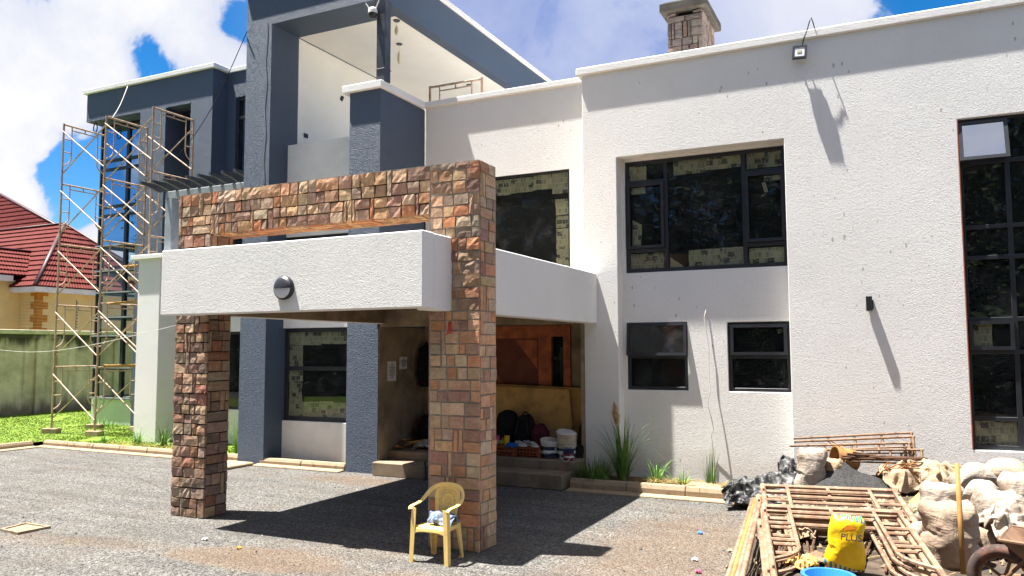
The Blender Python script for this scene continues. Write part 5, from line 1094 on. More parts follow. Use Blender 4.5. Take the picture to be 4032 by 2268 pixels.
3,0,1,0,-1,-2,-3,-4,-4,-5,-5,-4,-2,-1,-4,-4,-3,-3,-4,-2,-2,0,0,1,1,2,2,2,5,21,28,3,2,2,2,2,2,2,3,2,3,1,2,0,1,-1,-2,-3,-3,-5,-5,-4,-5,-2,-1,-4,-4,-4,-3,-3,-4,-2,-1,-1,0,0,1,0,1,0,1,46,7,6,5,4,5,2,3,2,3,2,2,1,0,-1,-1,-2,-2,-5,2,-1,-4,-4,-5,-5,-4,-5,-5,-5,-5,-4,-3,-2,-3,2,1,0,0,-3,25,21,8,7,7,0,6,4,3,4,3,2,1,1,-1,-1,-2,-3,-6,3,-2,-4,-6,-5,-5,-6,-5,-5,-6,-5,-5,-3,-3,-3,1,0,-1,-3,-13,27,21,16,10,8,4,4,5,4,4,5,3,1,1,0,-1,-2,-8,-1,-5,5,-5,-6,-6,-6,-6,-6,-5,-6,-6,-5,-4,-6,0,-1,-2,-3,-10,-15,28,22,18,14,9,7,6,5,5,6,4,4,2,1,1,-1,-1,-7,-3,-5,5,-7,-6,-7,-6,-6,-6,-7,-6,-6,-5,-5,-6,-1,-3,-4,-8,-13,-17,30,23,19,16,12,9,8,6,6,6,4,5,2,2,1,0,0,-7,-9,4,0,-6,-7,-7,-7,-7,-6,-7,-6,-7,-6,-6,-3,-5,-4,-8,-11,-15,-19,33,23,21,17,14,11,9,7,7,6,5,5,3,2,2,1,0,-4,-10,5,-3,-7,-7,-8,-7,-7,-7,-7,-7,-7,-6,-5,-6,-6,-7,-10,-13,-17,-19,33,24,24,17,15,13,10,8,7,7,6,5,3,3,3,1,1,-1,-8,-8,5,-8,-8,-7,-8,-8,-7,-8,-7,-7,-6,-6,-7,-7,-9,-12,-15,-18,-21,37,24,23,19,17,13,11,9,8,7,6,5,5,3,3,2,2,0,-3,-14,4,-8,-8,-8,-9,-8,-7,-8,-7,-7,-7,-7,-8,-8,-11,-12,-16,-21,-22,40,24,23,20,18,14,12,10,8,8,6,6,4,4,3,3,1,
1,-2,-11,1,-9,-9,-8,-9,-8,-9,-7,-7,-8,-7,-7,-8,-9,-9,-18,-21,-21,-18,41,20,23,23,21,16,12,10,8,8,6,6,5,4,3,2,2,2,0,-5,-9,-8,-9,-8,-9,-9,-8,-8,-7,-8,-7,-8,-8,-9,-14,-21,-16,-20,-22,41,22,23,19,22,23,12,10,8,8,7,6,4,4,3,2,2,0,-2,-5,-6,-8,-8,-9,-9,-8,-9,-7,-8,-8,-7,-8,-8,-16,-15,-12,-18,-21,-22,38,24,23,22,21,20,14,12,8,8,7,6,4,4,3,1,1,-1,-3,-5,-5,-7,-8,-8,-8,-9,-9,-7,-8,-8,-8,-8,-10,-12,-14,-17,-19,-20,-22,36,24,23,18,21,21,22,11,9,8,7,5,6,3,2,1,0,-2,-3,-4,-6,-6,-7,-8,-9,-9,-8,-8,-8,-7,-9,-9,-10,-12,-15,-17,-18,-20,-22,31,25,24,23,23,20,18,13,9,8,7,6,5,4,2,0,-1,-2,-3,-4,-5,-6,-7,-8,-9,-9,-8,-8,-8,-8,-8,-9,-11,-13,-15,-17,-18,-20,-22,33,25,24,23,21,17,16,17,11,8,7,7,5,3,2,0,-1,-2,-3,-5,-5,-6,-7,-7,-9,-9,-9,-8,-8,-7,-9,-9,-10,-13,-16,-17,-18,-20,-22,33,25,24,20,22,21,16,14,11,9,7,7,5,3,2,0,-1,-2,-4,-4,-5,-6,-7,-8,-9,-9,-8,-8,-8,-7,-8,-10,-11,-12,-16,-17,-18,-20,-22,33,25,24,23,20,19,16,13,11,9,8,6,6,3,2,0,-1,-2,-3,-5,-5,-6,-7,-9,-8,-9,-9,-7,-8,-8,-7,-9,-14,-13,-12,-17,-18,-21,-22,34,26,24,21,20,18,15,13,11,10,7,7,5,3,2,1,-1,-2,-3,-4,-5,-7,-7,-9,-9,-8,-9,-8,-7,-8,-7,-8,-10,-13,-19,-17,-15,-20,-22,35,25,23,21,20,16,15,13,11,10,7,7,4,3,2,1,-1,-1,-2,-4,-6,-7,-8,-8,-9,-9,-8,
-8,-7,-8,-7,-8,-8,-15,-13,-17,-22,-20,-19,37,25,22,20,18,17,14,13,11,9,7,6,4,3,2,1,-1,0,-2,-2,-7,-9,-8,-9,-9,-8,-7,-8,-7,-7,-7,-8,-8,-10,-19,-18,-14,-21,-22,39,24,21,20,17,16,14,13,10,9,6,5,3,3,1,0,1,-1,-1,-4,-12,-2,-9,-9,-8,-7,-7,-8,-6,-7,-7,-7,-8,-10,-12,-17,-18,-19,-22,37,22,22,19,17,15,14,12,10,7,5,4,3,1,1,0,0,-3,1,-11,-2,-5,-8,-8,-8,-9,-4,-6,-7,-6,-6,-7,-7,-9,-12,-15,-18,-19,-21,37,23,20,18,17,14,13,12,6,4,7,3,2,1,1,-1,0,-2,-2,-14,1,-4,-7,-7,-7,-9,-3,-6,-6,-6,-5,-6,-6,-8,-11,-13,-19,-19,-20,37,22,20,18,15,12,12,2,11,6,5,3,2,0,0,0,-1,-2,-3,-14,0,0,-9,-6,-7,-6,-8,-2,-5,-5,-5,-5,-5,-6,-9,-12,-16,-19,-21,35,23,19,17,13,9,7,0,12,6,4,4,1,1,0,-1,-1,-3,-3,-12,-6,3,-5,-7,-6,-6,-9,-1,-4,-4,-4,-4,-5,-4,-6,-10,-15,-18,-20,33,22,18,14,9,7,0,8,7,5,5,3,2,1,0,-1,-2,-2,-4,-7,-11,3,-5,-6,-5,-6,-8,-1,-3,-4,-3,-3,-5,-4,-4,-5,-11,-17,-20,32,21,14,9,6,4,-1,8,6,5,5,3,2,1,0,-1,-2,-2,-5,-6,-11,1,-2,-6,-5,-5,-7,-1,-4,-2,-3,-3,-4,-3,-4,-3,-3,-15,-19,30,18,7,6,4,3,-2,8,5,5,4,4,1,1,1,-1,-2,-3,-5,-5,-10,-2,-2,-4,-5,-4,-4,-5,-2,-2,-2,-3,-3,-4,-3,-3,-1,-1,-21,30,5,6,4,3,2,-1,7,3,4,5,3,2,1,0,-1,-2,-4,-5,-5,-6,-6,-2,-3,-4,-4,-4,-4,-2,-2,-2,-2,-3,-4,-4,-1,0,
0,-2,
0,0,0,0,0,3,21,21,21,21,21,21,20,20,20,20,20,20,13,19,7,19,20,20,21,21,21,21,21,21,21,21,22,21,19,21,20,19,20,20,20,-697,0,0,0,0,1,22,21,21,21,21,21,20,20,20,20,20,19,14,8,19,20,20,20,21,21,21,21,21,21,21,21,22,20,19,20,20,21,20,21,14,-693,0,0,0,0,0,21,21,21,21,21,21,20,21,20,20,20,19,14,10,18,20,21,20,21,21,21,21,21,21,22,20,22,21,21,17,21,21,21,18,10,-689,0,0,0,0,0,18,21,22,21,21,20,21,21,20,21,20,14,19,14,15,21,21,21,21,21,20,22,20,22,21,21,21,21,21,18,22,21,19,15,8,-685,0,0,0,0,0,15,22,21,21,21,21,21,21,21,20,17,20,21,20,7,21,21,21,21,21,21,21,21,21,21,21,21,21,20,21,21,20,17,13,6,-680,0,0,0,0,0,13,22,21,21,21,21,21,21,21,20,18,21,20,21,9,21,21,21,20,22,21,21,21,21,21,20,21,21,21,21,20,19,15,11,4,-674,0,0,0,0,0,11,21,21,22,20,21,21,21,21,21,20,21,17,20,15,20,21,21,21,21,21,21,21,21,21,21,21,21,21,20,19,18,14,8,4,-669,0,0,0,0,0,10,20,21,21,21,21,21,21,21,21,21,20,19,16,20,21,21,21,21,21,21,21,21,21,21,21,21,21,20,20,18,17,11,6,3,-662,0,0,0,0,0,10,19,21,21,21,21,20,21,21,21,20,19,19,21,20,22,20,21,21,21,21,22,20,21,21,21,21,21,21,19,18,12,6,-3,8,-649,0,0,0,0,0,9,20,20,20,21,21,21,21,20,21,20,20,20,21,21,22,21,21,21,20,22,21,21,21,20,
21,21,21,21,19,13,2,6,15,-10,-635,0,0,0,0,0,9,19,20,20,21,21,21,20,21,21,20,21,21,21,21,21,22,20,22,20,22,21,20,21,21,21,21,21,20,17,6,16,11,9,0,-649,0,0,0,0,0,8,19,20,21,21,20,21,20,21,21,21,21,21,21,22,21,21,21,21,21,21,21,21,21,21,21,21,20,16,16,19,12,9,3,7,-652,0,0,0,0,0,16,10,21,20,21,21,20,21,21,21,21,21,21,22,21,21,21,21,22,21,21,21,21,21,21,20,21,20,19,17,14,13,9,7,4,-653,0,0,0,0,8,4,14,20,21,21,20,21,21,21,21,21,21,21,22,21,21,22,21,21,21,21,21,21,21,21,21,20,20,18,17,15,13,10,7,4,-654,0,0,0,0,0,9,17,20,20,21,21,21,21,21,21,21,21,21,22,21,22,21,21,21,21,21,21,21,21,21,21,20,19,19,17,14,13,11,8,3,-654,0,0,0,0,0,13,17,16,21,20,21,21,21,21,21,21,21,22,21,21,22,21,21,21,22,20,21,21,21,22,20,21,20,17,16,14,13,11,8,4,-654,0,0,0,0,0,10,18,19,20,21,20,21,21,21,21,21,22,21,21,22,21,21,21,21,22,20,22,20,21,22,20,21,20,12,13,14,18,13,4,8,-653,0,0,0,0,0,10,18,19,20,21,20,21,21,21,21,21,22,21,21,22,21,21,21,21,22,20,21,21,21,21,21,20,19,20,14,12,6,12,16,4,-653,0,0,0,0,0,10,18,20,20,20,21,21,21,21,21,21,21,21,21,22,21,21,21,21,22,20,21,21,21,21,20,21,20,19,16,16,11,9,6,4,-651,0,0,0,0,0,9,19,20,20,21,20,21,21,21,21,21,21,21,22,21,
21,21,21,21,21,21,21,20,21,21,21,20,20,20,18,15,13,-2,1,11,-645,0,0,0,0,0,9,20,20,20,20,21,21,21,21,21,21,21,21,21,22,20,21,21,21,21,20,21,21,20,21,21,21,20,20,18,13,7,15,5,-9,-638,0,0,0,0,0,10,19,20,20,21,21,21,21,21,21,21,21,22,21,20,20,20,21,20,21,21,21,20,21,21,21,20,21,20,20,10,15,3,9,11,-656,0,0,0,0,0,10,20,20,20,21,22,20,21,21,21,21,22,21,21,21,19,19,21,19,20,21,21,21,21,21,21,21,20,21,18,18,13,10,7,4,-658,0,0,0,0,0,10,20,21,21,21,21,21,21,21,21,21,21,21,21,21,21,17,17,21,20,20,21,22,21,21,21,20,22,20,20,18,15,10,8,2,-660,0,0,0,0,0,11,21,21,21,21,21,21,20,21,21,21,21,22,21,21,21,14,17,21,20,19,21,22,21,21,21,21,21,21,21,18,17,12,4,5,-663,0,0,0,0,0,12,21,21,21,21,21,21,21,21,21,21,21,21,21,21,21,12,19,19,19,19,22,21,21,21,21,21,22,21,21,20,18,8,12,2,-666,0,0,0,0,0,15,20,21,21,21,21,20,21,21,21,21,22,20,22,21,21,17,18,8,21,21,21,21,21,21,21,21,22,21,21,21,20,14,8,1,-668,0,0,0,0,0,15,21,21,21,21,21,20,21,21,21,22,21,21,21,21,21,18,14,10,20,20,21,21,21,21,21,21,21,22,21,21,22,19,0,1,-665,0,0,0,0,0,19,19,20,21,21,20,21,21,22,20,22,21,21,21,21,21,18,10,14,18,20,21,21,20,21,21,21,21,21,21,22,22,21,14,-6,-672,0,0,0,0,1,17,21,19,21,21,
21,21,21,21,22,21,21,21,21,21,20,8,20,21,10,21,21,20,21,20,20,21,21,21,21,22,21,22,21,5,-688,0,0,0,0,0,20,20,18,21,22,21,21,21,21,21,21,22,20,21,20,19,6,18,20,17,21,21,21,20,20,21,20,21,21,21,21,21,21,19,21,-700,0,0,0,3,20,21,21,21,21,21,20,21,20,20,21,20,20,12,7,18,20,21,21,21,21,21,21,21,21,21,21,21,21,19,20,20,21,21,-680,0,0,0,1,21,20,21,21,21,22,20,21,20,21,20,21,17,14,9,18,20,21,21,21,21,21,21,21,21,21,22,20,22,18,21,20,21,17,-678,0,0,0,0,19,21,22,21,21,20,22,20,21,21,20,21,9,21,21,9,21,21,20,21,21,21,21,21,22,21,21,20,20,21,21,21,19,14,-676,0,0,0,0,17,21,22,21,21,21,21,20,21,21,21,21,9,22,21,10,21,21,21,21,21,21,21,21,21,21,21,21,20,21,21,20,16,13,-673,0,0,0,0,15,21,21,22,21,21,21,20,21,21,21,21,18,14,15,19,21,21,21,21,21,21,21,21,21,21,21,21,20,21,20,19,14,11,-669,0,0,0,0,14,21,21,21,21,21,21,20,21,21,21,21,20,14,15,21,21,21,21,21,21,21,21,20,22,21,20,22,20,21,19,16,14,8,-664,0,0,0,0,13,20,21,21,21,21,21,21,21,20,21,21,21,15,20,18,21,21,21,21,21,20,21,22,20,21,21,21,20,20,18,16,11,7,-659,0,0,0,0,11,21,21,21,20,21,21,21,21,20,21,21,21,21,17,19,21,21,21,20,21,21,21,21,21,21,21,20,21,18,18,14,5,-2,-642,0,0,0,0,10,20,21,21,21,21,21,21,20,21,21,20,
21,21,20,20,21,20,21,21,21,21,21,21,20,21,21,20,21,19,13,1,5,12,-640,0,0,0,0,9,20,21,20,22,21,20,21,21,21,20,21,21,21,21,21,21,20,21,21,21,21,21,21,21,20,21,20,20,18,4,16,8,0,-636,0,0,0,0,8,20,20,21,21,21,21,22,20,21,21,21,20,22,21,21,21,21,21,21,21,21,20,21,21,21,20,21,15,17,18,12,9,7,-649,0,0,0,0,8,19,20,21,21,21,22,21,21,21,20,21,21,22,21,21,21,21,21,21,21,21,21,21,21,20,21,19,19,17,14,13,10,7,-650,0,0,0,2,13,11,21,21,21,21,21,21,21,21,21,21,21,21,22,21,21,21,21,22,20,21,21,21,21,20,21,19,19,17,14,13,10,7,-650,0,0,0,0,10,17,20,20,21,21,22,21,21,21,21,21,21,21,22,21,21,21,21,22,20,22,20,21,21,20,21,19,18,17,15,13,10,7,-650,0,0,0,0,12,18,17,20,21,21,22,20,22,21,21,21,21,21,22,21,21,21,21,22,20,22,20,21,21,20,21,19,18,17,15,12,10,7,-649,0,0,0,0,10,18,20,20,21,20,22,20,21,22,21,21,21,21,22,21,21,21,21,22,20,22,20,21,21,20,21,19,18,17,15,12,10,7,-649,0,0,0,0,10,18,20,20,21,20,22,20,21,22,21,21,21,21,22,21,21,21,21,21,21,21,21,21,21,20,21,17,18,20,14,12,9,7,-648,0,0,0,0,10,19,19,20,21,21,21,20,22,21,21,21,21,21,22,21,21,21,21,21,21,21,21,21,21,20,21,20,18,12,14,16,8,8,-647,0,0,0,0,10,19,20,20,20,21,21,21,21,21,21,21,21,21,22,20,22,21,21,21,20,22,
20,21,21,21,21,20,16,19,14,0,7,13,-640,0,0,0,0,10,19,20,20,21,20,21,22,20,21,21,21,21,21,22,20,21,21,21,21,21,21,21,21,21,20,21,20,20,12,13,16,6,-3,-634,0,0,0,0,9,19,21,20,21,21,21,21,21,21,21,21,21,21,21,20,20,21,21,20,22,21,21,21,21,21,20,21,19,19,14,13,11,4,-650,0,0,0,0,9,19,21,20,22,21,21,21,21,22,20,22,21,20,18,19,22,20,21,21,21,22,21,21,21,21,21,20,20,19,16,12,11,6,-653,0,0,0,0,9,20,20,21,22,22,21,21,21,21,21,21,21,21,14,20,20,22,21,21,21,21,21,21,21,21,21,21,21,19,17,11,10,10,-656,0,0,0,0,10,20,21,20,22,22,21,21,21,21,22,21,21,21,11,20,20,21,21,21,22,20,21,21,21,22,20,22,20,21,17,15,11,7,-658,0,0,0,0,12,21,20,20,21,22,21,22,21,21,21,21,21,22,13,20,14,21,21,22,21,21,20,21,21,22,20,22,20,22,19,16,12,8,-662,0,0,0,0,15,17,21,21,22,21,21,22,21,21,22,21,21,21,19,11,14,21,22,21,21,21,20,21,21,21,21,21,21,22,21,18,13,8,-665,0,0,0,0,18,16,20,22,21,22,21,21,22,21,21,21,21,21,19,8,21,15,21,21,21,21,21,21,20,21,21,21,21,21,22,21,15,9,-669,0,0,0,0,19,17,20,21,21,22,21,21,22,21,21,21,21,21,20,11,19,12,20,21,21,21,21,20,21,20,21,21,21,21,21,22,21,4,-668,0,0,0,1,19,17,21,21,21,21,22,20,22,21,21,21,21,20,20,19,9,14,19,21,21,21,21,20,20,21,20,21,21,21,21,21,
21,21,
)),
'sheet': (1.457, 44, 40, (
22,6,8,4,-1,1,3,0,-17,-6,11,14,7,4,4,29,-41,-16,-10,15,28,18,-9,-3,-9,-4,0,-3,3,-4,-14,-13,-12,-8,-7,18,11,22,-15,-1,10,-6,1,1,3,7,6,1,1,-14,-11,4,19,10,-9,15,14,-44,-25,-10,18,36,12,10,-12,-8,7,0,-4,-4,-2,-11,-13,-13,-9,8,16,11,4,0,6,15,-22,1,2,2,7,4,-7,9,-9,-5,3,5,-4,5,20,-8,-31,-27,-4,20,30,22,2,-7,-7,5,2,-3,-4,-5,-13,-12,-3,1,9,11,4,3,-1,8,14,-23,-2,-2,8,7,-13,1,12,1,-5,5,-7,1,5,14,-22,-21,-9,3,12,18,12,2,-3,-1,1,-1,-8,-7,-4,-1,-2,1,8,5,12,-3,-1,1,4,13,-23,-12,11,9,-13,-3,4,15,6,-2,-7,-1,6,5,-11,-7,-5,0,2,2,2,1,0,0,1,2,3,-1,-3,-3,-1,0,6,7,3,1,2,2,4,0,6,-20,-6,-3,2,9,-5,3,15,3,0,-7,-7,3,2,-4,2,6,4,-6,-3,-1,-6,2,2,2,1,1,5,1,-7,-3,2,7,5,1,-1,-3,11,5,-2,-2,-15,1,3,0,-3,3,1,10,-2,2,-4,-3,-2,-2,1,0,13,-14,11,-3,-5,-7,4,3,3,1,-8,2,-6,14,-4,3,6,3,-1,-4,7,14,8,-5,-3,-21,5,6,-1,-7,-2,8,-2,4,1,-2,-3,-3,-2,3,-8,3,3,-7,-8,3,8,4,5,2,-2,-8,-3,2,4,6,3,3,3,0,-5,10,16,8,-6,-4,-19,6,4,-1,-7,-6,2,8,1,2,-1,-2,-3,-4,-4,1,-9,5,-7,-1,3,5,9,4,2,-2,-7,-1,3,3,4,2,3,3,0,-5,10,18,8,-7,-6,-13,0,7,-4,-6,-6,0,4,9,5,-1,-6,-4,-3,-4,0,-8,1,-4,-10,6,8,10,8,0,0,-4,-1,4,-1,3,
2,2,2,1,-5,10,18,-1,1,-6,-17,3,-6,1,0,1,3,5,7,1,1,-5,-6,-6,-1,-3,-12,-16,-6,14,6,8,11,11,1,-6,1,0,1,0,-1,2,2,1,1,-4,11,18,1,1,-7,-25,0,3,1,2,4,6,3,1,3,1,-5,-7,-5,-4,-9,-4,-17,-16,15,17,5,19,9,-2,-3,-2,2,2,1,-1,-3,-1,1,3,-5,11,16,-6,11,-5,-26,-1,4,0,10,4,1,0,-1,-8,-4,0,3,1,-2,-9,-10,-23,-10,21,18,9,18,5,-4,-6,1,-1,0,3,0,-1,-1,-1,-3,0,8,14,-1,11,-3,-32,4,5,8,10,0,-2,-2,-3,-2,-2,-5,-1,5,-2,-5,-12,-18,-2,9,15,12,15,-3,-12,11,-1,-2,-5,8,5,3,-4,-8,-2,3,7,6,7,9,-2,-32,8,7,12,-2,7,-3,-6,-2,-2,-2,-5,-5,5,-3,-4,-7,-7,-1,9,2,11,5,-12,12,2,1,-2,-7,11,7,-3,-10,-1,2,5,5,5,8,2,-2,-16,9,4,6,-2,6,-11,4,-1,-1,-1,-3,-8,-1,-7,-4,-2,1,5,3,-3,-4,4,14,1,-1,0,-3,-7,11,-11,1,5,4,5,4,5,3,1,-2,3,1,4,1,-1,-3,-8,1,8,2,2,-2,-2,-8,-9,-6,-4,1,3,3,3,-3,5,8,4,-3,-7,0,-3,-5,3,2,1,8,11,3,3,7,-4,-2,-1,-14,15,5,2,1,4,-10,-3,2,5,1,-2,-4,-8,-8,-6,-4,3,-1,6,1,-2,10,10,0,-11,0,-4,-6,-2,6,8,7,9,8,9,-1,0,-3,-5,-5,-6,9,5,3,8,0,-8,-6,0,4,-3,-5,-4,-5,-6,-5,-4,0,0,7,0,0,-1,13,3,-10,0,-7,-2,5,10,11,5,3,6,5,4,1,-4,-10,-1,-5,7,5,3,10,0,-5,-4,0,0,-5,-6,-4,-5,-5,-5,-4,-2,0,-2,7,2,
1,-1,5,1,-10,-1,9,14,-14,5,13,11,1,3,3,1,-6,-3,-2,-2,7,3,2,10,1,-1,-1,-1,-3,-6,-7,-2,-5,-5,-5,-5,-2,-2,-3,1,1,3,4,3,-3,-5,3,16,-17,15,1,1,16,5,1,0,0,-1,0,-1,-1,12,-5,2,8,4,0,0,-1,-4,-6,-9,-1,-4,-4,-5,-4,-7,-6,3,2,2,1,8,2,-2,-3,-1,4,-3,-5,19,0,7,4,2,3,4,1,3,0,1,12,-7,3,9,5,-2,-2,-3,-4,-7,-7,-3,-1,-5,-4,-5,-3,0,-4,1,5,8,-3,4,-2,-4,-2,2,-4,-1,18,-2,5,3,3,5,2,2,6,3,0,11,-5,3,12,7,-3,-6,-10,-3,-6,-6,0,-1,-7,-4,-5,-3,-1,0,2,3,2,3,-3,0,-2,-3,0,-4,5,6,6,4,3,1,1,7,6,5,4,0,9,-7,2,12,8,-1,-7,-11,-4,-9,3,2,-7,-3,-5,-3,-3,-4,2,-1,0,6,0,-2,-3,-1,-2,-2,0,5,6,4,-4,1,6,6,6,6,5,3,-6,6,2,-2,2,7,9,-3,-10,-7,-2,4,-3,-2,-3,-5,-2,-1,-1,-6,0,-2,0,6,-4,-2,-2,-2,0,2,4,4,3,5,3,-1,-4,-4,-1,1,5,9,20,5,0,-2,-1,1,4,-6,-4,-1,2,-4,-1,-3,-5,-1,-6,-3,-1,-1,-1,-2,-1,2,-1,-2,0,2,-1,5,3,5,8,3,-3,-9,-8,-3,-1,13,9,29,5,3,-1,-4,-5,-1,-2,-2,-2,0,-2,-3,-6,-1,-2,-6,-1,-2,-3,1,-4,-1,2,0,-3,3,5,-2,2,3,4,8,0,6,-8,-8,-3,-6,-6,-4,67,4,0,-1,-6,-8,-11,0,9,-3,-1,-1,-4,-4,-1,-4,-5,0,-2,-2,-2,-3,-3,3,-1,-2,5,2,2,1,3,4,8,0,-8,12,-8,-9,-5,-6,-11,72,5,-5,2,-9,-10,-12,0,4,10,-2,
-1,-5,-2,0,-4,-5,-2,-1,-1,-4,-3,-3,4,-2,0,6,3,1,-3,7,5,6,-7,-12,8,8,-13,-1,-4,-5,76,-2,-9,-6,-11,-12,0,4,1,1,1,-2,-3,-2,0,-3,-5,-2,-1,-2,-3,-3,-5,3,-1,5,5,2,2,0,4,5,-18,-6,-5,-1,18,-7,8,-3,-5,34,-1,3,7,-11,4,9,8,-3,-4,-7,-8,0,-1,-3,3,-5,-3,-2,-1,-2,-2,-5,3,0,5,5,2,1,0,-1,-13,-5,0,-6,0,5,9,8,-2,-4,38,2,-7,-7,-3,16,19,9,-5,-16,-12,-9,-8,2,6,-8,2,2,-3,0,-4,-3,1,2,2,1,1,4,4,-2,-4,-7,-7,-2,-5,1,5,7,7,0,-3,33,-2,-3,-3,-4,11,27,5,-16,-2,-13,-8,-10,-5,0,9,2,-1,-3,-4,-1,0,2,2,2,-5,0,7,6,-3,-12,-4,-3,-5,-1,1,4,7,6,0,-5,28,-1,2,2,0,-8,13,22,-9,-5,-7,-7,-9,-15,-10,0,7,18,1,-1,-4,4,2,5,-11,-7,7,-4,11,0,-12,0,-6,-4,1,1,3,5,4,-3,-12,32,9,4,2,1,-3,-6,0,15,-3,-3,-4,-9,-18,-12,-5,7,22,8,5,1,-2,3,-9,-10,-5,7,-1,-1,7,-9,2,-3,-4,1,1,2,3,0,-5,-11,38,7,5,3,2,0,-1,-3,-1,-1,1,1,-4,-10,-13,-11,9,18,9,6,-3,-4,-1,-7,-7,-6,1,2,-1,-1,0,0,1,-2,1,0,0,2,-10,-8,-1,39,5,4,2,2,6,1,-2,-2,0,-1,2,4,0,-6,-11,-1,8,5,1,-10,6,1,-3,-4,-4,-2,-3,-3,-3,-2,1,-1,-1,-4,9,-2,-3,-10,-7,-1,40,4,2,2,6,3,-1,-6,-1,5,5,5,4,4,0,-8,-6,-1,-1,4,11,3,-4,-7,-4,0,-2,-5,-9,-6,-5,-4,3,-10,1,13,1,-6,-9,-6,0,41,
2,0,4,-1,4,-2,3,2,4,4,6,1,3,5,-5,-5,-7,-3,5,-13,3,5,8,-2,3,1,-4,-10,-10,-8,-11,-1,-8,7,14,11,-4,-11,-9,-3,37,1,-1,4,-2,2,2,5,5,6,7,6,-2,-5,0,4,-5,-4,-13,-1,-5,2,4,4,5,4,0,-2,-8,-9,-11,-14,-10,0,12,18,13,1,-8,-9,-5,25,-2,-1,2,2,-3,8,9,10,4,-9,11,3,-5,-4,3,0,-10,-7,-1,-2,-2,-1,-3,4,-3,-2,-3,3,-2,-9,-13,-9,3,13,16,8,3,1,-12,1,15,-1,0,0,0,10,6,7,2,-14,5,13,1,1,-3,-3,-16,4,1,-1,2,-14,-5,0,-3,-4,-4,-4,-1,0,0,-8,-3,7,12,6,1,-3,-6,11,9,10,1,-3,-5,28,9,-4,-4,-19,-5,7,16,9,4,-2,-14,-6,0,2,0,1,-17,-10,-3,-2,-1,-5,3,-8,-5,-5,-3,1,6,8,2,-2,-4,12,11,10,10,-8,-16,29,27,6,-5,-23,-19,4,10,18,11,6,1,-8,-8,-7,-6,5,1,-17,-11,-8,-4,-3,-1,-2,-4,-10,-1,-7,-7,-7,6,7,-2,18,14,11,12,
0,26,22,17,19,20,17,18,-14,13,26,27,13,8,17,12,15,-13,8,22,21,7,8,14,13,20,21,16,18,8,7,0,14,11,13,18,35,30,20,17,23,-607,26,23,17,17,15,19,16,-5,7,23,25,20,11,12,16,-1,-7,12,22,19,21,7,12,14,16,22,16,18,14,-2,12,13,12,7,23,32,27,16,17,28,-611,26,21,15,10,18,18,14,13,7,19,20,14,13,8,16,-6,8,15,24,23,10,13,14,14,16,17,16,17,15,9,11,10,12,16,23,24,16,11,19,26,-601,19,17,16,14,6,19,15,32,27,18,13,4,-5,15,5,9,15,17,22,19,11,14,14,14,16,15,14,15,15,15,9,20,22,23,13,11,1,16,18,15,-574,20,4,7,9,11,17,18,44,40,20,3,-2,-1,-5,14,18,20,20,18,13,13,13,14,14,16,15,14,13,15,12,15,28,29,23,10,-1,-4,16,14,15,-556,10,14,9,-7,7,16,23,44,37,10,-10,-2,3,12,24,26,29,9,12,5,19,16,12,6,18,19,12,13,10,22,15,32,26,18,2,-10,23,16,12,-12,-540,15,12,15,5,-9,13,21,34,25,1,-9,0,12,25,34,31,1,15,18,22,12,19,10,-2,22,8,13,11,22,28,13,30,23,13,-7,12,28,16,2,-17,-534,18,10,15,11,-2,-1,19,25,18,2,-8,-1,12,26,35,26,26,-2,18,18,19,22,11,-2,18,22,16,-3,23,23,13,32,21,14,-6,17,31,15,-2,-18,-526,14,12,16,11,9,3,8,17,19,9,-7,-5,6,22,35,17,34,17,-4,19,21,20,15,7,18,20,6,10,18,15,13,30,22,15,-5,20,33,13,-2,-21,-522,17,13,14,15,12,10,10,8,18,15,0,-5,-2,15,30,22,32,19,7,-4,18,25,19,13,16,17,14,9,16,7,
11,26,24,17,-6,20,34,4,7,-23,-506,17,-1,15,16,16,16,15,7,20,12,3,-4,-1,9,25,28,21,15,19,-15,21,26,19,12,23,16,12,13,10,3,10,25,21,18,-4,19,32,14,1,-23,-487,-10,8,15,19,19,16,16,12,12,9,3,1,0,12,26,24,23,1,16,6,18,24,17,15,16,12,13,13,13,10,11,19,19,14,11,0,29,10,12,-24,-484,-10,13,18,18,18,15,11,6,1,7,5,7,11,14,23,34,12,11,17,14,12,23,14,13,9,19,17,20,18,12,10,14,15,14,10,-15,13,28,9,-19,-495,2,20,24,20,15,7,4,4,7,15,9,8,0,12,21,22,23,12,12,14,28,12,11,11,26,12,17,30,22,15,12,15,10,14,10,-5,-28,15,22,-8,-496,11,23,19,13,9,18,9,0,7,14,15,11,0,13,18,20,16,11,13,25,14,13,8,25,16,15,20,32,19,18,19,13,14,14,10,0,-19,-31,23,16,-500,19,13,15,13,12,7,24,2,8,16,15,12,7,12,16,12,13,19,15,15,7,15,22,15,14,18,26,26,16,16,18,15,11,10,8,2,-8,-17,-16,23,-478,15,16,14,13,-1,13,18,16,11,15,16,12,11,11,13,5,20,12,16,6,18,19,19,13,13,21,25,24,16,5,11,10,7,3,5,5,-1,-1,-5,19,-458,4,4,9,14,8,15,15,15,15,15,14,13,12,13,13,5,17,14,11,20,17,15,14,7,26,20,19,20,9,12,0,1,7,7,-3,1,7,10,11,11,-473,14,17,-2,11,16,16,14,15,13,15,13,16,18,12,11,11,10,11,16,18,22,10,12,13,25,15,17,16,16,0,7,-3,7,3,3,5,11,15,8,15,-497,20,27,-1,12,15,14,15,13,17,16,13,17,17,11,11,8,9,15,13,16,
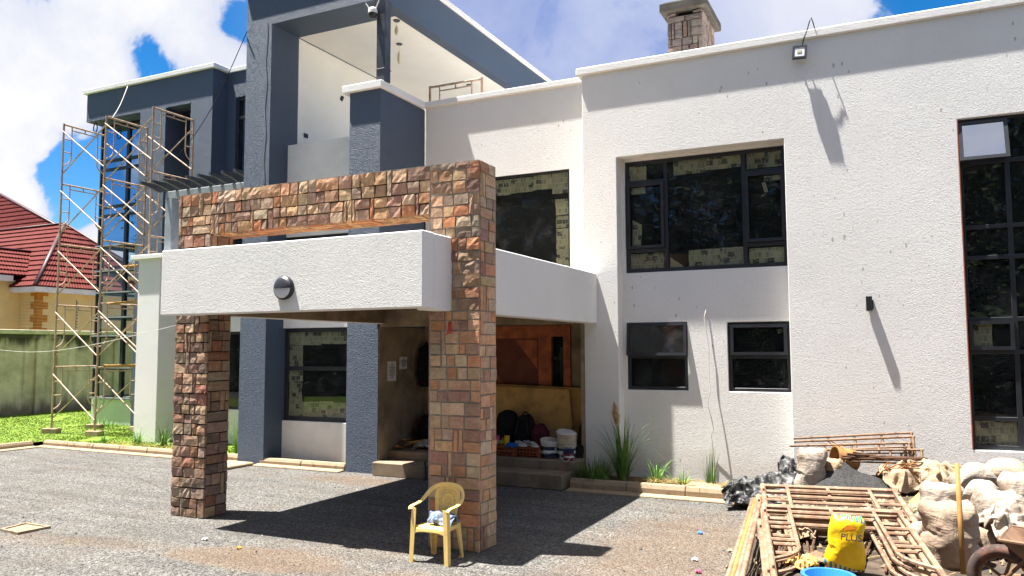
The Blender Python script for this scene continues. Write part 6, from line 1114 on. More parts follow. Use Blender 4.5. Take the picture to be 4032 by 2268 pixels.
19,18,12,17,17,15,15,13,-9,6,15,16,15,4,3,5,13,11,9,8,-505,16,30,8,12,13,13,14,15,21,16,9,18,17,9,15,8,8,12,14,15,17,17,14,16,16,17,14,-11,5,14,27,19,13,5,4,7,9,7,7,6,-498,14,22,12,11,12,13,15,18,24,16,6,12,18,12,17,14,10,4,13,14,14,17,13,17,15,17,-4,15,14,9,29,24,11,2,1,2,3,4,2,12,-484,13,20,9,4,12,15,17,21,25,15,10,7,12,16,21,16,0,16,12,12,11,4,15,21,18,15,3,15,17,15,26,21,8,0,-4,-7,-2,3,9,15,-467,13,19,-5,4,13,19,20,26,25,12,12,8,3,15,21,18,7,6,11,10,10,16,5,20,21,17,9,14,13,22,18,16,5,-2,-7,-1,9,-6,9,15,-454,14,16,-6,5,12,19,22,31,18,14,6,-5,14,13,21,16,5,10,8,6,14,19,6,19,21,19,15,12,14,17,15,3,3,2,6,4,3,2,6,0,-440,12,21,5,7,8,17,20,29,19,7,-8,6,15,13,18,12,6,2,9,4,16,25,18,14,20,21,17,13,15,12,9,9,11,9,6,7,5,0,2,1,-447,0,18,20,14,11,12,18,25,13,1,-5,11,13,15,15,1,5,5,8,8,17,27,21,16,22,23,20,19,13,5,8,17,15,8,7,7,6,3,-9,-4,-453,-4,16,20,20,20,15,14,17,11,0,2,13,10,18,10,13,0,9,12,6,16,21,17,15,24,28,28,20,11,-8,12,17,14,13,4,-3,12,10,3,-6,-469,-9,14,19,26,21,7,11,14,13,7,9,13,13,18,12,11,5,14,13,7,9,16,11,11,26,31,32,21,5,-6,22,21,10,1,10,-4,0,20,12,5,-482,-10,13,22,19,13,4,12,13,14,11,
15,12,17,18,13,9,10,14,11,4,5,12,14,16,22,28,30,20,-3,13,24,19,-4,-6,10,11,-2,31,21,5,-504,14,11,11,8,4,10,15,15,10,15,14,14,18,19,14,9,10,13,11,2,6,15,12,16,21,23,24,19,9,19,22,1,-3,2,15,0,13,37,24,7,-525,14,12,8,3,10,14,9,13,18,14,14,14,18,19,17,12,7,9,12,8,8,9,16,16,17,19,23,20,12,10,19,8,5,7,2,-2,25,37,16,-4,-497,-1,3,6,11,11,18,19,7,5,19,20,10,15,18,15,15,14,5,10,4,7,14,18,18,16,18,25,21,15,13,14,12,8,0,-3,7,24,29,7,-16,-459,3,4,2,-1,20,7,19,-7,22,10,20,15,11,14,14,17,16,7,6,7,10,15,19,19,8,18,30,23,13,2,16,14,6,6,2,11,20,20,-5,-26,-443,3,4,7,10,10,22,1,16,11,9,14,19,9,10,14,18,11,18,13,14,6,16,20,-7,6,22,36,25,13,1,18,9,8,9,7,18,14,8,-14,-31,-432,8,9,6,5,13,12,20,7,15,14,12,17,6,12,13,17,7,29,19,10,15,12,-2,-6,7,20,36,30,13,4,15,14,4,10,18,14,7,0,-16,-27,-413,12,11,4,-1,1,14,12,13,19,18,12,11,13,18,14,7,15,30,18,10,6,9,0,1,9,20,26,23,13,10,11,12,12,13,13,9,0,-8,-11,-12,-392,14,11,5,-5,-8,8,15,15,16,16,14,12,12,14,17,13,19,20,15,1,11,10,11,12,14,18,18,13,9,7,10,11,13,9,13,4,-4,-10,-5,12,-384,14,11,4,-8,-6,10,18,17,10,9,8,11,13,14,15,15,15,15,15,17,15,11,13,15,18,19,11,2,2,3,8,15,5,9,10,8,-7,-8,0,14,-375,
14,14,-4,6,-3,10,13,0,14,6,9,15,16,12,14,14,15,13,27,22,16,12,8,16,21,17,7,-5,5,-5,2,14,5,10,12,12,0,-8,-2,15,-378,14,15,-4,8,4,4,4,7,-1,8,10,16,23,19,10,13,13,20,15,30,19,13,12,11,16,14,8,4,0,-2,-7,7,7,11,12,11,10,-3,-1,14,-384,17,13,4,-6,-3,13,6,3,13,11,-5,7,25,25,13,16,6,19,13,27,20,15,9,10,12,10,8,7,8,2,-1,0,8,8,11,9,10,12,9,8,-390,12,8,-5,-13,15,16,7,14,7,12,-3,9,-1,29,23,13,13,15,16,12,16,17,11,8,7,5,7,12,13,7,3,5,7,7,7,9,11,12,11,13,-381,-3,-4,-14,13,14,20,16,3,14,12,2,-2,3,10,20,24,20,15,18,13,6,12,8,6,6,4,10,7,15,10,6,7,8,8,7,9,13,11,13,13,-383,-8,-8,3,19,15,18,15,6,14,10,-3,0,5,6,14,17,27,19,17,19,3,5,4,5,7,9,7,11,7,7,4,5,9,9,10,16,11,14,14,14,
0,1,5,2,-8,0,4,-3,8,8,12,14,22,14,-1,0,3,-29,-9,7,15,19,-8,-5,-2,-2,-1,-2,9,-14,6,-18,-19,-13,0,-13,-1,0,2,-2,-1,1,13,11,2,-11,-14,-1,4,13,9,15,9,11,1,7,24,-8,-29,-5,9,17,15,-8,-1,-2,-11,-4,-3,-3,6,-11,-7,-10,-8,-12,-9,0,8,-7,-10,0,0,8,15,10,-12,-1,0,-10,8,16,16,17,8,4,3,23,-15,-16,-4,9,14,8,-3,-6,-3,-11,-10,-5,-3,-4,-3,1,-12,-8,-9,-5,2,-6,-11,-5,0,-1,19,17,4,-4,9,0,-22,-2,12,18,7,15,17,11,5,3,-9,-4,9,7,2,-4,-6,-7,-8,-8,-4,-5,-1,-6,-12,-1,-5,-4,-8,-8,-15,0,0,-11,0,9,16,13,8,16,-1,-28,-7,4,9,16,21,22,12,8,5,6,2,0,-2,-5,-4,-6,-7,-7,-8,-5,-7,-7,-12,-11,4,4,-3,-9,-18,-23,6,6,-5,-12,13,-2,13,18,22,0,-24,-1,1,12,22,23,16,8,-1,-5,-4,-14,14,20,4,-5,-9,-15,1,-5,-10,-7,-17,-5,-17,6,8,-4,-13,-22,-11,-11,7,9,-2,1,-11,4,23,26,7,-15,6,5,18,28,19,7,-4,4,-8,-28,6,13,12,20,-6,-10,-18,-4,-19,-15,-6,-5,2,-22,10,5,-7,-15,-28,-9,6,14,2,-3,-4,-14,0,20,27,12,4,2,9,20,27,19,6,-12,10,-26,-14,13,10,12,11,-5,-11,-19,-17,-1,-10,-13,6,-14,-21,-1,10,-6,-16,-28,-4,11,15,-2,-18,6,-11,2,18,17,14,12,11,4,15,24,21,10,-1,-3,-34,4,-6,19,5,3,12,-10,-17,-19,1,-15,-10,4,-15,-19,-7,8,-3,-17,-27,-2,16,16,-8,-15,-5,8,7,7,7,11,11,14,9,5,22,22,16,7,-11,-32,2,0,14,21,-7,5,1,-13,-22,-7,-4,-11,-4,-15,
-17,-10,6,-1,-15,-27,-3,23,16,-12,-28,14,17,6,1,-4,8,9,13,4,8,19,23,17,12,-17,-20,13,-2,2,21,2,7,-2,-13,-15,-12,-8,-9,-13,-15,-14,-5,-8,3,-14,-24,-2,22,18,-10,-31,21,15,4,-1,-6,11,2,9,10,12,18,20,17,7,2,-28,15,0,-13,27,21,2,-2,-14,-27,-17,-9,-10,-12,-12,-10,-2,-5,-8,-8,-24,-2,24,7,-2,-29,17,8,-3,7,4,5,10,15,14,11,16,16,14,1,5,-12,-23,7,3,29,30,2,-5,-25,-35,-12,2,-8,-11,-11,-13,-7,-4,-2,-10,-14,-25,13,13,5,-27,14,-3,-2,4,6,15,19,22,16,0,11,14,16,9,0,-18,-1,-8,22,28,-2,8,-13,-31,-20,-14,12,-1,-11,-12,-12,-2,4,-3,-9,-14,-12,-33,12,16,-30,10,-5,13,18,-11,9,22,23,17,3,0,10,17,8,1,-3,-4,12,18,-8,6,-2,-21,-16,-19,-8,17,7,-15,-12,-1,7,0,-3,-8,-15,-21,-21,-25,21,-21,3,19,14,-12,9,14,6,22,12,-2,1,9,16,6,4,7,10,6,13,-7,-16,-14,-6,-15,-4,-1,12,15,-15,-6,1,3,-4,-8,-10,-15,-18,-23,-26,22,-15,11,4,6,7,13,11,2,10,10,-4,1,10,12,9,5,17,10,14,0,-16,-19,-17,-10,0,13,2,11,9,-10,-16,-10,-3,2,-13,-13,-11,-13,-16,-18,-8,2,13,16,16,5,10,3,6,5,2,3,5,9,11,5,8,21,13,3,-11,-2,-21,-20,-8,13,10,7,9,1,-13,-9,-13,-11,-8,-8,-14,-14,-11,-12,-9,-11,2,11,20,25,12,4,1,3,2,7,5,5,6,1,9,10,19,16,-8,-2,-4,-10,-16,-6,11,9,6,1,-5,-2,-14,-13,-14,-11,-13,-15,-13,-8,-4,-16,-3,-8,7,19,30,13,2,6,5,5,-2,2,7,5,6,11,10,21,16,0,-4,-4,
-6,-6,-5,5,9,-2,-8,-13,-9,-14,-7,-7,-6,-13,-15,-13,-5,-13,-13,-14,0,10,6,29,16,9,9,5,4,-1,-7,13,6,7,12,5,19,18,10,2,-1,-5,-8,-1,5,4,-3,-15,-18,-7,-13,4,-10,-9,-15,-16,-12,-11,-13,-13,-15,0,0,9,26,19,12,9,6,4,-3,-10,16,16,4,10,-2,7,18,17,7,0,-11,2,6,1,7,4,-25,-17,3,-12,4,-9,-10,-19,-20,-15,-13,-15,-14,-12,1,0,10,26,24,11,4,2,4,-5,-8,14,20,11,3,-6,3,18,4,6,6,11,17,-2,-4,2,5,-20,-11,0,-11,3,-9,-11,-21,-24,-20,-16,-15,-13,-9,0,4,16,30,26,7,-2,-11,8,-3,-7,20,20,14,-8,-4,5,14,13,9,9,14,4,14,-8,-7,3,-13,-8,-9,1,-11,-6,-13,-20,-23,-22,-15,-16,-13,-10,-2,3,17,28,25,10,-3,-16,7,-9,10,28,18,6,-12,0,8,15,10,12,12,3,10,13,1,-9,-6,-5,-9,-8,-7,-7,-14,-14,-14,-15,-15,-17,-20,-17,-16,10,-11,5,25,23,14,3,-15,3,2,19,27,17,-2,-12,4,12,15,13,12,12,7,-2,6,8,-6,-5,-6,-9,-8,-10,-13,-12,-10,-11,-11,-12,-15,-20,-22,-18,9,-17,-2,7,19,22,10,-4,6,9,21,24,12,-6,-11,9,16,16,15,11,10,7,4,0,-1,2,-5,-7,-2,-9,-17,-16,-9,-7,-11,-12,-12,-14,-16,-14,-20,-8,-18,-1,0,13,22,13,9,10,11,17,19,5,-9,2,13,11,17,12,8,12,3,14,-8,4,5,-10,-3,8,-12,-24,-22,-20,-12,5,-13,-15,-10,-12,-15,-17,-14,-16,8,-8,14,27,19,13,5,11,11,10,-2,5,0,11,13,16,9,10,10,10,13,-11,9,5,-15,7,1,-17,-28,-21,-20,-13,-11,4,-15,-15,-7,-13,-14,-12,-15,-5,5,25,26,17,11,10,2,10,
3,6,1,0,11,14,12,11,10,11,10,13,-11,4,10,-15,4,-3,-19,-29,-19,-22,-11,2,-13,-11,-19,-3,-17,-19,7,-7,-2,13,21,15,13,6,10,13,5,5,4,0,1,9,14,12,10,9,11,11,-1,15,2,-4,-6,-13,-2,-16,-22,-21,-20,-14,-9,-7,-12,-24,3,-18,-18,37,-1,2,6,8,6,6,15,13,4,11,8,3,-1,6,2,10,14,11,5,11,11,10,-10,6,4,-6,-11,-6,-11,-25,-18,-25,-15,0,-12,-21,-15,-2,-18,-18,40,13,9,6,5,-4,1,5,17,18,9,7,11,1,-1,7,7,5,13,10,14,12,6,-5,-5,-6,-8,-9,4,-4,-21,-24,-22,-13,-14,-17,-18,-11,-6,-18,-18,43,13,11,11,13,-2,-2,8,5,13,16,7,10,10,5,0,-2,6,13,13,14,10,3,-8,-6,-14,-8,3,2,-7,-23,-23,-21,-15,-14,-18,-15,-8,-10,-18,-15,47,13,12,10,8,17,-4,4,-1,15,12,11,9,17,14,5,-4,-13,10,8,3,13,-1,-3,-16,-12,2,-6,8,-6,-22,-20,-23,-14,-12,-20,-7,-10,-13,-17,-8,45,10,9,11,13,11,19,6,-1,6,6,10,10,20,17,10,-3,-21,5,-8,11,4,8,-16,-16,-10,4,-3,-2,-2,-18,-18,-18,-15,-14,-10,-11,-12,-14,-15,-14,40,9,10,13,18,16,13,16,13,1,3,6,12,13,2,10,12,-14,-4,-9,9,15,-11,-14,-15,-9,0,0,-5,-7,-12,-14,-16,-14,-10,-13,-12,-14,-9,-13,-16,25,9,11,16,22,19,15,13,13,11,7,5,6,8,10,3,6,-2,-7,-1,15,-13,-11,-11,-9,-4,-3,0,-9,-11,-13,-12,-17,-16,-12,-3,-13,-15,-7,-12,-10,6,11,11,17,23,22,15,10,13,12,10,11,10,7,5,7,2,2,6,11,-12,-6,-12,-8,-4,-2,-2,-11,-16,-16,-16,-16,-17,-16,-11,6,-11,-11,-12,-14,-7,2,
9,11,16,24,21,15,16,18,5,12,9,5,10,10,-1,7,0,16,2,10,-7,-12,-12,-4,-3,-7,-14,-18,-18,-17,-21,-20,-14,-8,0,0,-12,-12,-14,-4,0,12,4,16,23,20,18,16,14,14,11,6,7,-1,12,10,-4,10,3,29,6,-7,-9,-12,-10,-10,-10,-14,-17,-18,-18,-24,-21,-12,-5,-1,-1,-8,-14,-14,-1,0,6,9,17,24,20,11,14,14,9,2,5,16,2,12,14,3,-6,3,32,17,-10,-12,-13,-10,-11,-11,-13,-15,-15,-19,-22,-19,-9,-5,-1,-10,-8,-9,1,-13,0,9,12,19,25,5,8,15,8,3,5,7,12,23,2,8,5,-8,5,22,29,-13,-11,-11,-12,-12,-13,-14,-13,-12,-16,-17,-15,-7,-8,-11,-11,-9,-7,-3,1,3,13,14,21,5,7,6,17,-1,2,7,11,11,18,25,13,0,-8,1,14,26,-15,-11,-12,-14,-12,-14,-11,-13,-12,-14,-14,-12,-10,-11,-11,-10,-9,0,2,-2,2,13,14,13,-2,7,18,3,1,5,8,11,10,14,22,20,18,1,1,0,16,-15,-12,-12,-13,-11,-11,-13,-13,-14,-16,-15,-11,-6,-11,-12,-7,-3,-1,1,1,
)),
'bundle': (1.239, 42, 38, (
38,-1,-7,-2,-3,-4,-8,-3,8,26,-14,-14,-7,-1,6,-2,0,6,0,-5,10,4,10,-9,-13,-12,-3,7,6,6,12,7,3,3,8,8,4,24,21,-35,2,-7,-8,-9,-10,-8,-7,-1,7,16,-16,-10,2,4,1,-4,-2,1,1,3,-2,0,14,-5,-6,-2,4,0,10,0,4,4,6,7,5,8,3,20,6,4,-9,-11,-13,-12,-7,-5,-5,-4,1,9,-6,-5,2,2,-3,-1,0,2,-1,-1,-9,-2,-3,0,6,9,7,5,3,4,3,6,7,1,8,5,9,25,-3,-11,-17,-6,-10,-7,-6,0,-6,-6,-1,10,1,-2,1,-8,3,2,-4,3,-3,-8,-1,-1,0,5,7,7,5,4,-2,8,5,4,2,8,7,11,6,1,-18,-5,-13,6,-6,-3,-3,-3,-7,-9,-5,3,13,3,-4,-4,-3,9,1,-10,-3,-9,7,0,3,4,9,13,0,6,2,2,2,4,7,4,17,-19,8,-15,-13,4,-2,10,-2,-5,-6,-12,-6,-9,-1,9,12,3,-2,0,2,0,-8,-6,-3,7,-2,-1,7,6,17,2,5,1,1,2,4,6,5,19,-31,-5,0,-6,5,0,-3,8,-8,-7,-8,-7,-6,1,3,6,15,0,1,-4,-2,-6,-6,-4,1,6,0,7,13,6,8,4,1,0,1,0,7,11,15,-38,2,-3,-6,7,-5,3,-3,5,-8,-9,-10,-2,3,1,6,4,12,-5,-2,0,-8,-8,-1,1,4,9,12,3,8,5,4,2,4,1,8,5,4,6,-34,-5,-2,-1,4,-1,-2,1,-2,-1,-5,-3,0,-1,-4,4,3,5,1,2,-5,-4,-3,-9,0,10,9,5,6,7,5,5,7,10,12,3,-2,-5,-3,-26,-6,-1,-1,-2,3,2,-1,-1,1,-1,-3,0,-6,-4,-3,8,3,1,5,-3,-2,-3,-2,1,4,3,7,4,5,7,9,11,12,9,1,-6,-10,-10,-16,-1,-3,-2,-5,-2,8,0,-2,3,
-2,-3,-2,-3,-3,0,2,3,4,2,-2,-1,0,0,-7,1,10,5,-1,-4,11,9,14,15,11,-1,-15,-12,-2,-3,-4,-5,-3,-12,4,3,5,0,0,0,-3,-2,-3,-1,3,-3,4,4,3,4,4,-4,-10,-4,3,9,8,-3,-18,-6,5,19,21,14,1,-7,-9,-13,13,-8,-9,-9,-5,12,0,5,3,-2,-2,-1,-1,-2,-3,-3,2,5,5,3,14,13,-5,-13,-9,1,8,7,-5,-19,-19,0,15,20,14,-3,-3,3,-12,7,-8,-7,-5,-2,5,7,9,-1,1,-2,-1,0,-1,-2,-7,2,7,3,5,14,9,5,-13,-7,0,9,7,-2,-15,-16,-4,9,11,5,5,-4,-4,-2,-8,-2,-3,-2,-4,12,6,5,4,1,-8,3,-1,-1,-2,-1,2,-2,4,6,8,13,-1,-5,-3,0,2,8,-2,1,-5,0,1,-5,5,1,-3,-4,0,-5,-5,-5,-5,0,8,10,2,-1,-4,-1,1,5,-2,-1,-1,-1,0,3,6,8,3,2,2,-4,-2,5,3,0,-6,-10,1,7,3,3,7,-4,-6,-6,-4,2,-5,-6,0,6,8,5,2,-2,-2,-1,0,-2,-3,-4,-3,3,11,10,1,8,4,-4,-7,3,-6,7,2,-5,-2,-4,7,7,3,5,-2,-7,-7,-13,7,3,-8,0,5,8,6,2,0,-1,-3,-8,1,2,-2,-2,4,8,1,2,12,2,-4,-12,7,-1,-8,11,-18,11,-7,13,6,9,1,-3,-4,-7,-23,8,4,6,-2,2,4,4,1,0,-2,-3,-10,5,3,3,0,3,2,2,4,13,1,-4,-12,-8,1,5,-13,-7,8,14,15,9,5,-4,-9,1,-5,-39,12,7,5,5,0,2,-2,8,-8,-3,-3,2,3,4,2,-3,7,2,1,11,14,0,0,-10,-9,-4,-2,-3,-3,5,11,14,10,-1,-7,-10,-6,2,-31,5,2,8,1,5,-1,8,-5,10,-2,-6,-2,-2,0,2,1,7,-2,12,
14,11,5,0,-3,-7,-5,-4,-4,-3,-2,4,8,9,1,-7,-10,-9,5,-7,2,-3,-1,3,1,3,-3,6,6,3,-4,-5,-4,-1,-2,3,-5,10,14,16,12,5,4,-2,-2,-7,-7,-9,-7,-6,-3,4,7,4,0,-10,-6,-4,7,3,-2,-1,-1,2,-1,1,9,6,6,-8,-8,-8,0,2,-3,0,-1,15,16,17,12,3,4,-4,-7,-12,-11,-13,-16,-7,-1,6,9,9,1,-5,-6,12,1,-3,-1,-1,1,2,1,3,14,-9,0,-4,-3,-3,-3,-1,-1,-1,8,15,19,19,10,-4,-13,-7,3,-19,-18,-13,-7,-7,0,9,12,13,-5,1,14,-3,-2,-5,-3,0,4,3,5,1,5,0,-3,-6,-7,0,-1,-2,-1,8,6,20,23,13,-4,-12,-15,-4,2,-18,-15,-14,-6,4,6,8,9,5,-1,17,-3,-4,-7,-4,0,6,6,2,3,4,-7,0,0,-5,-2,0,-4,2,4,8,9,4,22,-2,-3,-7,-12,-1,1,-9,-12,-5,-2,0,7,7,2,2,15,-4,-4,-8,-4,2,7,6,5,-1,4,1,-3,-3,-3,-3,-3,1,1,4,7,6,8,-12,-1,-1,0,6,-2,-1,2,-2,-1,-2,-3,-2,6,1,-1,13,-5,-5,-6,-1,4,5,5,5,1,-2,4,-5,-3,-2,-3,1,0,0,4,8,3,2,1,-4,-5,-3,1,8,0,0,-3,-1,1,1,3,2,-1,-4,11,-2,-5,-4,0,2,-1,11,4,0,-6,3,-2,-3,-2,-6,-5,14,-4,6,7,2,4,2,1,-3,-3,8,-5,3,-10,-1,2,2,3,3,2,-3,-7,9,1,-3,-7,4,0,5,5,-6,-2,1,3,-1,-2,-3,-5,-6,10,4,-12,13,3,14,8,2,1,1,1,-3,-7,-9,-3,3,1,2,5,3,-4,-7,-3,10,0,-5,2,3,3,-5,-3,-1,1,1,2,-1,-7,-5,-2,0,-3,-6,6,19,22,13,0,1,2,-5,-3,-9,
-9,-4,4,2,2,2,0,-2,-7,-10,12,6,2,2,0,-3,-3,-2,-2,1,2,0,2,-4,-5,-6,-3,-1,-1,8,19,22,-1,10,0,-4,1,-8,-9,-7,-4,-2,2,8,3,1,-2,-6,-19,16,12,3,2,-2,-3,-3,-2,-1,0,-4,5,3,0,3,1,-1,-2,-1,1,6,9,11,-5,3,8,-12,1,-9,-10,2,-2,-2,2,9,-2,7,-7,-22,19,12,4,0,-1,-13,3,3,-2,-4,0,-3,11,-4,3,0,7,-2,-2,4,7,3,4,2,3,-7,-5,0,-9,-3,-2,-5,6,0,-3,3,9,0,-24,18,11,4,3,-11,-4,12,-3,-1,0,-1,6,-3,8,-12,2,8,2,1,2,-1,6,4,2,-8,-5,1,-2,-7,-6,-3,7,3,-2,-2,-2,-2,5,-18,14,1,5,13,-10,-1,4,11,-1,0,2,6,0,-5,-6,0,10,-1,8,-7,4,4,3,0,-4,-2,-3,-7,-3,-7,-3,0,-3,-2,-1,7,3,0,-15,3,14,6,-5,0,7,-2,4,13,1,2,9,-1,-7,-7,2,-2,8,-4,6,3,4,-1,-3,0,1,-6,-3,-5,-6,-2,0,3,-12,-3,-2,10,3,-19,7,3,10,0,-1,6,5,0,8,8,8,0,-1,-1,-6,3,-3,-2,10,2,2,-4,-3,-2,3,5,-2,-5,-5,-6,-4,0,-2,-10,0,-8,0,9,-11,12,-1,3,5,2,4,6,4,7,9,5,2,0,0,-17,14,-4,-1,-4,5,0,0,1,3,0,1,-3,-4,-5,-5,-3,-6,-5,1,-4,-14,8,5,1,3,7,-2,3,4,4,4,5,-1,4,11,6,2,2,-11,-12,3,12,13,5,-1,-3,-3,-3,-5,-4,-3,-3,-3,-4,0,-8,-5,1,-13,-9,-3,9,17,2,0,7,2,2,4,4,5,3,1,-2,-1,4,9,2,-5,1,7,11,2,2,-7,-1,-5,-12,-1,1,-1,-9,-3,-7,4,-4,-7,-8,-9,-8,1,33,
4,2,2,5,3,2,4,3,5,4,1,-2,-2,-2,8,-2,-8,4,12,14,-6,-1,-8,-16,9,-1,-1,-12,-1,-3,-3,-6,7,-11,-10,-11,1,6,32,7,4,4,2,-1,0,1,2,3,4,0,5,-2,-9,7,-9,-2,9,11,3,4,-6,-21,0,12,-4,-4,-12,-8,2,-8,4,-3,-4,-13,7,9,6,
45,17,15,16,7,7,5,12,20,5,22,21,16,7,8,1,-7,10,21,22,22,15,5,24,30,26,15,6,4,4,2,6,14,26,24,11,2,8,1,-454,18,14,10,-1,-3,15,6,14,16,10,15,17,12,9,6,-18,6,19,25,23,20,14,10,27,24,14,2,4,9,0,9,17,32,38,24,3,-26,0,-421,20,10,1,-4,-7,13,12,10,11,13,12,15,13,12,10,-15,1,13,25,36,26,-12,6,20,23,16,8,12,8,7,8,16,32,45,34,8,-29,-23,-401,17,6,-10,5,-7,7,8,12,14,14,13,11,15,15,15,2,-1,8,23,35,17,-16,10,18,22,17,14,14,12,10,11,10,27,44,33,8,-24,-29,-407,13,-1,5,-8,12,1,14,15,13,11,1,14,14,14,18,12,13,10,13,30,0,7,13,10,19,18,16,16,13,19,11,13,21,32,24,3,-28,-23,-406,10,-6,3,1,11,11,16,11,11,5,16,3,16,19,16,18,9,14,18,21,1,13,16,9,16,17,10,21,16,25,18,13,13,18,10,-2,-23,-11,-414,11,16,6,-9,5,14,12,5,10,13,12,9,17,21,19,15,16,17,12,9,11,12,15,14,12,18,16,12,26,23,19,12,6,2,-5,-4,-5,2,-405,2,13,15,-10,12,-3,13,16,11,10,13,13,17,17,11,20,18,12,11,15,10,12,7,14,20,16,16,21,19,17,14,8,3,-10,0,3,5,10,-411,11,14,-4,12,-4,13,-2,13,15,14,15,13,15,12,16,19,14,12,17,15,13,6,12,15,16,15,20,18,13,9,5,5,4,12,-7,8,12,13,-415,14,-1,0,6,16,1,1,15,12,15,13,15,13,16,12,18,18,12,17,17,15,8,9,12,15,15,11,13,12,13,8,8,13,-4,5,12,15,11,-418,9,4,-1,13,-1,14,-3,12,18,
16,14,8,15,14,14,16,15,15,15,15,13,14,15,14,14,8,16,15,15,9,7,2,6,8,11,5,12,16,-426,10,5,6,-5,7,10,16,9,9,16,14,12,13,13,15,12,16,15,14,15,14,16,19,16,12,12,9,15,21,14,7,4,3,7,10,9,12,9,-433,5,2,0,6,13,15,7,15,9,9,14,13,14,20,3,14,16,16,17,17,12,13,20,14,11,14,15,15,22,20,9,6,3,3,10,11,11,13,-465,4,5,7,10,14,15,16,2,11,10,15,13,14,17,14,9,14,15,18,17,23,11,14,17,13,8,14,14,21,19,16,10,8,7,3,15,14,12,-497,12,13,13,14,5,15,8,11,12,12,6,18,9,13,15,15,14,15,21,25,9,16,17,14,15,15,5,16,16,16,10,5,2,15,22,17,10,16,-508,17,19,16,17,6,0,13,13,11,12,10,6,13,12,14,15,16,22,20,18,16,16,13,15,11,13,16,1,5,5,9,8,12,21,22,20,11,14,-513,24,31,17,16,7,1,1,11,10,11,11,14,15,14,16,15,18,20,18,16,15,16,12,15,17,9,13,14,12,-13,15,0,15,19,19,14,10,15,-511,23,32,21,16,6,-3,3,10,10,11,13,17,18,16,17,16,17,19,15,18,12,14,15,17,18,13,4,14,-4,13,-2,24,19,4,16,9,12,14,-506,15,25,24,16,8,8,-1,9,12,13,14,16,18,20,13,16,18,16,16,20,9,13,16,13,18,13,14,-9,5,13,20,17,22,3,10,1,13,18,-478,3,10,16,16,13,6,13,8,13,13,12,13,14,20,16,17,13,17,18,17,18,16,-2,18,6,10,11,12,13,15,7,24,20,12,2,-9,7,17,-429,3,-1,-1,13,11,10,10,18,11,14,10,6,15,18,16,15,11,15,20,
18,21,16,6,-5,15,12,12,12,12,9,13,19,20,13,5,-10,0,15,-409,10,-1,2,1,11,7,17,21,17,9,-2,12,12,16,15,9,14,12,20,24,18,17,7,6,-4,10,13,12,11,11,10,14,20,16,11,2,-11,14,-404,13,-3,2,6,6,13,13,21,18,3,13,13,11,12,7,13,14,19,14,21,15,15,17,1,2,0,15,13,7,0,10,12,18,19,14,13,-6,7,-409,12,-1,9,9,9,7,15,18,15,17,15,12,9,10,9,2,18,18,16,14,19,16,17,15,3,1,-3,3,4,5,10,10,16,18,20,15,15,-1,-428,9,11,15,12,9,7,11,12,27,11,15,10,4,6,14,6,22,19,11,18,15,15,18,16,11,7,0,-5,2,8,10,10,5,12,18,21,17,12,-448,12,16,20,15,9,4,6,15,13,16,9,13,15,4,14,14,28,11,13,10,19,17,8,16,14,12,11,-1,-4,4,11,8,10,12,7,15,18,16,-452,20,17,19,15,8,-2,2,14,19,12,17,11,8,14,14,22,23,12,8,1,16,17,12,16,15,13,10,14,-1,0,9,10,11,11,13,7,10,10,-445,20,18,18,12,5,3,-5,13,17,21,11,17,8,19,19,22,18,2,13,4,14,17,17,11,14,12,12,0,12,12,16,15,9,8,7,5,4,-1,-436,16,17,12,5,2,1,11,11,13,17,27,17,5,25,19,20,13,9,7,10,13,13,16,17,13,12,2,11,1,21,21,13,-1,12,10,8,1,-9,-424,7,15,-6,3,-2,13,13,9,13,22,31,24,6,28,24,13,16,16,8,6,14,5,21,18,13,-1,9,12,7,8,26,10,1,6,12,9,2,-3,-408,-13,12,-13,-8,2,16,11,13,17,23,32,25,13,20,23,20,18,15,15,11,7,2,26,2,13,12,6,11,1,
18,30,8,-1,1,3,5,4,20,-397,-26,1,-24,-10,1,17,20,22,23,26,25,22,12,9,24,21,19,17,10,12,10,11,11,16,13,1,15,10,5,31,29,11,0,-3,-2,-2,5,21,-389,-33,-11,-29,-10,8,20,25,26,24,21,24,19,11,5,9,15,18,19,18,16,9,11,19,10,13,13,10,20,15,23,25,15,7,2,-5,-2,-10,16,-383,-35,-20,-26,1,18,22,21,22,14,25,22,8,13,1,13,14,12,17,19,17,15,14,14,13,14,10,18,21,20,20,16,9,12,16,7,-2,-13,-7,-372,-34,-25,-11,8,26,22,1,10,15,16,14,10,9,19,20,0,13,13,19,20,18,16,15,15,10,13,19,26,18,12,8,8,11,20,16,8,-5,-8,-379,-26,-18,-6,8,26,19,3,-8,6,9,7,7,12,23,33,-7,16,15,11,19,20,19,16,17,16,18,20,20,18,0,-1,0,7,21,22,14,9,2,-384,-16,-17,-6,12,6,23,14,-3,-7,1,15,1,13,27,36,-17,16,7,18,19,20,18,19,18,20,21,19,18,14,2,2,-12,15,4,22,19,11,16,-403,6,-8,-8,-9,18,11,17,11,0,-3,-1,17,16,25,27,-17,7,17,18,19,17,17,17,18,20,20,17,15,14,10,-3,-4,1,11,22,10,11,14,-405,11,-9,-10,10,6,21,9,15,-5,3,6,9,18,28,4,10,13,19,21,16,14,13,14,11,15,16,13,13,16,15,13,3,2,0,23,15,2,-1,-400,2,5,-13,6,12,19,16,7,16,6,3,5,12,18,18,8,14,20,20,15,13,11,10,13,9,9,11,13,18,18,15,1,4,21,24,18,2,-2,-423,8,-9,-1,7,13,14,15,16,14,15,12,5,8,7,12,12,13,17,19,13,14,9,15,12,0,10,14,16,20,17,12,16,7,26,24,14,6,0,-452,
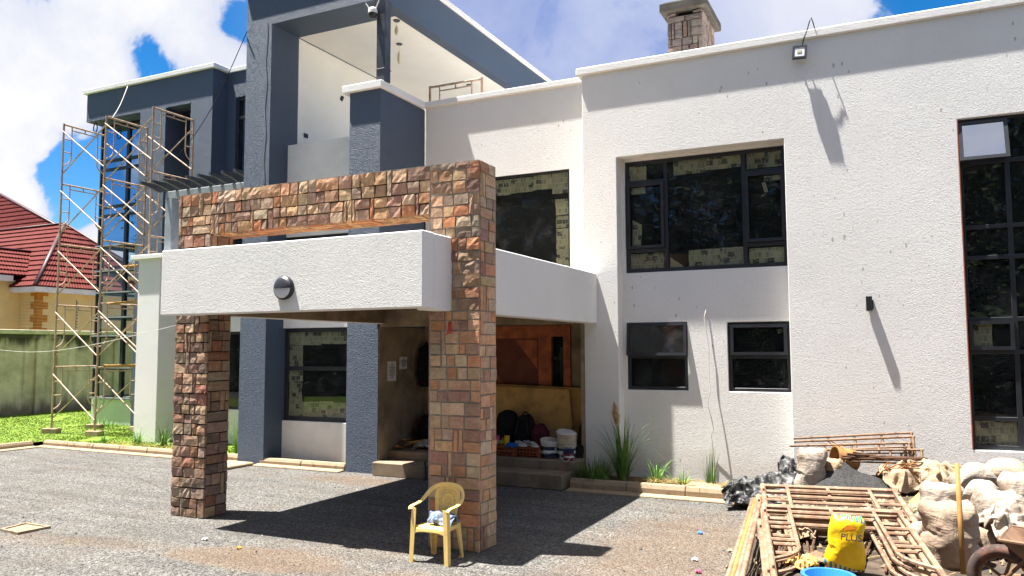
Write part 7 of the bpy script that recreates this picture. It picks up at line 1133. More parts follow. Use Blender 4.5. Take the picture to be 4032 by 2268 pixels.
13,-4,10,4,2,12,13,17,18,17,12,15,9,8,1,14,9,17,17,15,9,16,12,2,15,19,-3,20,23,15,14,13,18,24,16,3,18,27,-491,13,11,3,5,7,5,7,18,20,17,18,16,14,11,-4,14,9,10,17,17,13,12,1,16,23,1,16,10,20,16,11,15,21,22,8,22,31,28,
6,0,-1,4,14,14,15,11,0,-10,-8,-5,1,19,33,36,27,11,10,13,-7,-13,-6,-4,-4,-8,-13,-17,-15,-14,-12,-11,-7,-9,-11,-11,-21,-5,-2,5,-5,4,12,15,14,10,13,8,2,-6,-2,-1,10,26,33,24,15,10,11,-20,-20,-11,-3,-3,-6,-13,-19,-16,-7,-15,-11,-5,-2,1,-7,-14,-10,-17,2,-2,9,14,14,13,11,10,10,10,5,-1,2,6,14,21,23,18,10,6,-6,-27,-18,-13,-7,-8,-10,-13,-9,-10,-10,-11,-6,0,2,5,-12,-13,-24,0,6,11,7,18,12,11,13,9,9,9,8,4,1,5,8,18,16,13,-1,6,-31,-15,-13,-5,2,-11,-10,-10,-9,-10,-7,-9,-2,5,3,-12,-27,-25,18,6,4,19,11,6,14,-8,2,14,20,25,17,3,-6,-1,10,4,12,14,-4,-24,-15,2,-11,-2,-8,-7,-10,-11,-2,-8,-7,-3,1,-4,-15,-27,-30,31,8,1,15,18,9,-7,-1,8,15,25,24,21,2,-6,-6,0,14,8,-7,2,-16,1,-2,-11,-7,-4,-13,-4,-12,3,-6,-7,-6,-5,-10,-20,-26,-30,41,11,0,13,12,13,5,-4,12,15,18,20,12,5,2,-1,-6,12,-4,5,-9,-5,-3,3,-9,-10,-3,-9,-13,0,-4,-2,-8,-11,-13,-17,-19,-23,-23,31,15,11,6,12,9,16,10,5,9,13,7,7,6,6,14,5,-3,9,-11,0,1,-4,-12,-7,-1,-8,-11,-2,-6,-5,-7,-10,-15,-17,-18,-16,-15,-14,17,9,12,16,11,16,11,18,10,1,8,9,8,7,9,-1,8,13,-9,-1,13,-1,-14,-7,-5,-7,-10,-3,-6,-12,-13,-12,-15,-15,-11,-15,-11,-8,-7,5,6,18,17,16,5,18,17,4,13,12,10,-1,7,2,11,-2,4,8,-6,14,-3,-10,-11,-8,-6,-3,-10,-12,-13,-9,-12,-14,-11,-15,-13,-9,-4,1,-25,14,20,20,14,19,9,16,11,5,
10,8,13,1,4,4,6,2,0,5,-4,-4,-4,-3,5,-6,-14,-2,-9,-14,-11,-12,-16,-17,-14,-9,-2,-1,-3,-44,15,23,23,16,17,15,2,15,15,4,7,7,8,10,-2,9,-3,2,1,4,0,-1,-1,-2,-9,-13,-14,-5,-1,-19,-13,-11,-10,-13,-10,-6,-6,8,-50,19,23,20,18,3,8,16,7,14,12,5,6,6,4,16,-10,4,2,6,-11,10,-11,5,-10,-8,-9,-2,-5,-9,-6,-13,-12,-8,-8,-8,-8,-10,3,-25,18,17,15,12,5,2,0,18,12,12,3,8,5,-2,5,14,-6,5,6,-16,-5,12,-14,5,-6,-12,-9,-3,1,-7,-6,-8,-10,-10,-13,-3,-7,-15,19,8,5,1,-7,11,1,15,12,12,-1,14,7,13,6,3,-2,8,-8,7,-4,-15,-3,3,1,0,-5,-12,2,-8,-8,-12,-15,-13,3,-3,-13,-14,-12,50,-5,-9,-15,-4,13,15,7,7,7,8,11,15,9,11,5,5,2,-5,-10,7,1,-5,-7,-4,-10,5,0,-18,-15,-11,-14,-12,-10,1,8,-12,-15,-16,38,10,-7,-22,0,13,18,16,8,8,8,8,4,4,5,5,5,2,1,5,-5,6,-3,-9,-11,2,-10,6,-10,-16,-13,0,-19,-11,-8,8,-11,-15,-16,22,13,13,-21,-3,15,19,16,10,8,6,3,-2,9,9,1,4,3,7,-11,0,11,-8,-7,-16,5,-2,-11,-6,1,-6,-21,1,-11,-17,-1,-11,-11,-16,10,11,11,14,-10,12,13,14,9,6,4,4,-4,14,7,11,4,3,-7,0,-8,16,-10,-6,-16,-7,0,0,-8,-9,-12,5,-20,5,-17,-8,-13,-6,-9,-4,8,11,11,9,7,13,4,11,-3,3,6,11,12,10,6,-1,9,-2,-11,15,-1,5,-17,-6,-15,-10,-8,-7,0,7,-19,3,-5,-12,-18,-15,-12,-6,-15,13,14,12,9,11,8,11,-7,11,4,11,14,5,6,5,3,10,-8,8,
18,8,0,-15,-17,-5,-6,-7,-6,-7,-11,-8,-7,-6,-11,-16,-17,-14,4,-38,11,18,16,15,9,12,-3,3,7,11,18,12,6,3,1,10,-6,11,11,15,11,4,-13,-13,-17,-9,-8,-8,-9,-11,-13,-9,-7,-8,-13,-16,-11,-4,-31,8,17,16,14,13,7,13,-2,1,16,8,9,2,7,11,2,8,-4,12,14,15,12,4,-14,-18,-19,-15,-15,-16,-10,-15,-11,-7,-5,-6,-8,-13,-10,-26,12,15,12,13,12,14,10,17,-14,-4,7,11,10,8,10,17,-1,-6,8,14,16,16,10,-1,-13,-22,-28,-20,-17,-16,-14,-14,-10,-5,-4,2,-8,-14,-26,15,12,7,10,12,16,12,21,3,-21,8,13,14,11,-1,19,-6,12,-11,9,16,20,12,-1,-5,-9,-24,-28,-20,-14,-11,-15,-16,-13,-9,-4,6,-13,-27,14,7,3,8,13,18,16,13,23,-21,11,13,8,13,-4,16,-5,21,-9,-10,9,23,5,-2,0,0,-6,-22,-24,-16,-11,-16,-15,-15,-14,-10,-5,-3,-22,3,7,2,8,14,21,18,6,11,22,-8,11,14,6,7,-4,12,20,-9,-15,8,10,-7,-3,3,1,4,-8,-17,-14,-13,-14,-16,-16,-13,-14,-11,-12,-14,0,2,7,10,16,19,17,7,4,11,19,4,13,0,3,10,11,18,-7,-12,-9,1,3,-11,-1,0,1,12,-6,-10,-5,-10,-18,-17,-18,-17,-18,-22,-8,4,1,11,15,18,16,2,9,10,15,2,13,16,3,17,12,0,14,-14,-5,-8,-10,-5,-4,-3,-5,13,-11,16,4,-12,-14,-20,-14,-14,-18,-22,-30,-6,13,6,14,17,19,5,5,11,11,10,2,8,16,8,21,20,0,-1,3,-5,-13,-18,-5,1,-7,-13,-10,-1,13,28,-16,-18,-19,-17,-13,-16,-25,-33,0,9,13,17,19,17,2,11,9,9,9,5,6,9,19,21,17,10,3,1,-9,-17,-23,-5,-20,-4,-2,-10,-5,20,
28,-14,-20,-19,-19,-19,-18,-26,-24,0,0,26,16,22,16,8,7,4,0,10,16,-6,12,19,6,10,9,9,15,-1,-15,-22,-26,7,-8,-15,-6,11,24,12,-16,-17,-18,-17,-20,-23,-28,-21,1,-1,31,17,18,14,10,5,-4,12,18,-9,4,11,15,14,5,5,8,7,-3,-16,-17,-4,-12,-6,-6,14,11,20,-19,-5,-11,-15,-17,-16,-25,-28,-26,1,0,33,15,16,11,-2,9,9,18,1,4,15,-1,16,-9,-7,2,5,7,4,3,-6,-10,-6,-3,7,14,15,-16,-9,-9,-13,-7,-8,-15,-22,-26,-34,-3,5,24,18,17,0,10,13,10,7,9,13,11,13,-5,6,-22,9,5,1,1,-7,4,-4,-4,8,5,9,-5,-13,-11,-12,-12,-11,-5,-8,-15,-26,-31,-5,5,24,17,12,0,13,15,4,13,13,14,15,11,6,-5,-30,2,-5,11,-8,3,4,7,3,2,2,-4,-10,-3,-13,-20,-21,-14,-4,-4,-6,-18,-27,-4,16,9,16,9,21,1,7,14,9,16,9,15,12,11,-14,-30,-11,11,-5,6,-1,5,2,1,4,3,-7,3,-5,-16,-23,-23,-9,-13,-4,-6,-9,-15,-11,15,17,15,13,5,18,-2,10,15,14,14,1,13,20,-27,-25,-11,3,7,-1,0,-1,0,2,5,7,-1,-3,-4,-10,-19,-22,-19,-11,4,-16,-10,-11,6,4,13,15,9,15,8,14,-2,15,14,14,12,10,15,-29,-14,-4,12,16,-3,-6,-5,-7,-11,-3,-2,-5,-4,-2,-3,-7,-18,-18,-18,-4,6,-13,-18,-2,15,12,8,13,9,9,8,13,4,14,10,13,13,13,-13,8,0,5,-4,-6,-7,-10,-9,-6,-11,-12,-10,-4,2,1,-2,-14,-16,-8,6,-2,-16,-19,-11,12,12,12,11,6,12,12,10,10,3,10,13,11,10,10,-1,4,-2,-5,-14,-4,-11,-1,-10,-18,-16,-8,3,-3,1,-5,0,-14,4,-3,-7,-16,-25,-3,
4,13,9,12,12,8,14,14,13,1,11,1,9,10,13,6,-9,-2,-2,-2,-12,-1,-14,-11,-18,-3,-14,-6,1,-1,-2,-8,0,-5,-7,-14,-20,0,-1,0,9,12,11,12,13,14,8,12,12,1,7,3,3,16,4,16,-13,-9,-11,8,-15,-12,-15,-1,-16,-3,-21,-3,0,-5,-5,-4,-5,-10,-12,0,1,
)),
}
def cloth_shape(kind):
    S, nu, nv, d = CLOTH[kind]
    N = len(d)//3; co = []
    for k in range(3):
        a = 0; c = []
        for q in d[k*N:(k+1)*N]: a += q; c.append(a/700*S)
        co.append(c)
    v = [Vector(p) for p in zip(*co)]; f = []
    cx = sum(p.x for p in v)/len(v); cy = sum(p.y for p in v)/len(v); z0 = min(p.z for p in v)
    v = [Vector((p.x-cx, p.y-cy, p.z-z0)) for p in v]
    if kind == 'standing':
        idx = {}; n = 0
        for side in (0, 1):
            for i in range(nu+1):
                for j in range(nv+1):
                    if side and (i in (0, nu) or j in (0, nv)): idx[(1, i, j)] = idx[(0, i, j)]
                    else: idx[(side, i, j)] = n; n += 1
        for side in (0, 1):
            for i in range(nu):
                for j in range(nv):
                    q = (idx[(side, i, j)], idx[(side, i+1, j)], idx[(side, i+1, j+1)], idx[(side, i, j+1)]); f.append(q[::-1] if side else q)
    else: f = [(i*(nv+1)+j, (i+1)*(nv+1)+j, (i+1)*(nv+1)+j+1, i*(nv+1)+j+1) for i in range(nu) for j in range(nv)]
    return v, f
def draped(kind, name, c, scale, mat, label, cat, seed, rz=0, tilt=0, roll=0, group=None, parent=None, fold=.02, mirror=False, thick=0):
    fold *= .3
    v, f = cloth_shape('standing' if kind == 'lying' else kind)
    if kind == 'lying': v = [Vector((p.x, p.z-.42, max(0, p.y+.15)*1.05)) for p in v]
    if kind == 'standing':
        for p in v:
            h = p.z/.80
            if h > .72: k = min(1, (h-.72)/.30); p.x *= 1-.42*k*k; p.z -= .05*k*abs(p.x)*4
            if h < .12: p.x *= .88+1.*h
    sd = Vector((seed*3.1, seed*1.7, seed*2.3))
    mt = Matrix.Rotation(rz, 4, 'Z') @ Matrix.Rotation(tilt, 4, 'X') @ Matrix.Rotation(roll, 4, 'Y')
    out = []
    for p in v:
        w = noise.noise(p*2.6+sd)*fold*1.6
        for (sx, sy, sz) in ((9, 9, 2.5), (3, 3, 9), (10, 3, 6)):
            w += fold*.55*(max(0, 1-abs(noise.noise(Vector((p.x*sx, p.y*sy, p.z*sz))*.55+sd))*3.2)**1.5-.3)
        r = Vector((p.x, p.y, (p.z-.3)*.5)); r = r.normalized() if r.length > .001 else Vector((0, 0, 1))
        q = p+r*w; q = Vector((q.x*scale[0]*(-1 if mirror else 1), q.y*scale[1], q.z*scale[2])); out.append(mt @ q)
    z0 = min(q.z for q in out)
    if mirror: f = [q[::-1] for q in f]
    me = bpy.data.meshes.new(name); me.from_pydata([(q.x, q.y, q.z-z0) for q in out], [], f)
    for q in me.polygons: q.use_smooth = True
    me.materials.append(mat); o = bpy.data.objects.new(name, me); COL.objects.link(o); o.location = c
    if thick: m = o.modifiers.new('thickness', 'SOLIDIFY'); m.thickness = thick
    m = o.modifiers.new('smooth', 'SUBSURF'); m.levels = m.render_levels = 1
    if parent: o.parent = parent; return o
    return tag(o, label, cat, group)

def chair():
    C = Vector((-5.04, 8.37, 0)); t = thing('garden_chair', C, 'cream yellow plastic garden armchair facing the yard in front of the stone pillar', 'chair')
    def b(m, n, **k):
        m.v = [tuple(Vector(q)+C) for q in m.v]; return m.build(n, M['chair'], t, **k)
    # seat with rolled apron
    m = MB()
    def seat(u, v):
        x = (u-.5)*.44; y = -.2+.40*v; e = max(abs(u-.5)*2, 0)
        z = .42-.012*math.sin(math.pi*v)+.006*e**4
        if v < .08: z -= .02*(.08-v)/.08
        return (x*(1-.12*v), y, z)
    m.grid(seat, 16, 14); o = b(m, 'seat', smooth=True); s = o.modifiers.new('t', 'SOLIDIFY'); s.thickness = .012
    m = MB()
    def apron(u, v):
        x = (u-.5)*.43; k = 1-(abs(u-.5)*2)**4
        return (x, -.205-.004*v, .405-.085*v*(1-.52*k)-.005*k)
    m.grid(apron, 24, 5)
    for s in (-1, 1):
        m.grid(lambda u, v: (s*(.212-.022*u), -.2+.38*u, .405-.075*v*(1-.5*(1-(abs(u-.5)*2)**4))), 16, 4)
    o = b(m, 'apron', smooth=True); q = o.modifiers.new('t', 'SOLIDIFY'); q.thickness = .009
    # legs: L-section, tapering, splayed
    def leg(p0, p1, w0, w1, sx, sy):
        m = MB(); a, c = Vector(p0), Vector(p1)
        for (ux, uy) in ((sx, 0), (0, sy)):
            n = 8
            for i in range(n):
                f, g = i/n, (i+1)/n; A, B = a.lerp(c, f), a.lerp(c, g); wa, wb = w0+(w1-w0)*f, w0+(w1-w0)*g
                d = Vector((ux, uy, 0)); m.quad(A, A+d*wa, B+d*wb, B)
        m.prism([c, c+Vector((sx*w1, 0, 0)), c+Vector((sx*w1, sy*w1, 0)), c+Vector((0, sy*w1, 0))], (0, 0, .012))
        o = b(m, 'leg'); q = o.modifiers.new('t', 'SOLIDIFY'); q.thickness = .008; q.offset = 0
    for s in (-1, 1):
        leg((s*.243, -.212, .63), (s*.268, -.222, 0), .06, .052, -s, 1)
        leg((s*.19, .19, .42), (s*.215, .235, 0), .07, .045, -s, -1)
    # arm rests sweep into the rounded back rail
    m = MB()
    half = [(-.252, -.225, .615), (-.262, -.21, .645), (-.268, -.12, .65), (-.272, 0, .655), (-.268, .08, .68), (-.255, .15, .73), (-.225, .20, .785), (-.165, .235, .828), (-.085, .252, .845), (0, .256, .85)]
    pts = half+[(-x, y, z) for x, y, z in reversed(half[:-1])]
    P = [Vector(p) for p in pts]; b0 = len(m.v); ns = 10
    for i, p in enumerate(P):
        tdir = (P[min(i+1, len(P)-1)]-P[max(i-1, 0)]).normalized()
        k = min(1, max(0, (p.z-.66)/.13)); out = Vector((p.x, p.y*.4, 0)); out = out.normalized() if out.length > .01 else Vector((0, 1, 0))
        wide = (out*(1-k)+Vector((p.x*1.6, 0, 1)).normalized()*k); wide = (wide-tdir*wide.dot(tdir)).normalized(); thin = tdir.cross(wide)
        for j in range(ns):
            a = 2*math.pi*j/ns; m.v.append(tuple(p+wide*.029*math.cos(a)+thin*.010*math.sin(a)))
    for i in range(len(P)-1):
        for j in range(ns): q = (j+1) % ns; m.face((b0+i*ns+j, b0+i*ns+q, b0+(i+1)*ns+q, b0+(i+1)*ns+j))
    o = b(m, 'arm_rail', smooth=True); q = o.modifiers.new('s', 'SUBSURF'); q.levels = 2; q.render_levels = 2
    # pierced back panel with a plain medallion
    m = MB(); N = 44
    def hw(v): return .135+.02*math.sin(v*3.1)+.075*max(0, v-.35)**1.2 - .16*max(0, v-.8)**1.3
    def back(u, v):
        x = (2*u-1)*hw(v); z = .43+.405*v - .05*v*(2*u-1)**2; return (x, .185+.072*v-.05*(2*u-1)**2*.6, z)
    def skip(i, j):
        u, v = (i+.5)/N, (j+.5)/N; x, y, z = back(u, v)
        if u < .13 or u > .87 or v < .06 or v > .90: return False
        d = math.hypot(x, z-.665)
        if d < .088: return False
        if d < .098: return (int(math.atan2(z-.665, x)*8) % 2 == 0)
        if d < .104: return False
        return i % 2 == 0 and j % 2 == 0
    m.grid(back, N, N, skip); o = b(m, 'backrest'); q = o.modifiers.new('t', 'SOLIDIFY'); q.thickness = .007
    m = MB()
    for rr in (.042, .016): m.tube([Vector(back(.5+.5*rr*math.cos(a*.3)/hw(.58), .58+rr*math.sin(a*.3)/.405))+Vector((0, -.004, 0)) for a in range(22)], .003, 4)
    b(m, 'medallion_ring')
    draped('bundle', 'folded_cloth', (C.x+.05, C.y+.03, .425), (.30, .30, .40), M['paleblue'], 'crumpled grey blue cloth lying on the yellow garden chair', 'cloth', 4, thick=.006)

def porch_items():
    F = .44
    def bucket(x, y, r, h, mat, label, rims, band, lid=True, z=F, group='paint buckets on the porch', scale=1., bodymat=None):
        t = thing('paint_bucket', (x, y, z), label, 'bucket', group); T = Matrix.Translation((x, y, z))
        m = MB(); m.lathe([(0, .0), (r*.86, 0), (r*.87, .01), (r*.96, h*.62), (r*.98, h*.66)], 28, T); m.build('body', M[bodymat or mat], t, smooth=True)
        m = MB(); zz = h*.62
        for k in range(rims): m.lathe([(r*.94, zz), (r*1.05, zz+.006), (r*1.05, zz+.03), (r*.97, zz+.036), (r*.97, zz+.055)], 28, T); zz += .055
        m.lathe([(r*.97, zz-.01), (r*1.08, zz), (r*1.08, zz+.022), (r*.98, zz+.026), (r*.93, zz+.01), (0, zz+.012)], 28, T); m.build('rim', M[mat], t, smooth=False)
        m = MB(); m.lathe([(r*.888, h*.10), (r*.965, h*.56)], 28, T); m.build('label', M[band], t, smooth=True)
        m = MB(); m.lathe([(r*.925, h*.28), (r*.955, h*.42)], 28, T); m.v = [tuple(T @ (Vector((T.inverted() @ Vector(q)).xyz)*1.008)) for q in m.v]; m.build('label_stripe', M['whiteprint'], t)
        m = MB(); m.tube([(x+r*1.06*math.cos(a), y-.02+r*.5*math.sin(a)-.1, z+h*.62-abs(math.sin(a))*.13) for a in [math.pi+math.pi*i/14 for i in range(15)]], .006, 5); m.build('bail', M['whitecable'], t)
        if lid:
            m = MB(); Tl = T @ Matrix.Translation((-.01, 0, zz+.055)) @ Matrix.Rotation(R(9), 4, 'Y') @ Matrix.Rotation(R(6), 4, 'X'); m.lathe([(r*1.06, -.03), (r*1.08, 0), (r*.95, .012), (r*.9, .002), (0, .004)], 28, Tl); m.build('lid', M['bucketwhite'], t)
        return t
    bucket(-6.06, 14.2, .175, .36, 'bucketwhite', 'white paint bucket with dark blue label and loose lid, shorter of the two tall buckets', 1, 'navy', bodymat='darkbucket')
    bucket(-5.73, 14.22, .178, .36, 'buckettan', 'taller stack of stained nested paint buckets at the porch edge', 4, 'darkbucket', bodymat='bucketwhite')
    bucket(-5.60, 13.98, .098, .21, 'navy', 'small purple and navy paint can in front of the nested buckets', 1, 'purple', lid=False, bodymat='purple')
    # plastic crates
    pc = None
    for i, (x, l) in enumerate(((-6.98, 'brick red slotted plastic crate holding the cups, half behind the stone pillar'), (-6.46, 'brick red slotted plastic crate carrying the trainers beside the buckets'))):
        if pc is None:
            t = thing('plastic_crate', (x, 14.2, F), l, 'crate', 'red crates on the porch')
            m = MB(); hs = [(-.23+.072*i2, -.185+.072*i2, .05+.07*j2, .085+.07*j2) for i2 in range(6) for j2 in range(2)] + [(-.235+.115*i2, -.14+.115*i2, .012, .036) for i2 in range(4)]
            m.wall('y', -.17, -.155, -.255, .255, 0, .2, hs); m.wall('y', .155, .17, -.255, .255, 0, .2, hs)
            m.wall('x', -.255, -.24, -.154, .154, 0, .2, [(-.12, -.02, .05, .09), (.02, .12, .05, .09)]); m.wall('x', .24, .255, -.154, .154, 0, .2, [(-.12, -.02, .05, .09), (.02, .12, .05, .09)])
            m.build('side', M['crate'], t, rel=False)
            m = MB(); m.box(-.238, .238, -.153, .153, .16, .175); m.box(-.238, .238, -.153, .153, .005, .015); m.build('base', M['crate'], t, rel=False); pc = t
        else: t = copy_tree(pc); t.location = (x, 14.2, F); t['label'] = l
    Z = F+.2
    def trainer(x, y, rz, l):
        t = thing('trainer', (x, y, Z), l, 'shoe', 'trainers on the crate', rz)
        m = MB(); m.v = []; 
        sh = [(-.13, .035, .03), (-.05, .036, .03), (.05, .04, .03), (.13, .03, .026)]
        m.tube([(-.14, 0, .018), (-.05, 0, .016), (.06, 0, .016), (.145, 0, .022)], [.036, .04, .046, .03], 10, sq=(1.05, .42)); m.build('sole', M['whiteprint'], t, rel=False)
        m = MB(); m.tube([(-.13, 0, .075), (-.09, 0, .075), (-.02, 0, .062), (.06, 0, .045), (.125, 0, .034)], [.034, .04, .042, .042, .022], 10, sq=(.95, .95)); o = m.build('upper', M['shoe'], t, smooth=True, rel=False)
        m = MB(); m.tube([(-.125, 0, .10), (-.05, 0, .106)], [.024, .028], 8); m.build('opening', M['black'], t, rel=False)
        m = MB()
        for k in range(4): m.tube([(.0+.02*k, -.026, .085-.008*k), (.012+.02*k, .026, .085-.008*k)], .005, 4)
        m.build('laces', M['whitecable'], t, rel=False)
    trainer(-6.62, 14.06, R(-20), 'leftmost worn white trainer on the crate edge'); trainer(-6.36, 14.08, R(-35), 'rightmost worn white trainer next to the buckets'); trainer(-6.5, 14.22, R(10), 'dark trainer behind the other two on the crate')
    draped('bundle', 'blue_cloth', (-6.8, 14.06, Z-.02), (.22, .2, .25), M['bluecloth'], 'bright blue cloth hanging over the front of the red crate', 'cloth', 6, thick=.006)
    def cup(x, y, r, h, mat, label, handle=True, lid=None):
        t = thing('cup', (x, y, Z), label, 'cup', 'cups on the crate'); T = Matrix.Translation((x, y, Z))
        m = MB(); m.lathe([(0, 0), (r*.8, 0), (r, h), (r*.9, h), (r*.72, .01), (0, .01)], 20, T); m.build('body', M[mat], t, smooth=True)
        if handle: m = MB(); m.tube([(x-r*.9, y, Z+h*.8), (x-r*1.7, y, Z+h*.7), (x-r*1.7, y, Z+h*.35), (x-r*.85, y, Z+h*.2)], .009, 6); m.build('handle', M[mat], t, smooth=True)
        if lid: m = MB(); m.lathe([(r*1.0, h), (r*1.02, h*1.6), (r*.9, h*1.75), (0, h*1.78)], 20, T); m.build('lid', M[lid], t, smooth=True)
    cup(-6.93, 14.08, .055, .19, 'yellowcup', 'tall yellow plastic mug on the red crate'); cup(-7.05, 14.1, .05, .1, 'green', 'small olive green cup beside the yellow mug', False); cup(-7.16, 14.12, .05, .1, 'palepink', 'pink lidded beaker at the pillar edge', False, 'pink')
    # bags
    def pack(c, s, mat, label, cat='bag', group='bags in the porch', hand=True, straps=True, rz=0):
        t = thing('backpack', c, label, cat, group, rz)
        soft('body', (0, 0, 0), s, M[mat], None, None, int(s[0]*100), sq=3.6, fold=.035, parent=t, sub=4)
        soft('front_pocket', (0, -s[1]*.85, .03), (s[0]*.72, s[1]*.45, s[2]*.55), M[mat], None, None, 7, sq=3.6, fold=.04, parent=t, sub=4)
        H = s[2]*1.85
        if hand: m = MB(); m.tube([(-.06, 0, H*.97), (-.055, 0, H+.05), (0, 0, H+.075), (.055, 0, H+.05), (.06, 0, H*.97)], .014, 6); m.build('handle', M[mat], t, rel=False, smooth=True)
        if straps:
            for q in (-1, 1): m = MB(); m.tube([(q*.08, -s[1]*.8, H*.94), (q*s[0]*.66, -s[1]*1.35, H*.6), (q*s[0]*.82, -s[1]*1.2, H*.15)], .022, 6, sq=(1, .4)); m.build('strap', M['blackplastic'], t, rel=False, smooth=True)
    pack((-6.78, 14.62, F), (.2, .13, .4), 'black', 'upright black backpack with top loop against the plywood'); pack((-7.2, 14.66, F), (.22, .14, .44), 'black', 'larger black bag half hidden behind the stone pillar', hand=False, straps=False)
    soft('drawstring_bag', (-6.42, 14.6, F), (.2, .14, .32), M['maroon'], 'maroon bag slumped between backpack and buckets', 'bag', 5, neck=.55, fold=.09)
    pack((-9.1, 14.75, F), (.26, .17, .36), 'black', 'black bag on the porch floor in the dark left corner', hand=True, straps=False); pack((-8.6, 14.85, F), (.28, .18, .42), 'black', 'bulkier black bag left of the stone pillar', hand=False, straps=True)
    crumple('tool_bundle', (-8.95, 14.35, F), .26, .16, .16, M['shoe'], 'pale tangled tool bundle lying before the black bags', 'bundle', 12, n=34, amp=.8)
    # coat on the wall
    t = thing('hanging_jacket', (-9.5, 15.1, 2.7), 'black jacket hung on the bare porch wall beside the pillar', 'jacket')
    soft('body', (.08, .0, -1.0), (.11, .24, .52), M['black'], None, None, 9, neck=.45, fold=.1, parent=t, sub=4)
    for s in (-1, 1): m = MB(); m.tube([(.08, s*.14, -.16), (.1, s*.25, -.35), (.1, s*.27, -.85)], [.05, .07, .05], 8); m.build('sleeve', M['black'], t, rel=False, smooth=True)
    # plywood sheets, leaning dark board, box, scrap wood, handle
    def plank(name, pts, d, mat, label, cat, group=None):
        m = MB(); m.prism(pts, d); return tag(m.build(name, M[mat], bevel=.004), label, cat, group)
    plank('plywood_sheet', [(-8.3, 14.86, F), (-5.93, 14.86, F), (-5.87, 14.87, F+.5), (-5.98, 14.98, 1.70), (-8.3, 15.0, 1.76)], (0, .02, 0), 'ply', 'big plywood sheet leaning across the entrance door', 'plywood', 'plywood sheets in the porch')
    plank('plywood_sheet', [(-8.3, 14.96, F), (-5.72, 14.96, F), (-5.72, 15.08, 1.73), (-8.3, 15.08, 1.80)], (0, .02, 0), 'ply', 'second plywood sheet showing as a thin edge behind the first', 'plywood', 'plywood sheets in the porch')
    plank('leaning_board', [(-5.62, 14.3, F), (-5.46, 14.35, F), (-5.44, 14.6, 1.30), (-5.5, 14.6, 1.3), (-5.58, 14.5, 1.0)], (0, .03, 0), 'black', 'dark curved board propped in the right porch corner', 'board')
    plank('cardboard_box', [(-6.17, 14.42, F), (-5.85, 14.42, F), (-5.85, 14.42, F+.5), (-6.17, 14.42, F+.5)], (0, .25, 0), 'board', 'brown box behind the white paint bucket', 'box')
    q = random.Random(4)
    for i in range(9):
        a = q.uniform(0, 3.14); c = Vector((-9.35+q.uniform(-.18, .35), 14.1+q.uniform(-.15, .25), F+.03+.022*i)); d = Vector((math.cos(a), math.sin(a), q.uniform(-.12, .12)))*q.uniform(.12, .2)
        m = MB(); m.tube([c-d, c+d], .028, 4, sq=(1, .6)); m.build('scrap_piece', M['lightwood' if i % 3 else 'wood'], SW) if False else tag(m.build('scrap_wood', M['lightwood' if i % 3 else 'wood']), 'short timber offcut in the small heap by the porch step', 'offcut', 'timber offcuts heaped in the porch')
    m = MB(); m.box(-7.36, -7.33, 13.27, 13.30, .02, .5); tag(m.build('steel_bar', M['steel']), 'short dark steel bar standing against the porch step right of the pillar', 'bar')
    m = MB(); m.box(-8.32, -8.29, 13.26, 13.295, .0, .36); tag(m.build('steel_bar', M['steel']), 'short dark steel bar against the porch step left of the pillar', 'bar')

def yard():
    # access cover in the gravel
    t = thing('manhole_cover', (-11.15, 7.27, 0), 'square inspection cover with pale rim sunk in the gravel', 'manhole')
    a = [on(0, 1336, 'z', .0), on(65, 1320, 'z', .0), on(128, 1329, 'z', .0), on(44, 1346, 'z', .0)]
    m = MB(); c = sum(a, Vector())/4
    for i in range(4):
        p, q = a[i], a[(i+1) % 4]; d = (c-p)*.15; e = (c-q)*.15
        m.prism([p, q, q+e, p+d], (0, 0, .035))
    m.build('rim', M['conc'], t)
    m = MB(); m.prism([p+(c-p)*.15 for p in a], (0, 0, .018)); m.build('lid', M['stepconc'], t)
    for (x, y, s, mt, l) in ((-8.35, 7.9, .045, 'bucketwhite', 'small white scrap of litter on the brown patch'), (-7.6, 7.75, .03, 'orange', 'tiny orange scrap of litter on the brown patch')):
        crumple('paper_scrap', (x, y, 0), s*.8, s*.6, s*.5, M[mt], l, 'litter', int(x*-10), n=10)
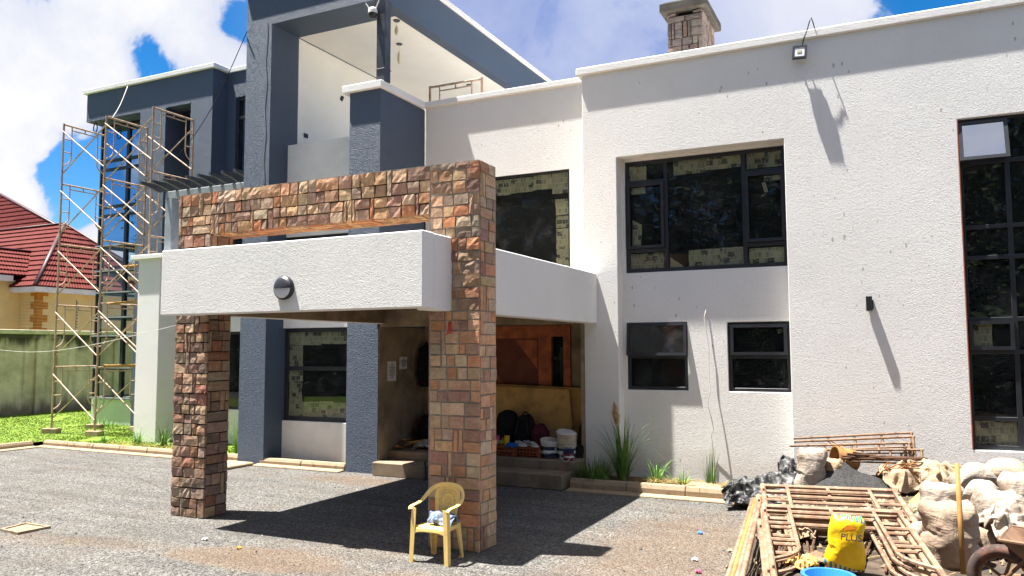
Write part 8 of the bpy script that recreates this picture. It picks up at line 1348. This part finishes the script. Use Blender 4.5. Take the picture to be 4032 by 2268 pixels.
# ------------------------------------------------------------------ the heap of site debris on the right
def ss(t): t = max(0, min(1, t)); return t*t*(3-2*t)
def hz(x, y):
    xt = -2.05+.25*ss((12.8-y)/6)+.10*noise.noise(Vector((y*1.3, 0, 0)))
    base = .60-.20*ss((y-9.5)/3.)
    z = base*ss((x-xt)/.95) + .05*noise.noise(Vector((x*1.6, y*1.6, 3)))*ss((x-xt)/.5) + .02*noise.noise(Vector((x*6, y*6, 3)))*ss((x-xt)/.5)
    return z-.03*(1-ss((x-xt)/.12))
def debris():
    m = MB(); m.grid(lambda u, v: (-2.3+7*u, 2.5+11.88*v, hz(-2.3+7*u, 2.5+11.88*v)), 90, 130)
    tag(m.build('spoil_mound', M['mound'], smooth=True), kind='structure')
    # near stack of loose scaffold frames, lying on one another
    W = 1.3
    proto = frame_mesh(W, 1.81, .027, .019).build('scaffold_section', M['pile'], None)
    labels = ['topmost rusty scaffold frame of the near stack, lying nearest the wheelbarrow', 'second frame of the near stack, just under the top one', 'third frame of the near stack', 'fourth frame of the near stack, shifted left',
              'bottom frame of the near stack', 'upper frame of the far stack, its top bars nearest the white bag', 'second frame of the far stack', 'lowest frame of the far stack']
    A = on(1921, 1272, 'z', .90); B = on(2262, 1288, 'z', .90); A2 = on(1918, 1220, 'z', .84); B2 = on(2232, 1223, 'z', .84)
    def lay(o, TL, u, tilt, z, wd):
        u = Vector((u.x, u.y, 0)).normalized(); back = Vector((-u.y, u.x, 0)); h = (back*math.cos(tilt)+Vector((0, 0, math.sin(tilt)))).normalized(); n = u.cross(h)
        # columns: local x -> normal, y -> u, z -> h
        o.matrix_world = Matrix(((n.x, u.x, h.x, 0), (n.y, u.y, h.y, 0), (n.z, u.z, h.z, 0), (0, 0, 0, 1)))
        P = Vector((TL.x, TL.y, z))-h*1.81
        o.matrix_world = Matrix.Translation(P-h*.36) @ o.matrix_world @ Matrix.Diagonal((1, wd/W, 1.2, 1))
    u = (B-A); u2 = B2-A2
    spec = [(A, u, .10, .90, 0, 0), (A, u, .10, .845, -.02, .07), (A, u, .095, .79, .02, -.05), (A, u, .09, .735, -.05, .03), (A, u, .07, .68, .0, .08), (A2, u2, .14, .84, 0, 0), (A2, u2, .13, .785, .02, -.08), (A2, u2, .12, .73, -.03, -.16)]
    for i, (T, uu, tilt, z, dx, dy) in enumerate(spec):
        o = proto if i == 0 else proto.copy()
        if i: COL.objects.link(o)
        r = Matrix.Rotation(rnd.uniform(-.012, .012), 3, 'Z')
        lay(o, T+Vector((dx, dy, 0)), r @ u, tilt, z, uu.length); tag(o, labels[i], 'scaffold frame', 'loose scaffold frames in the debris')
    # frames standing on edge by the wall
    for i, (x, y, z, rise, l) in enumerate(((-1.62, 14.18, 1.00, .105, 'rearmost scaffold frame of the bundle on its side by the white wall'), (-1.60, 14.06, .96, .10, 'second scaffold frame of the bundle on its side by the white wall'),
              (-1.66, 13.95, .90, .085, 'third scaffold frame of the bundle on its side by the white wall'), (-1.50, 13.84, .86, .06, 'foremost scaffold frame of the bundle on its side by the white wall'))):
        o = proto.copy(); COL.objects.link(o)
        h = Vector((1, -.10, rise)).normalized(); dn = Vector((0, -.36, -1)); dn = (dn-h*dn.dot(h)).normalized(); n = dn.cross(h)
        o.matrix_world = Matrix(((n.x, dn.x, h.x, x), (n.y, dn.y, h.y, y), (n.z, dn.z, h.z, z), (0, 0, 0, 1))) @ Matrix.Diagonal((1.25, .62, 1, 1))
        tag(o, l, 'scaffold frame', 'scaffold frames leaning by the wall')
    # long pipes beside the near stack
    for i in range(4):
        a = on(1913-7*i, 1262, 'z', .70-.05*i); b = on(1868-12*i, 1449, 'z', .62-.05*i); d = (b-a).normalized()
        m = MB(); m.tube([a-d*.15, b+d*.5], .026, 8); tag(m.build('steel_pipe', M['pile'] if i != 2 else M['lightwood'], smooth=True), ('innermost', 'second', 'third', 'outermost')[i]+' long pipe along the left edge of the frame stack', 'pipe', 'pipes beside the frame stack')
    q = random.Random(31)
    for i in range(14):
        a = on(1985+24*i+q.uniform(-12, 12), 1312+q.uniform(-6, 6), 'z', .64); b = on(1965+26*i+q.uniform(-70, 70), 1440, 'z', .60+q.uniform(0, .05))
        m = MB(); n = 26
        pts = [a.lerp(b, k/n) for k in range(n+1)]
        m.tube(pts, [.014 if k % 2 else .010 for k in range(n+1)], 6); tag(m.build('reinforcing_bar', M['rebar']), 'ribbed rusty reinforcing bar lying under the frame stack', 'rebar', 'reinforcing bars under the frames')
    for i, (vx, vy, rx, ry, h, mt, l, s) in enumerate(((2012, 1345, .13, .2, .12, 'canvas', 'torn cream paper bag inside the frame stack', 41), (2015, 1420, .14, .12, .10, 'ply', 'crumpled brown paper bag near the blue basin', 42), (2060, 1405, .16, .12, .06, 'board', 'brown cardboard scrap under the frames', 43), (2190, 1305, .12, .09, .14, 'woven', 'grey white rag stuffed behind the yellow bag', 44))):
        p = on(vx, vy, 'z', .66); draped('bundle', 'paper_bag', (p.x, p.y, .64), (rx*1.7, ry*1.9, h*2.6), M[mt], l, 'paper bag', s, rz=R(s*40), thick=.004)
    # yellow bag
    p = on(2130, 1432, 'z', .64); t = thing('yellow_bag', p, 'bright yellow printed plastic bag with blue striped top standing in the frame stack', 'bag', rz=R(14))
    mm, nt = newmat('yellow_bag_print'); v = nt.obj(); s = nt.n.new('ShaderNodeSeparateXYZ'); nt.l.new(v, s.inputs[0])
    zz = nt.math('ADD', s.outputs[2], nt.math('MULTIPLY', s.outputs[0], .28)); st = nt.math('GREATER_THAN', nt.math('SINE', nt.math('MULTIPLY', s.outputs[0], 175.)), 0.)
    bnd = nt.math('ADD', nt.math('GREATER_THAN', zz, .43), nt.math('LESS_THAN', zz, .035), True)
    c = nt.mix(nt.math('MULTIPLY', st, bnd), nt.mix(nt.ramp(nt.noise(v, 7, 4), .35, .7), (.80, .50, .006), (.88, .62, .012)), (.02, .22, .36))
    nt.out(c, .38, nt.bump(nt.noise(v, 16, 4, .6), .5, .012), 0, .45)
    draped('standing', 'bag_body', (0, 0, 0), (.54, .50, .60), mm, None, None, 17, parent=t, fold=.045)
    f = bpy.data.curves.new('plus', 'FONT'); f.body = 'PLUS'; f.size = .068; f.align_x = 'CENTER'; f.extrude = .002; f.shear = .12
    fo = bpy.data.objects.new('plus', f); COL.objects.link(fo); dg = bpy.context.evaluated_depsgraph_get(); me = bpy.data.meshes.new_from_object(fo.evaluated_get(dg)); bpy.data.objects.remove(fo)
    me.materials.clear(); me.materials.append(M['navy']); o = bpy.data.objects.new('printed_word', me); COL.objects.link(o); o.parent = t; o.location = (.012, -.152, .27); o.scale = (1.15, 1.15, 1.15); o.rotation_euler = (R(86), R(4), 0)
    m = MB(); m.prism([(-.05, -.148, .352), (.055, -.148, .352), (.055, -.148, .366), (.02, -.144, .397), (-.01, -.144, .397), (-.05, -.148, .366)], (0, .006, 0)); m.build('printed_badge', M['orange'], t, rel=False)
    # blue basin
    p = on(2085, 1486, 'z', .72); t = thing('blue_basin', p, 'blue plastic basin cut off by the bottom edge of the picture', 'basin')
    m = MB(); T = Matrix.Translation(p); m.lathe([(0, .0), (.13, 0), (.17, .10), (.195, .105), (.195, .118), (.165, .118), (.12, .015), (0, .015)], 32, T); m.build('bowl', M['blueplastic'], t, smooth=False)
    # black and grey sheeting over the kerb end
    draped('sheet', 'plastic_sheet', (-2.02, 13.36, .10), (.92, .85, 1.0), M['tarp'], 'crumpled black and silver plastic sheeting over the end of the kerb', 'sheeting', 52, rz=R(12), thick=.008, fold=.03)
    draped('sheet', 'plastic_sheet', (-1.55, 13.66, .30), (.55, .55, 1.0), M['tarp'], 'second crumpled grey sheet heaped against the white bag', 'sheeting', 57, rz=R(130), thick=.008, fold=.03)
    draped('standing', 'cement_bag', (-1.22, 12.75, hz(-1.2, 12.75)-.02), (.80, .95, .84), M['woven'], 'tall slumped white woven bag standing in front of the dark sand', 'bag', 61, rz=R(14), tilt=R(-8), fold=.045)
    draped('standing', 'cement_bag', (-.90, 13.0, hz(-.92, 13.)-.02), (.55, .7, .62), M['canvas'], 'smaller cream bag tucked behind the tall white woven bag', 'bag', 62, rz=R(-30), fold=.04, mirror=True)
    m = MB(); 
    def sand(u, v):
        x, y = 2*u-1, 2*v-1; r = math.hypot(x, y); h = .42*max(0, 1-r)**.9*(1+.2*noise.noise(Vector((x*2, y*2, 7))))
        X, Y = -.78+.85*x, 13.0+.75*y; return (X, Y, min(hz(X, Y), .5)-.02+h+.012*noise.noise(Vector((X*14, Y*14, 1))))
    m.grid(sand, 60, 60); tag(m.build('sand_heap', M['sand'], smooth=True), 'dark grey heap of quarry sand behind the white bag', 'sand heap')
    # rust stained bucket on its side
    c = Vector((-.86, 13.55, .78)); t = thing('tipped_bucket', c, 'rust stained yellow bucket lying on its side on the sand', 'bucket')
    T = Matrix.Translation(c) @ Matrix.Rotation(R(-62), 4, 'Z') @ Matrix.Rotation(R(84), 4, 'X') @ Matrix.Translation((0, 0, -.12))
    m = MB(); m.lathe([(0, -.12), (.15, -.12), (.155, -.1), (.19, .2), (.20, .2), (.20, .225), (.18, .225), (.145, -.1), (0, -.1)], 28, T); m.build('body', M['rustbucket'], t, smooth=False)
    m = MB(); m.lathe([(.196, .12), (.205, .125), (.205, .14), (.197, .145)], 28, T); m.build('rib', M['rustbucket'], t)
    # rusty bars and tie wire
    q = random.Random(77)
    for i in range(12):
        a = Vector((-.75+q.uniform(-.08, .1), 13.2+q.uniform(-.1, .1), .80+.012*i)); b = Vector((.25+q.uniform(-.1, .1), 13.35+q.uniform(-.2, .2), .80+q.uniform(-.04, .1)))
        m = MB(); m.tube([a, a.lerp(b, .5)+Vector((0, 0, q.uniform(-.02, .03))), b], .013, 6); tag(m.build('rusty_rod', M['rebar']), 'thin rusty rod in the bundle lying over the dark sand', 'rod', 'rusty rods on the sand')
    m = MB()
    for i in range(26):
        a = Vector((-.15+q.uniform(-.2, .2), 12.9+q.uniform(-.15, .15), .66+q.uniform(0, .12))); b = a+Vector((q.uniform(.1, .4), q.uniform(-.1, .2), q.uniform(-.02, .12)))
        m.tube([a, a.lerp(b, .5)+Vector((0, 0, q.uniform(0, .06))), b], .009, 5)
    tag(m.build('tie_wire_bundle', M['rope']), 'tangled bundle of orange rusty tie wire left of the cream canvas', 'wire bundle')
    # sacks
    def at(vx, vy, z): p = on(vx, vy, 'z', z); return p
    p = at(2303, 1232, .50); draped('bundle', 'canvas_sheet', (p.x, p.y+.25, .46), (.82, .85, 1.2), M['canvas'], 'large cream canvas bundle rolled up at the top of the heap', 'canvas', 71, rz=R(200), thick=.012, fold=.03)
    # kind, foot of the sack in the survey, height of the ground there, scale, material, label, turn, lean
    S = [('standing', 2400, 1446, .54, (.86, 1.45, .82), 'woven2', 'biggest dusty rubble sack standing left of the wheelbarrow wheel', 8, -6, 73),
         ('standing', 2372, 1345, .60, (.80, 1.3, .66), 'woven', 'white rubble sack behind the tallest front sack', -14, -10, 72),
         ('lying', 2292, 1338, .50, (.62, .50, .80), 'greysack', 'flattened grey green sack beside the frame stack', 60, 6, 74),
         ('lying', 2305, 1388, .50, (.40, .30, .75), 'woven', 'small dirty white bag on the ground by the frames', 35, 0, 75),
         ('standing', 2515, 1398, .56, (.72, 1.3, .80), 'woven', 'white sack behind the wheelbarrow tray', 20, -6, 76),
         ('standing', 2596, 1372, .58, (.82, 1.4, .90), 'woven', 'bulging white sack at the right edge of the picture', -20, -8, 77),
         ('lying', 2448, 1258, .62, (.80, .62, 1.1), 'woven', 'low white sack strewn with dry grass behind the leaning board', 20, 10, 78),
         ('lying', 2545, 1262, .62, (1.0, .75, 1.25), 'woven2', 'wide pale sack at the back right under the window', -15, 8, 79),
         ('lying', 2338, 1296, .62, (.42, .34, .8), 'rustbucket2', 'small orange tinted plastic bag between canvas and white sack', 70, 12, 80),
         ('lying', 2345, 1415, .50, (.34, .28, .7), 'canvas', 'small tan bag on the spoil between the frames and the biggest sack', 15, 0, 82),
         ('lying', 2490, 1300, .80, (.62, .46, .9), 'woven', 'creased white bag lying on top of the sacks right of the wooden pole', -25, 14, 83),
         ('standing', 2466, 1440, .50, (.46, .9, .55), 'woven2', 'dusty sack squeezed behind the wheelbarrow wheel', 30, -4, 81)]
    for (kd, vx, vy, z, sc_, mt, l, rot, lean, sd) in S:
        p = at(vx, vy, z); dy = .2 if kd == 'standing' else .3*sc_[1]
        draped(kd, 'rubble_sack', (p.x, p.y+dy, z-.04), sc_, M[mt], l, 'sack', sd, rz=R(rot), tilt=R(lean), group='rubble sacks', fold=.05, mirror=bool(sd % 2))
    p = at(2545, 1335, .85); draped('sheet', 'plastic_sheet', (p.x, p.y+.1, .80), (.50, .48, .75), M['woven'], 'loose white plastic sheet thrown over the sacks at the right edge', 'sheeting', 91, rz=R(40), thick=.006, fold=.03)
    # boards
    def plank(name, pts, th, mat, label, cat, group=None):
        m = MB(); n = (Vector(pts[1])-Vector(pts[0])).cross(Vector(pts[2])-Vector(pts[0])).normalized(); m.prism(pts, n*th); return tag(m.build(name, M[mat], bevel=.003), label, cat, group)
    y = 9.55
    plank('plywood_board', [on(2379, 1238, 'y', y+.4), on(2432, 1228, 'y', y+.5), on(2478, 1292, 'y', y-.1), on(2447, 1312, 'y', y-.2)], .018, 'board', 'weathered reddish board lying aslant on the white sacks', 'board', 'boards on the sacks')
    plank('plywood_board', [on(2478, 1272, 'y', y), on(2500, 1300, 'y', y), on(2462, 1352, 'y', y-.35), on(2450, 1340, 'y', y-.35)], .02, 'ply', 'narrow plywood offcut wedged upright between two sacks', 'board', 'boards on the sacks')
    plank('plywood_board', [on(2532, 1242, 'y', 10.2), on(2590, 1228, 'y', 10.2), on(2590, 1262, 'y', 9.9), on(2540, 1268, 'y', 9.9)], .018, 'board', 'brown board at the far right on top of the sacks', 'board', 'boards on the sacks')
    plank('plywood_board', [on(2285, 1262, 'y', 10.6), on(2312, 1238, 'y', 10.6), on(2326, 1258, 'y', 10.4), on(2300, 1282, 'y', 10.4)], .015, 'ply', 'small bent offcut poking out below the canvas bundle', 'board', 'boards on the sacks')
    a, b = on(2407, 1166, 'y', 7.75), on(2424, 1445, 'y', 7.5)
    m = MB(); m.tube([a, b], [.019, .022], 10); tag(m.build('wooden_pole', M['lightwood'], smooth=True), 'long upright wooden pole standing among the sacks', 'pole')
    for i, (z0, l) in enumerate(((.70, 'upper brown pole lying along the wall below the tall window'), (.60, 'lower brown pole along the wall below the tall window'))):
        m = MB(); m.tube([(.55, 13.9-.12*i, z0), (1.65+.0*i, 13.9-.1*i, z0+.02)], .035, 8); tag(m.build('pole', M['pile'], smooth=True), l, 'pole', 'poles along the wall')
    m = MB(); q = random.Random(88)
    for i in range(150):
        p = on(q.uniform(2300, 2480), q.uniform(1255, 1290), 'y', q.uniform(9.6, 10.4)); a = q.uniform(0, 6.28); blade(m, p, (math.cos(a), math.sin(a), q.uniform(-.3, .3)), q.uniform(.08, .25), .004, .15, 3)
    for i in range(160):
        x, y = q.uniform(-1.2, 2.2), q.uniform(7, 13); a = q.uniform(0, 6.28); blade(m, (x, y, hz(x, y)+.02), (math.cos(a), math.sin(a), .1), q.uniform(.08, .25), .005, .12, 3)
    tag(m.build('dry_straw', M['dry']), 'dry straw scattered over the sacks and the spoil', 'straw', kind='stuff')
    # rubble lumps
    m = MB()
    for i in range(700):
        y = q.uniform(5.5, 13.2); x = -2.0+3.8*q.random()**1.5; s = q.uniform(.012, .045) if q.random() < .9 else q.uniform(.045, .08)
        c = Vector((x, y, hz(x, y)+s*.3)); b = len(m.v)
        pts = [Vector((0, 0, 1)), Vector((0, 0, -1)), Vector((1, 0, 0)), Vector((-1, 0, 0)), Vector((0, 1, 0)), Vector((0, -1, 0))]
        for p in pts: m.v.append(tuple(c+(p+Vector((q.uniform(-.4, .4), q.uniform(-.4, .4), q.uniform(-.3, .3))))*s*.7))
        for f in ((0, 2, 4), (0, 4, 3), (0, 3, 5), (0, 5, 2), (1, 4, 2), (1, 3, 4), (1, 5, 3), (1, 2, 5)): m.face(tuple(b+k for k in f))
    tag(m.build('rubble', M['stepconc']), 'small stones and rubble on the spoil mound', 'rubble', kind='stuff')
    for i, (x, y, mt, l) in enumerate(((-2.25, 9.6, 'whiteprint', 'white paper scrap at the foot of the spoil mound'), (-2.1, 9.1, 'pink', 'pink wrapper at the foot of the spoil mound'), (-2.5, 11.0, 'blueplastic', 'tiny blue scrap on the gravel by the kerb'), (-1.95, 10.2, 'canvas', 'tan paper scrap on the slope of the spoil mound'), (-2.35, 8.6, 'woven', 'dirty white rag lying low on the gravel'))):
        crumple('paper_scrap', (x, y, max(0, hz(x, y))+.004), .032, .024, .022, M[mt], l, 'litter', 200+i, n=10, group='litter by the spoil mound')
    # wheelbarrow
    c = Vector((.64, 6.92, .82)); t = thing('wheelbarrow', (c.x, c.y, .64), 'rusty wheelbarrow with dusty tyre cut off at the lower right corner', 'wheelbarrow')
    ax = Matrix.Translation(c) @ Matrix.Rotation(R(-14), 4, 'Z') @ Matrix.Rotation(R(90), 4, 'X')
    w = MB(); w.lathe([(.165, -.035), (.2, -.045), (.232, -.035), (.245, 0), (.232, .035), (.2, .045), (.165, .035), (.165, -.035)], 40, ax); wh = w.build('wheel', M['rubber'], t, smooth=True)
    w = MB(); w.lathe([(.166, -.03), (.15, -.03), (.15, .03), (.166, .03)], 32, ax); w.lathe([(0, -.05), (.03, -.05), (.03, .05), (0, .05)], 14, ax)
    for i in range(5): a = i*1.2566; w.tube([ax @ Vector((.03*math.cos(a), .03*math.sin(a), 0)), ax @ Vector((.152*math.cos(a), .152*math.sin(a), 0))], .012, 6)
    w.build('rim', M['rim'], wh)
    d = Vector((math.cos(R(-14)), math.sin(R(-14)), 0)); s = Vector((-d.y, d.x, 0))
    def L(a, b, z): return c+d*a+s*b+Vector((0, 0, z))
    tr = MB(); top = [L(.02, -.28, .33), L(.95, -.30, .30), L(.95, .30, .30), L(.02, .28, .33)]; bot = [L(.32, -.2, .06), L(.80, -.2, .06), L(.80, .2, .06), L(.32, .2, .06)]
    for i in range(4): j = (i+1) % 4; tr.quad(bot[i], bot[j], top[j], top[i])
    tr.quad(*bot[::-1]); o = tr.build('tray', M['tray'], t); k = o.modifiers.new('t', 'SOLIDIFY'); k.thickness = .008
    tr = MB(); tr.tube(top+[top[0]], .012, 6); tr.build('tray_rim', M['rim'], t)
    for b in (-1, 1):
        f = MB(); f.tube([L(-.02, b*.09, 0), L(.45, b*.17, .035), L(1.3, b*.28, .12)], .018, 8); f.build('frame_tube', M['pile'], t, smooth=True)
        f = MB(); f.tube([L(.0, b*.1, .0), L(.22, b*.19, .26)], .013, 8); f.build('front_stay', M['rim'], t)
        f = MB(); f.tube([L(.62, b*.2, .05), L(.72, b*.22, -.22)], .016, 8); f.build('leg', M['pile'], t)
M['rustbucket2'] = plain('orange_tinted_bag', (.62, .36, .17), .6, .2, 6, .3, bump=.4, bscale=60)
# ------------------------------------------------------------------ light and sky
SUN = Vector((-.288, -.092, 1)).normalized()
def light():
    w = bpy.data.worlds.new('World'); scene.world = w; w.use_nodes = True
    t = NT(w); n, l = t.n, t.l
    sky = n.new('ShaderNodeTexSky'); sky.sky_type = 'NISHITA'; sky.sun_disc = False
    sky.sun_elevation = math.asin(SUN.z); sky.sun_rotation = math.atan2(SUN.x, SUN.y); sky.air_density = 1.; sky.dust_density = .6; sky.ozone_density = 2.5; sky.altitude = 1600
    tc = n.new('ShaderNodeTexCoord'); d = tc.outputs['Generated']
    nz = n.new('ShaderNodeVectorMath'); nz.operation = 'NORMALIZE'; l.new(d, nz.inputs[0]); d = nz.outputs[0]
    hs = n.new('ShaderNodeHueSaturation'); hs.inputs['Saturation'].default_value = 1.42; hs.inputs['Value'].default_value = .72; l.new(sky.outputs[0], hs.inputs['Color'])
    # cumulus: noise in direction space, steered by where banks of cloud and gaps stand
    blobs = [((200, 60), .30, .25), ((520, 130), .22, .20), ((60, 200), .16, .20), ((300, 70), .05, -.22), ((345, 135), .06, -.24), ((405, 210), .06, -.22), ((410, 300), .06, -.26), ((350, 330), .06, -.18), ((10, 330), .07, .30), ((140, 320), .10, -.16), ((120, 430), .12, -.30), ((210, 500), .10, -.20), ((20, 500), .055, .34), ((90, 530), .05, .3),
             ((230, 575), .05, .26), ((70, 378), .03, .18), ((185, 500), .03, .22), ((1300, 90), .28, .16), ((1560, 110), .2, .10), ((2040, 30), .13, .55), ((1900, 90), .12, .24), ((2330, 40), .16, -.40), ((620, 60), .05, -.25), ((600, 200), .06, .3)]
    acc = None
    for (v, r, wt) in blobs:
        c = ray(*v).normalized()
        q = n.new('ShaderNodeVectorMath'); q.operation = 'DISTANCE'; l.new(d, q.inputs[0]); q.inputs[1].default_value = c
        k = t.ramp(q.outputs['Value'], 0, r, wt, 0); acc = k if acc is None else t.math('ADD', acc, k)
    a = t.noise(d, 6.4, 13, .60, .35); b = t.noise(d, 1.7, 3, .5)
    sz = n.new('ShaderNodeSeparateXYZ'); l.new(d, sz.inputs[0])
    acc = t.math('ADD', acc, t.ramp(sz.outputs[2], .45, .8, 0, .25))
    dens = t.math('ADD', t.math('ADD', t.math('MULTIPLY', a, 1.55), t.math('MULTIPLY', b, .30)), acc)
    fac = t.ramp(dens, .97, 1.09)
    thick = t.ramp(t.math('ADD', dens, t.math('MULTIPLY', t.noise(d, 11, 6, .6), .25)), .98, 1.42)
    under = t.ramp(t.noise(d, 5.5, 8, .6), .40, .66)
    cc = t.mix(thick, (2.6, 2.9, 3.8), (4.15, 4.15, 4.25)); cc = t.mix(t.math('MULTIPLY', under, .6), cc, (2.75, 2.95, 3.65))
    hazy = None
    for (v, r, wt) in (((1250, 70), .34, 1.), ((1600, 120), .22, .9), ((2000, 130), .12, .35)):
        c = ray(*v).normalized(); q = n.new('ShaderNodeVectorMath'); q.operation = 'DISTANCE'; l.new(d, q.inputs[0]); q.inputs[1].default_value = c
        k = t.ramp(q.outputs['Value'], r*.35, r, wt, 0); hazy = k if hazy is None else t.math('MAXIMUM', hazy, k)
    hz_c = t.mix(t.ramp(t.noise(d, 6, 6, .6), .35, .68), (1.3, 1.68, 3.1), (2.1, 2.4, 3.5))
    col = t.mix(fac, hs.outputs[0], cc); col = t.mix(t.math('MULTIPLY', hazy, .9), col, hz_c)
    bg = n.new('ShaderNodeBackground'); bg.inputs['Strength'].default_value = SKY; l.new(col, bg.inputs[0])
    o = n.new('ShaderNodeOutputWorld'); l.new(bg.outputs[0], o.inputs[0])
    ld = bpy.data.lights.new('sun', 'SUN'); ld.energy = SUNE; ld.angle = R(.53); ld.color = (1, .965, .90)
    lo = bpy.data.objects.new('sun', ld); COL.objects.link(lo); lo.rotation_euler = (-SUN).to_track_quat('-Z', 'Y').to_euler(); lo.location = (-20, -8, 60)
    vs = scene.view_settings; vs.view_transform = 'Standard'; vs.look = 'None'; vs.exposure = EXPO; vs.gamma = 1; vs.use_curve_mapping = False
    scene.cycles.max_bounces = 8; scene.cycles.diffuse_bounces = 4; scene.cycles.transparent_max_bounces = 12

SKY, SUNE, EXPO = .065, 5., 1.9
setting(); tree_belt(); house(); portico(); pergola(); scaffold(); boundary(); neighbour(); plants(); fittings(); chair(); porch_items(); yard(); debris(); light()
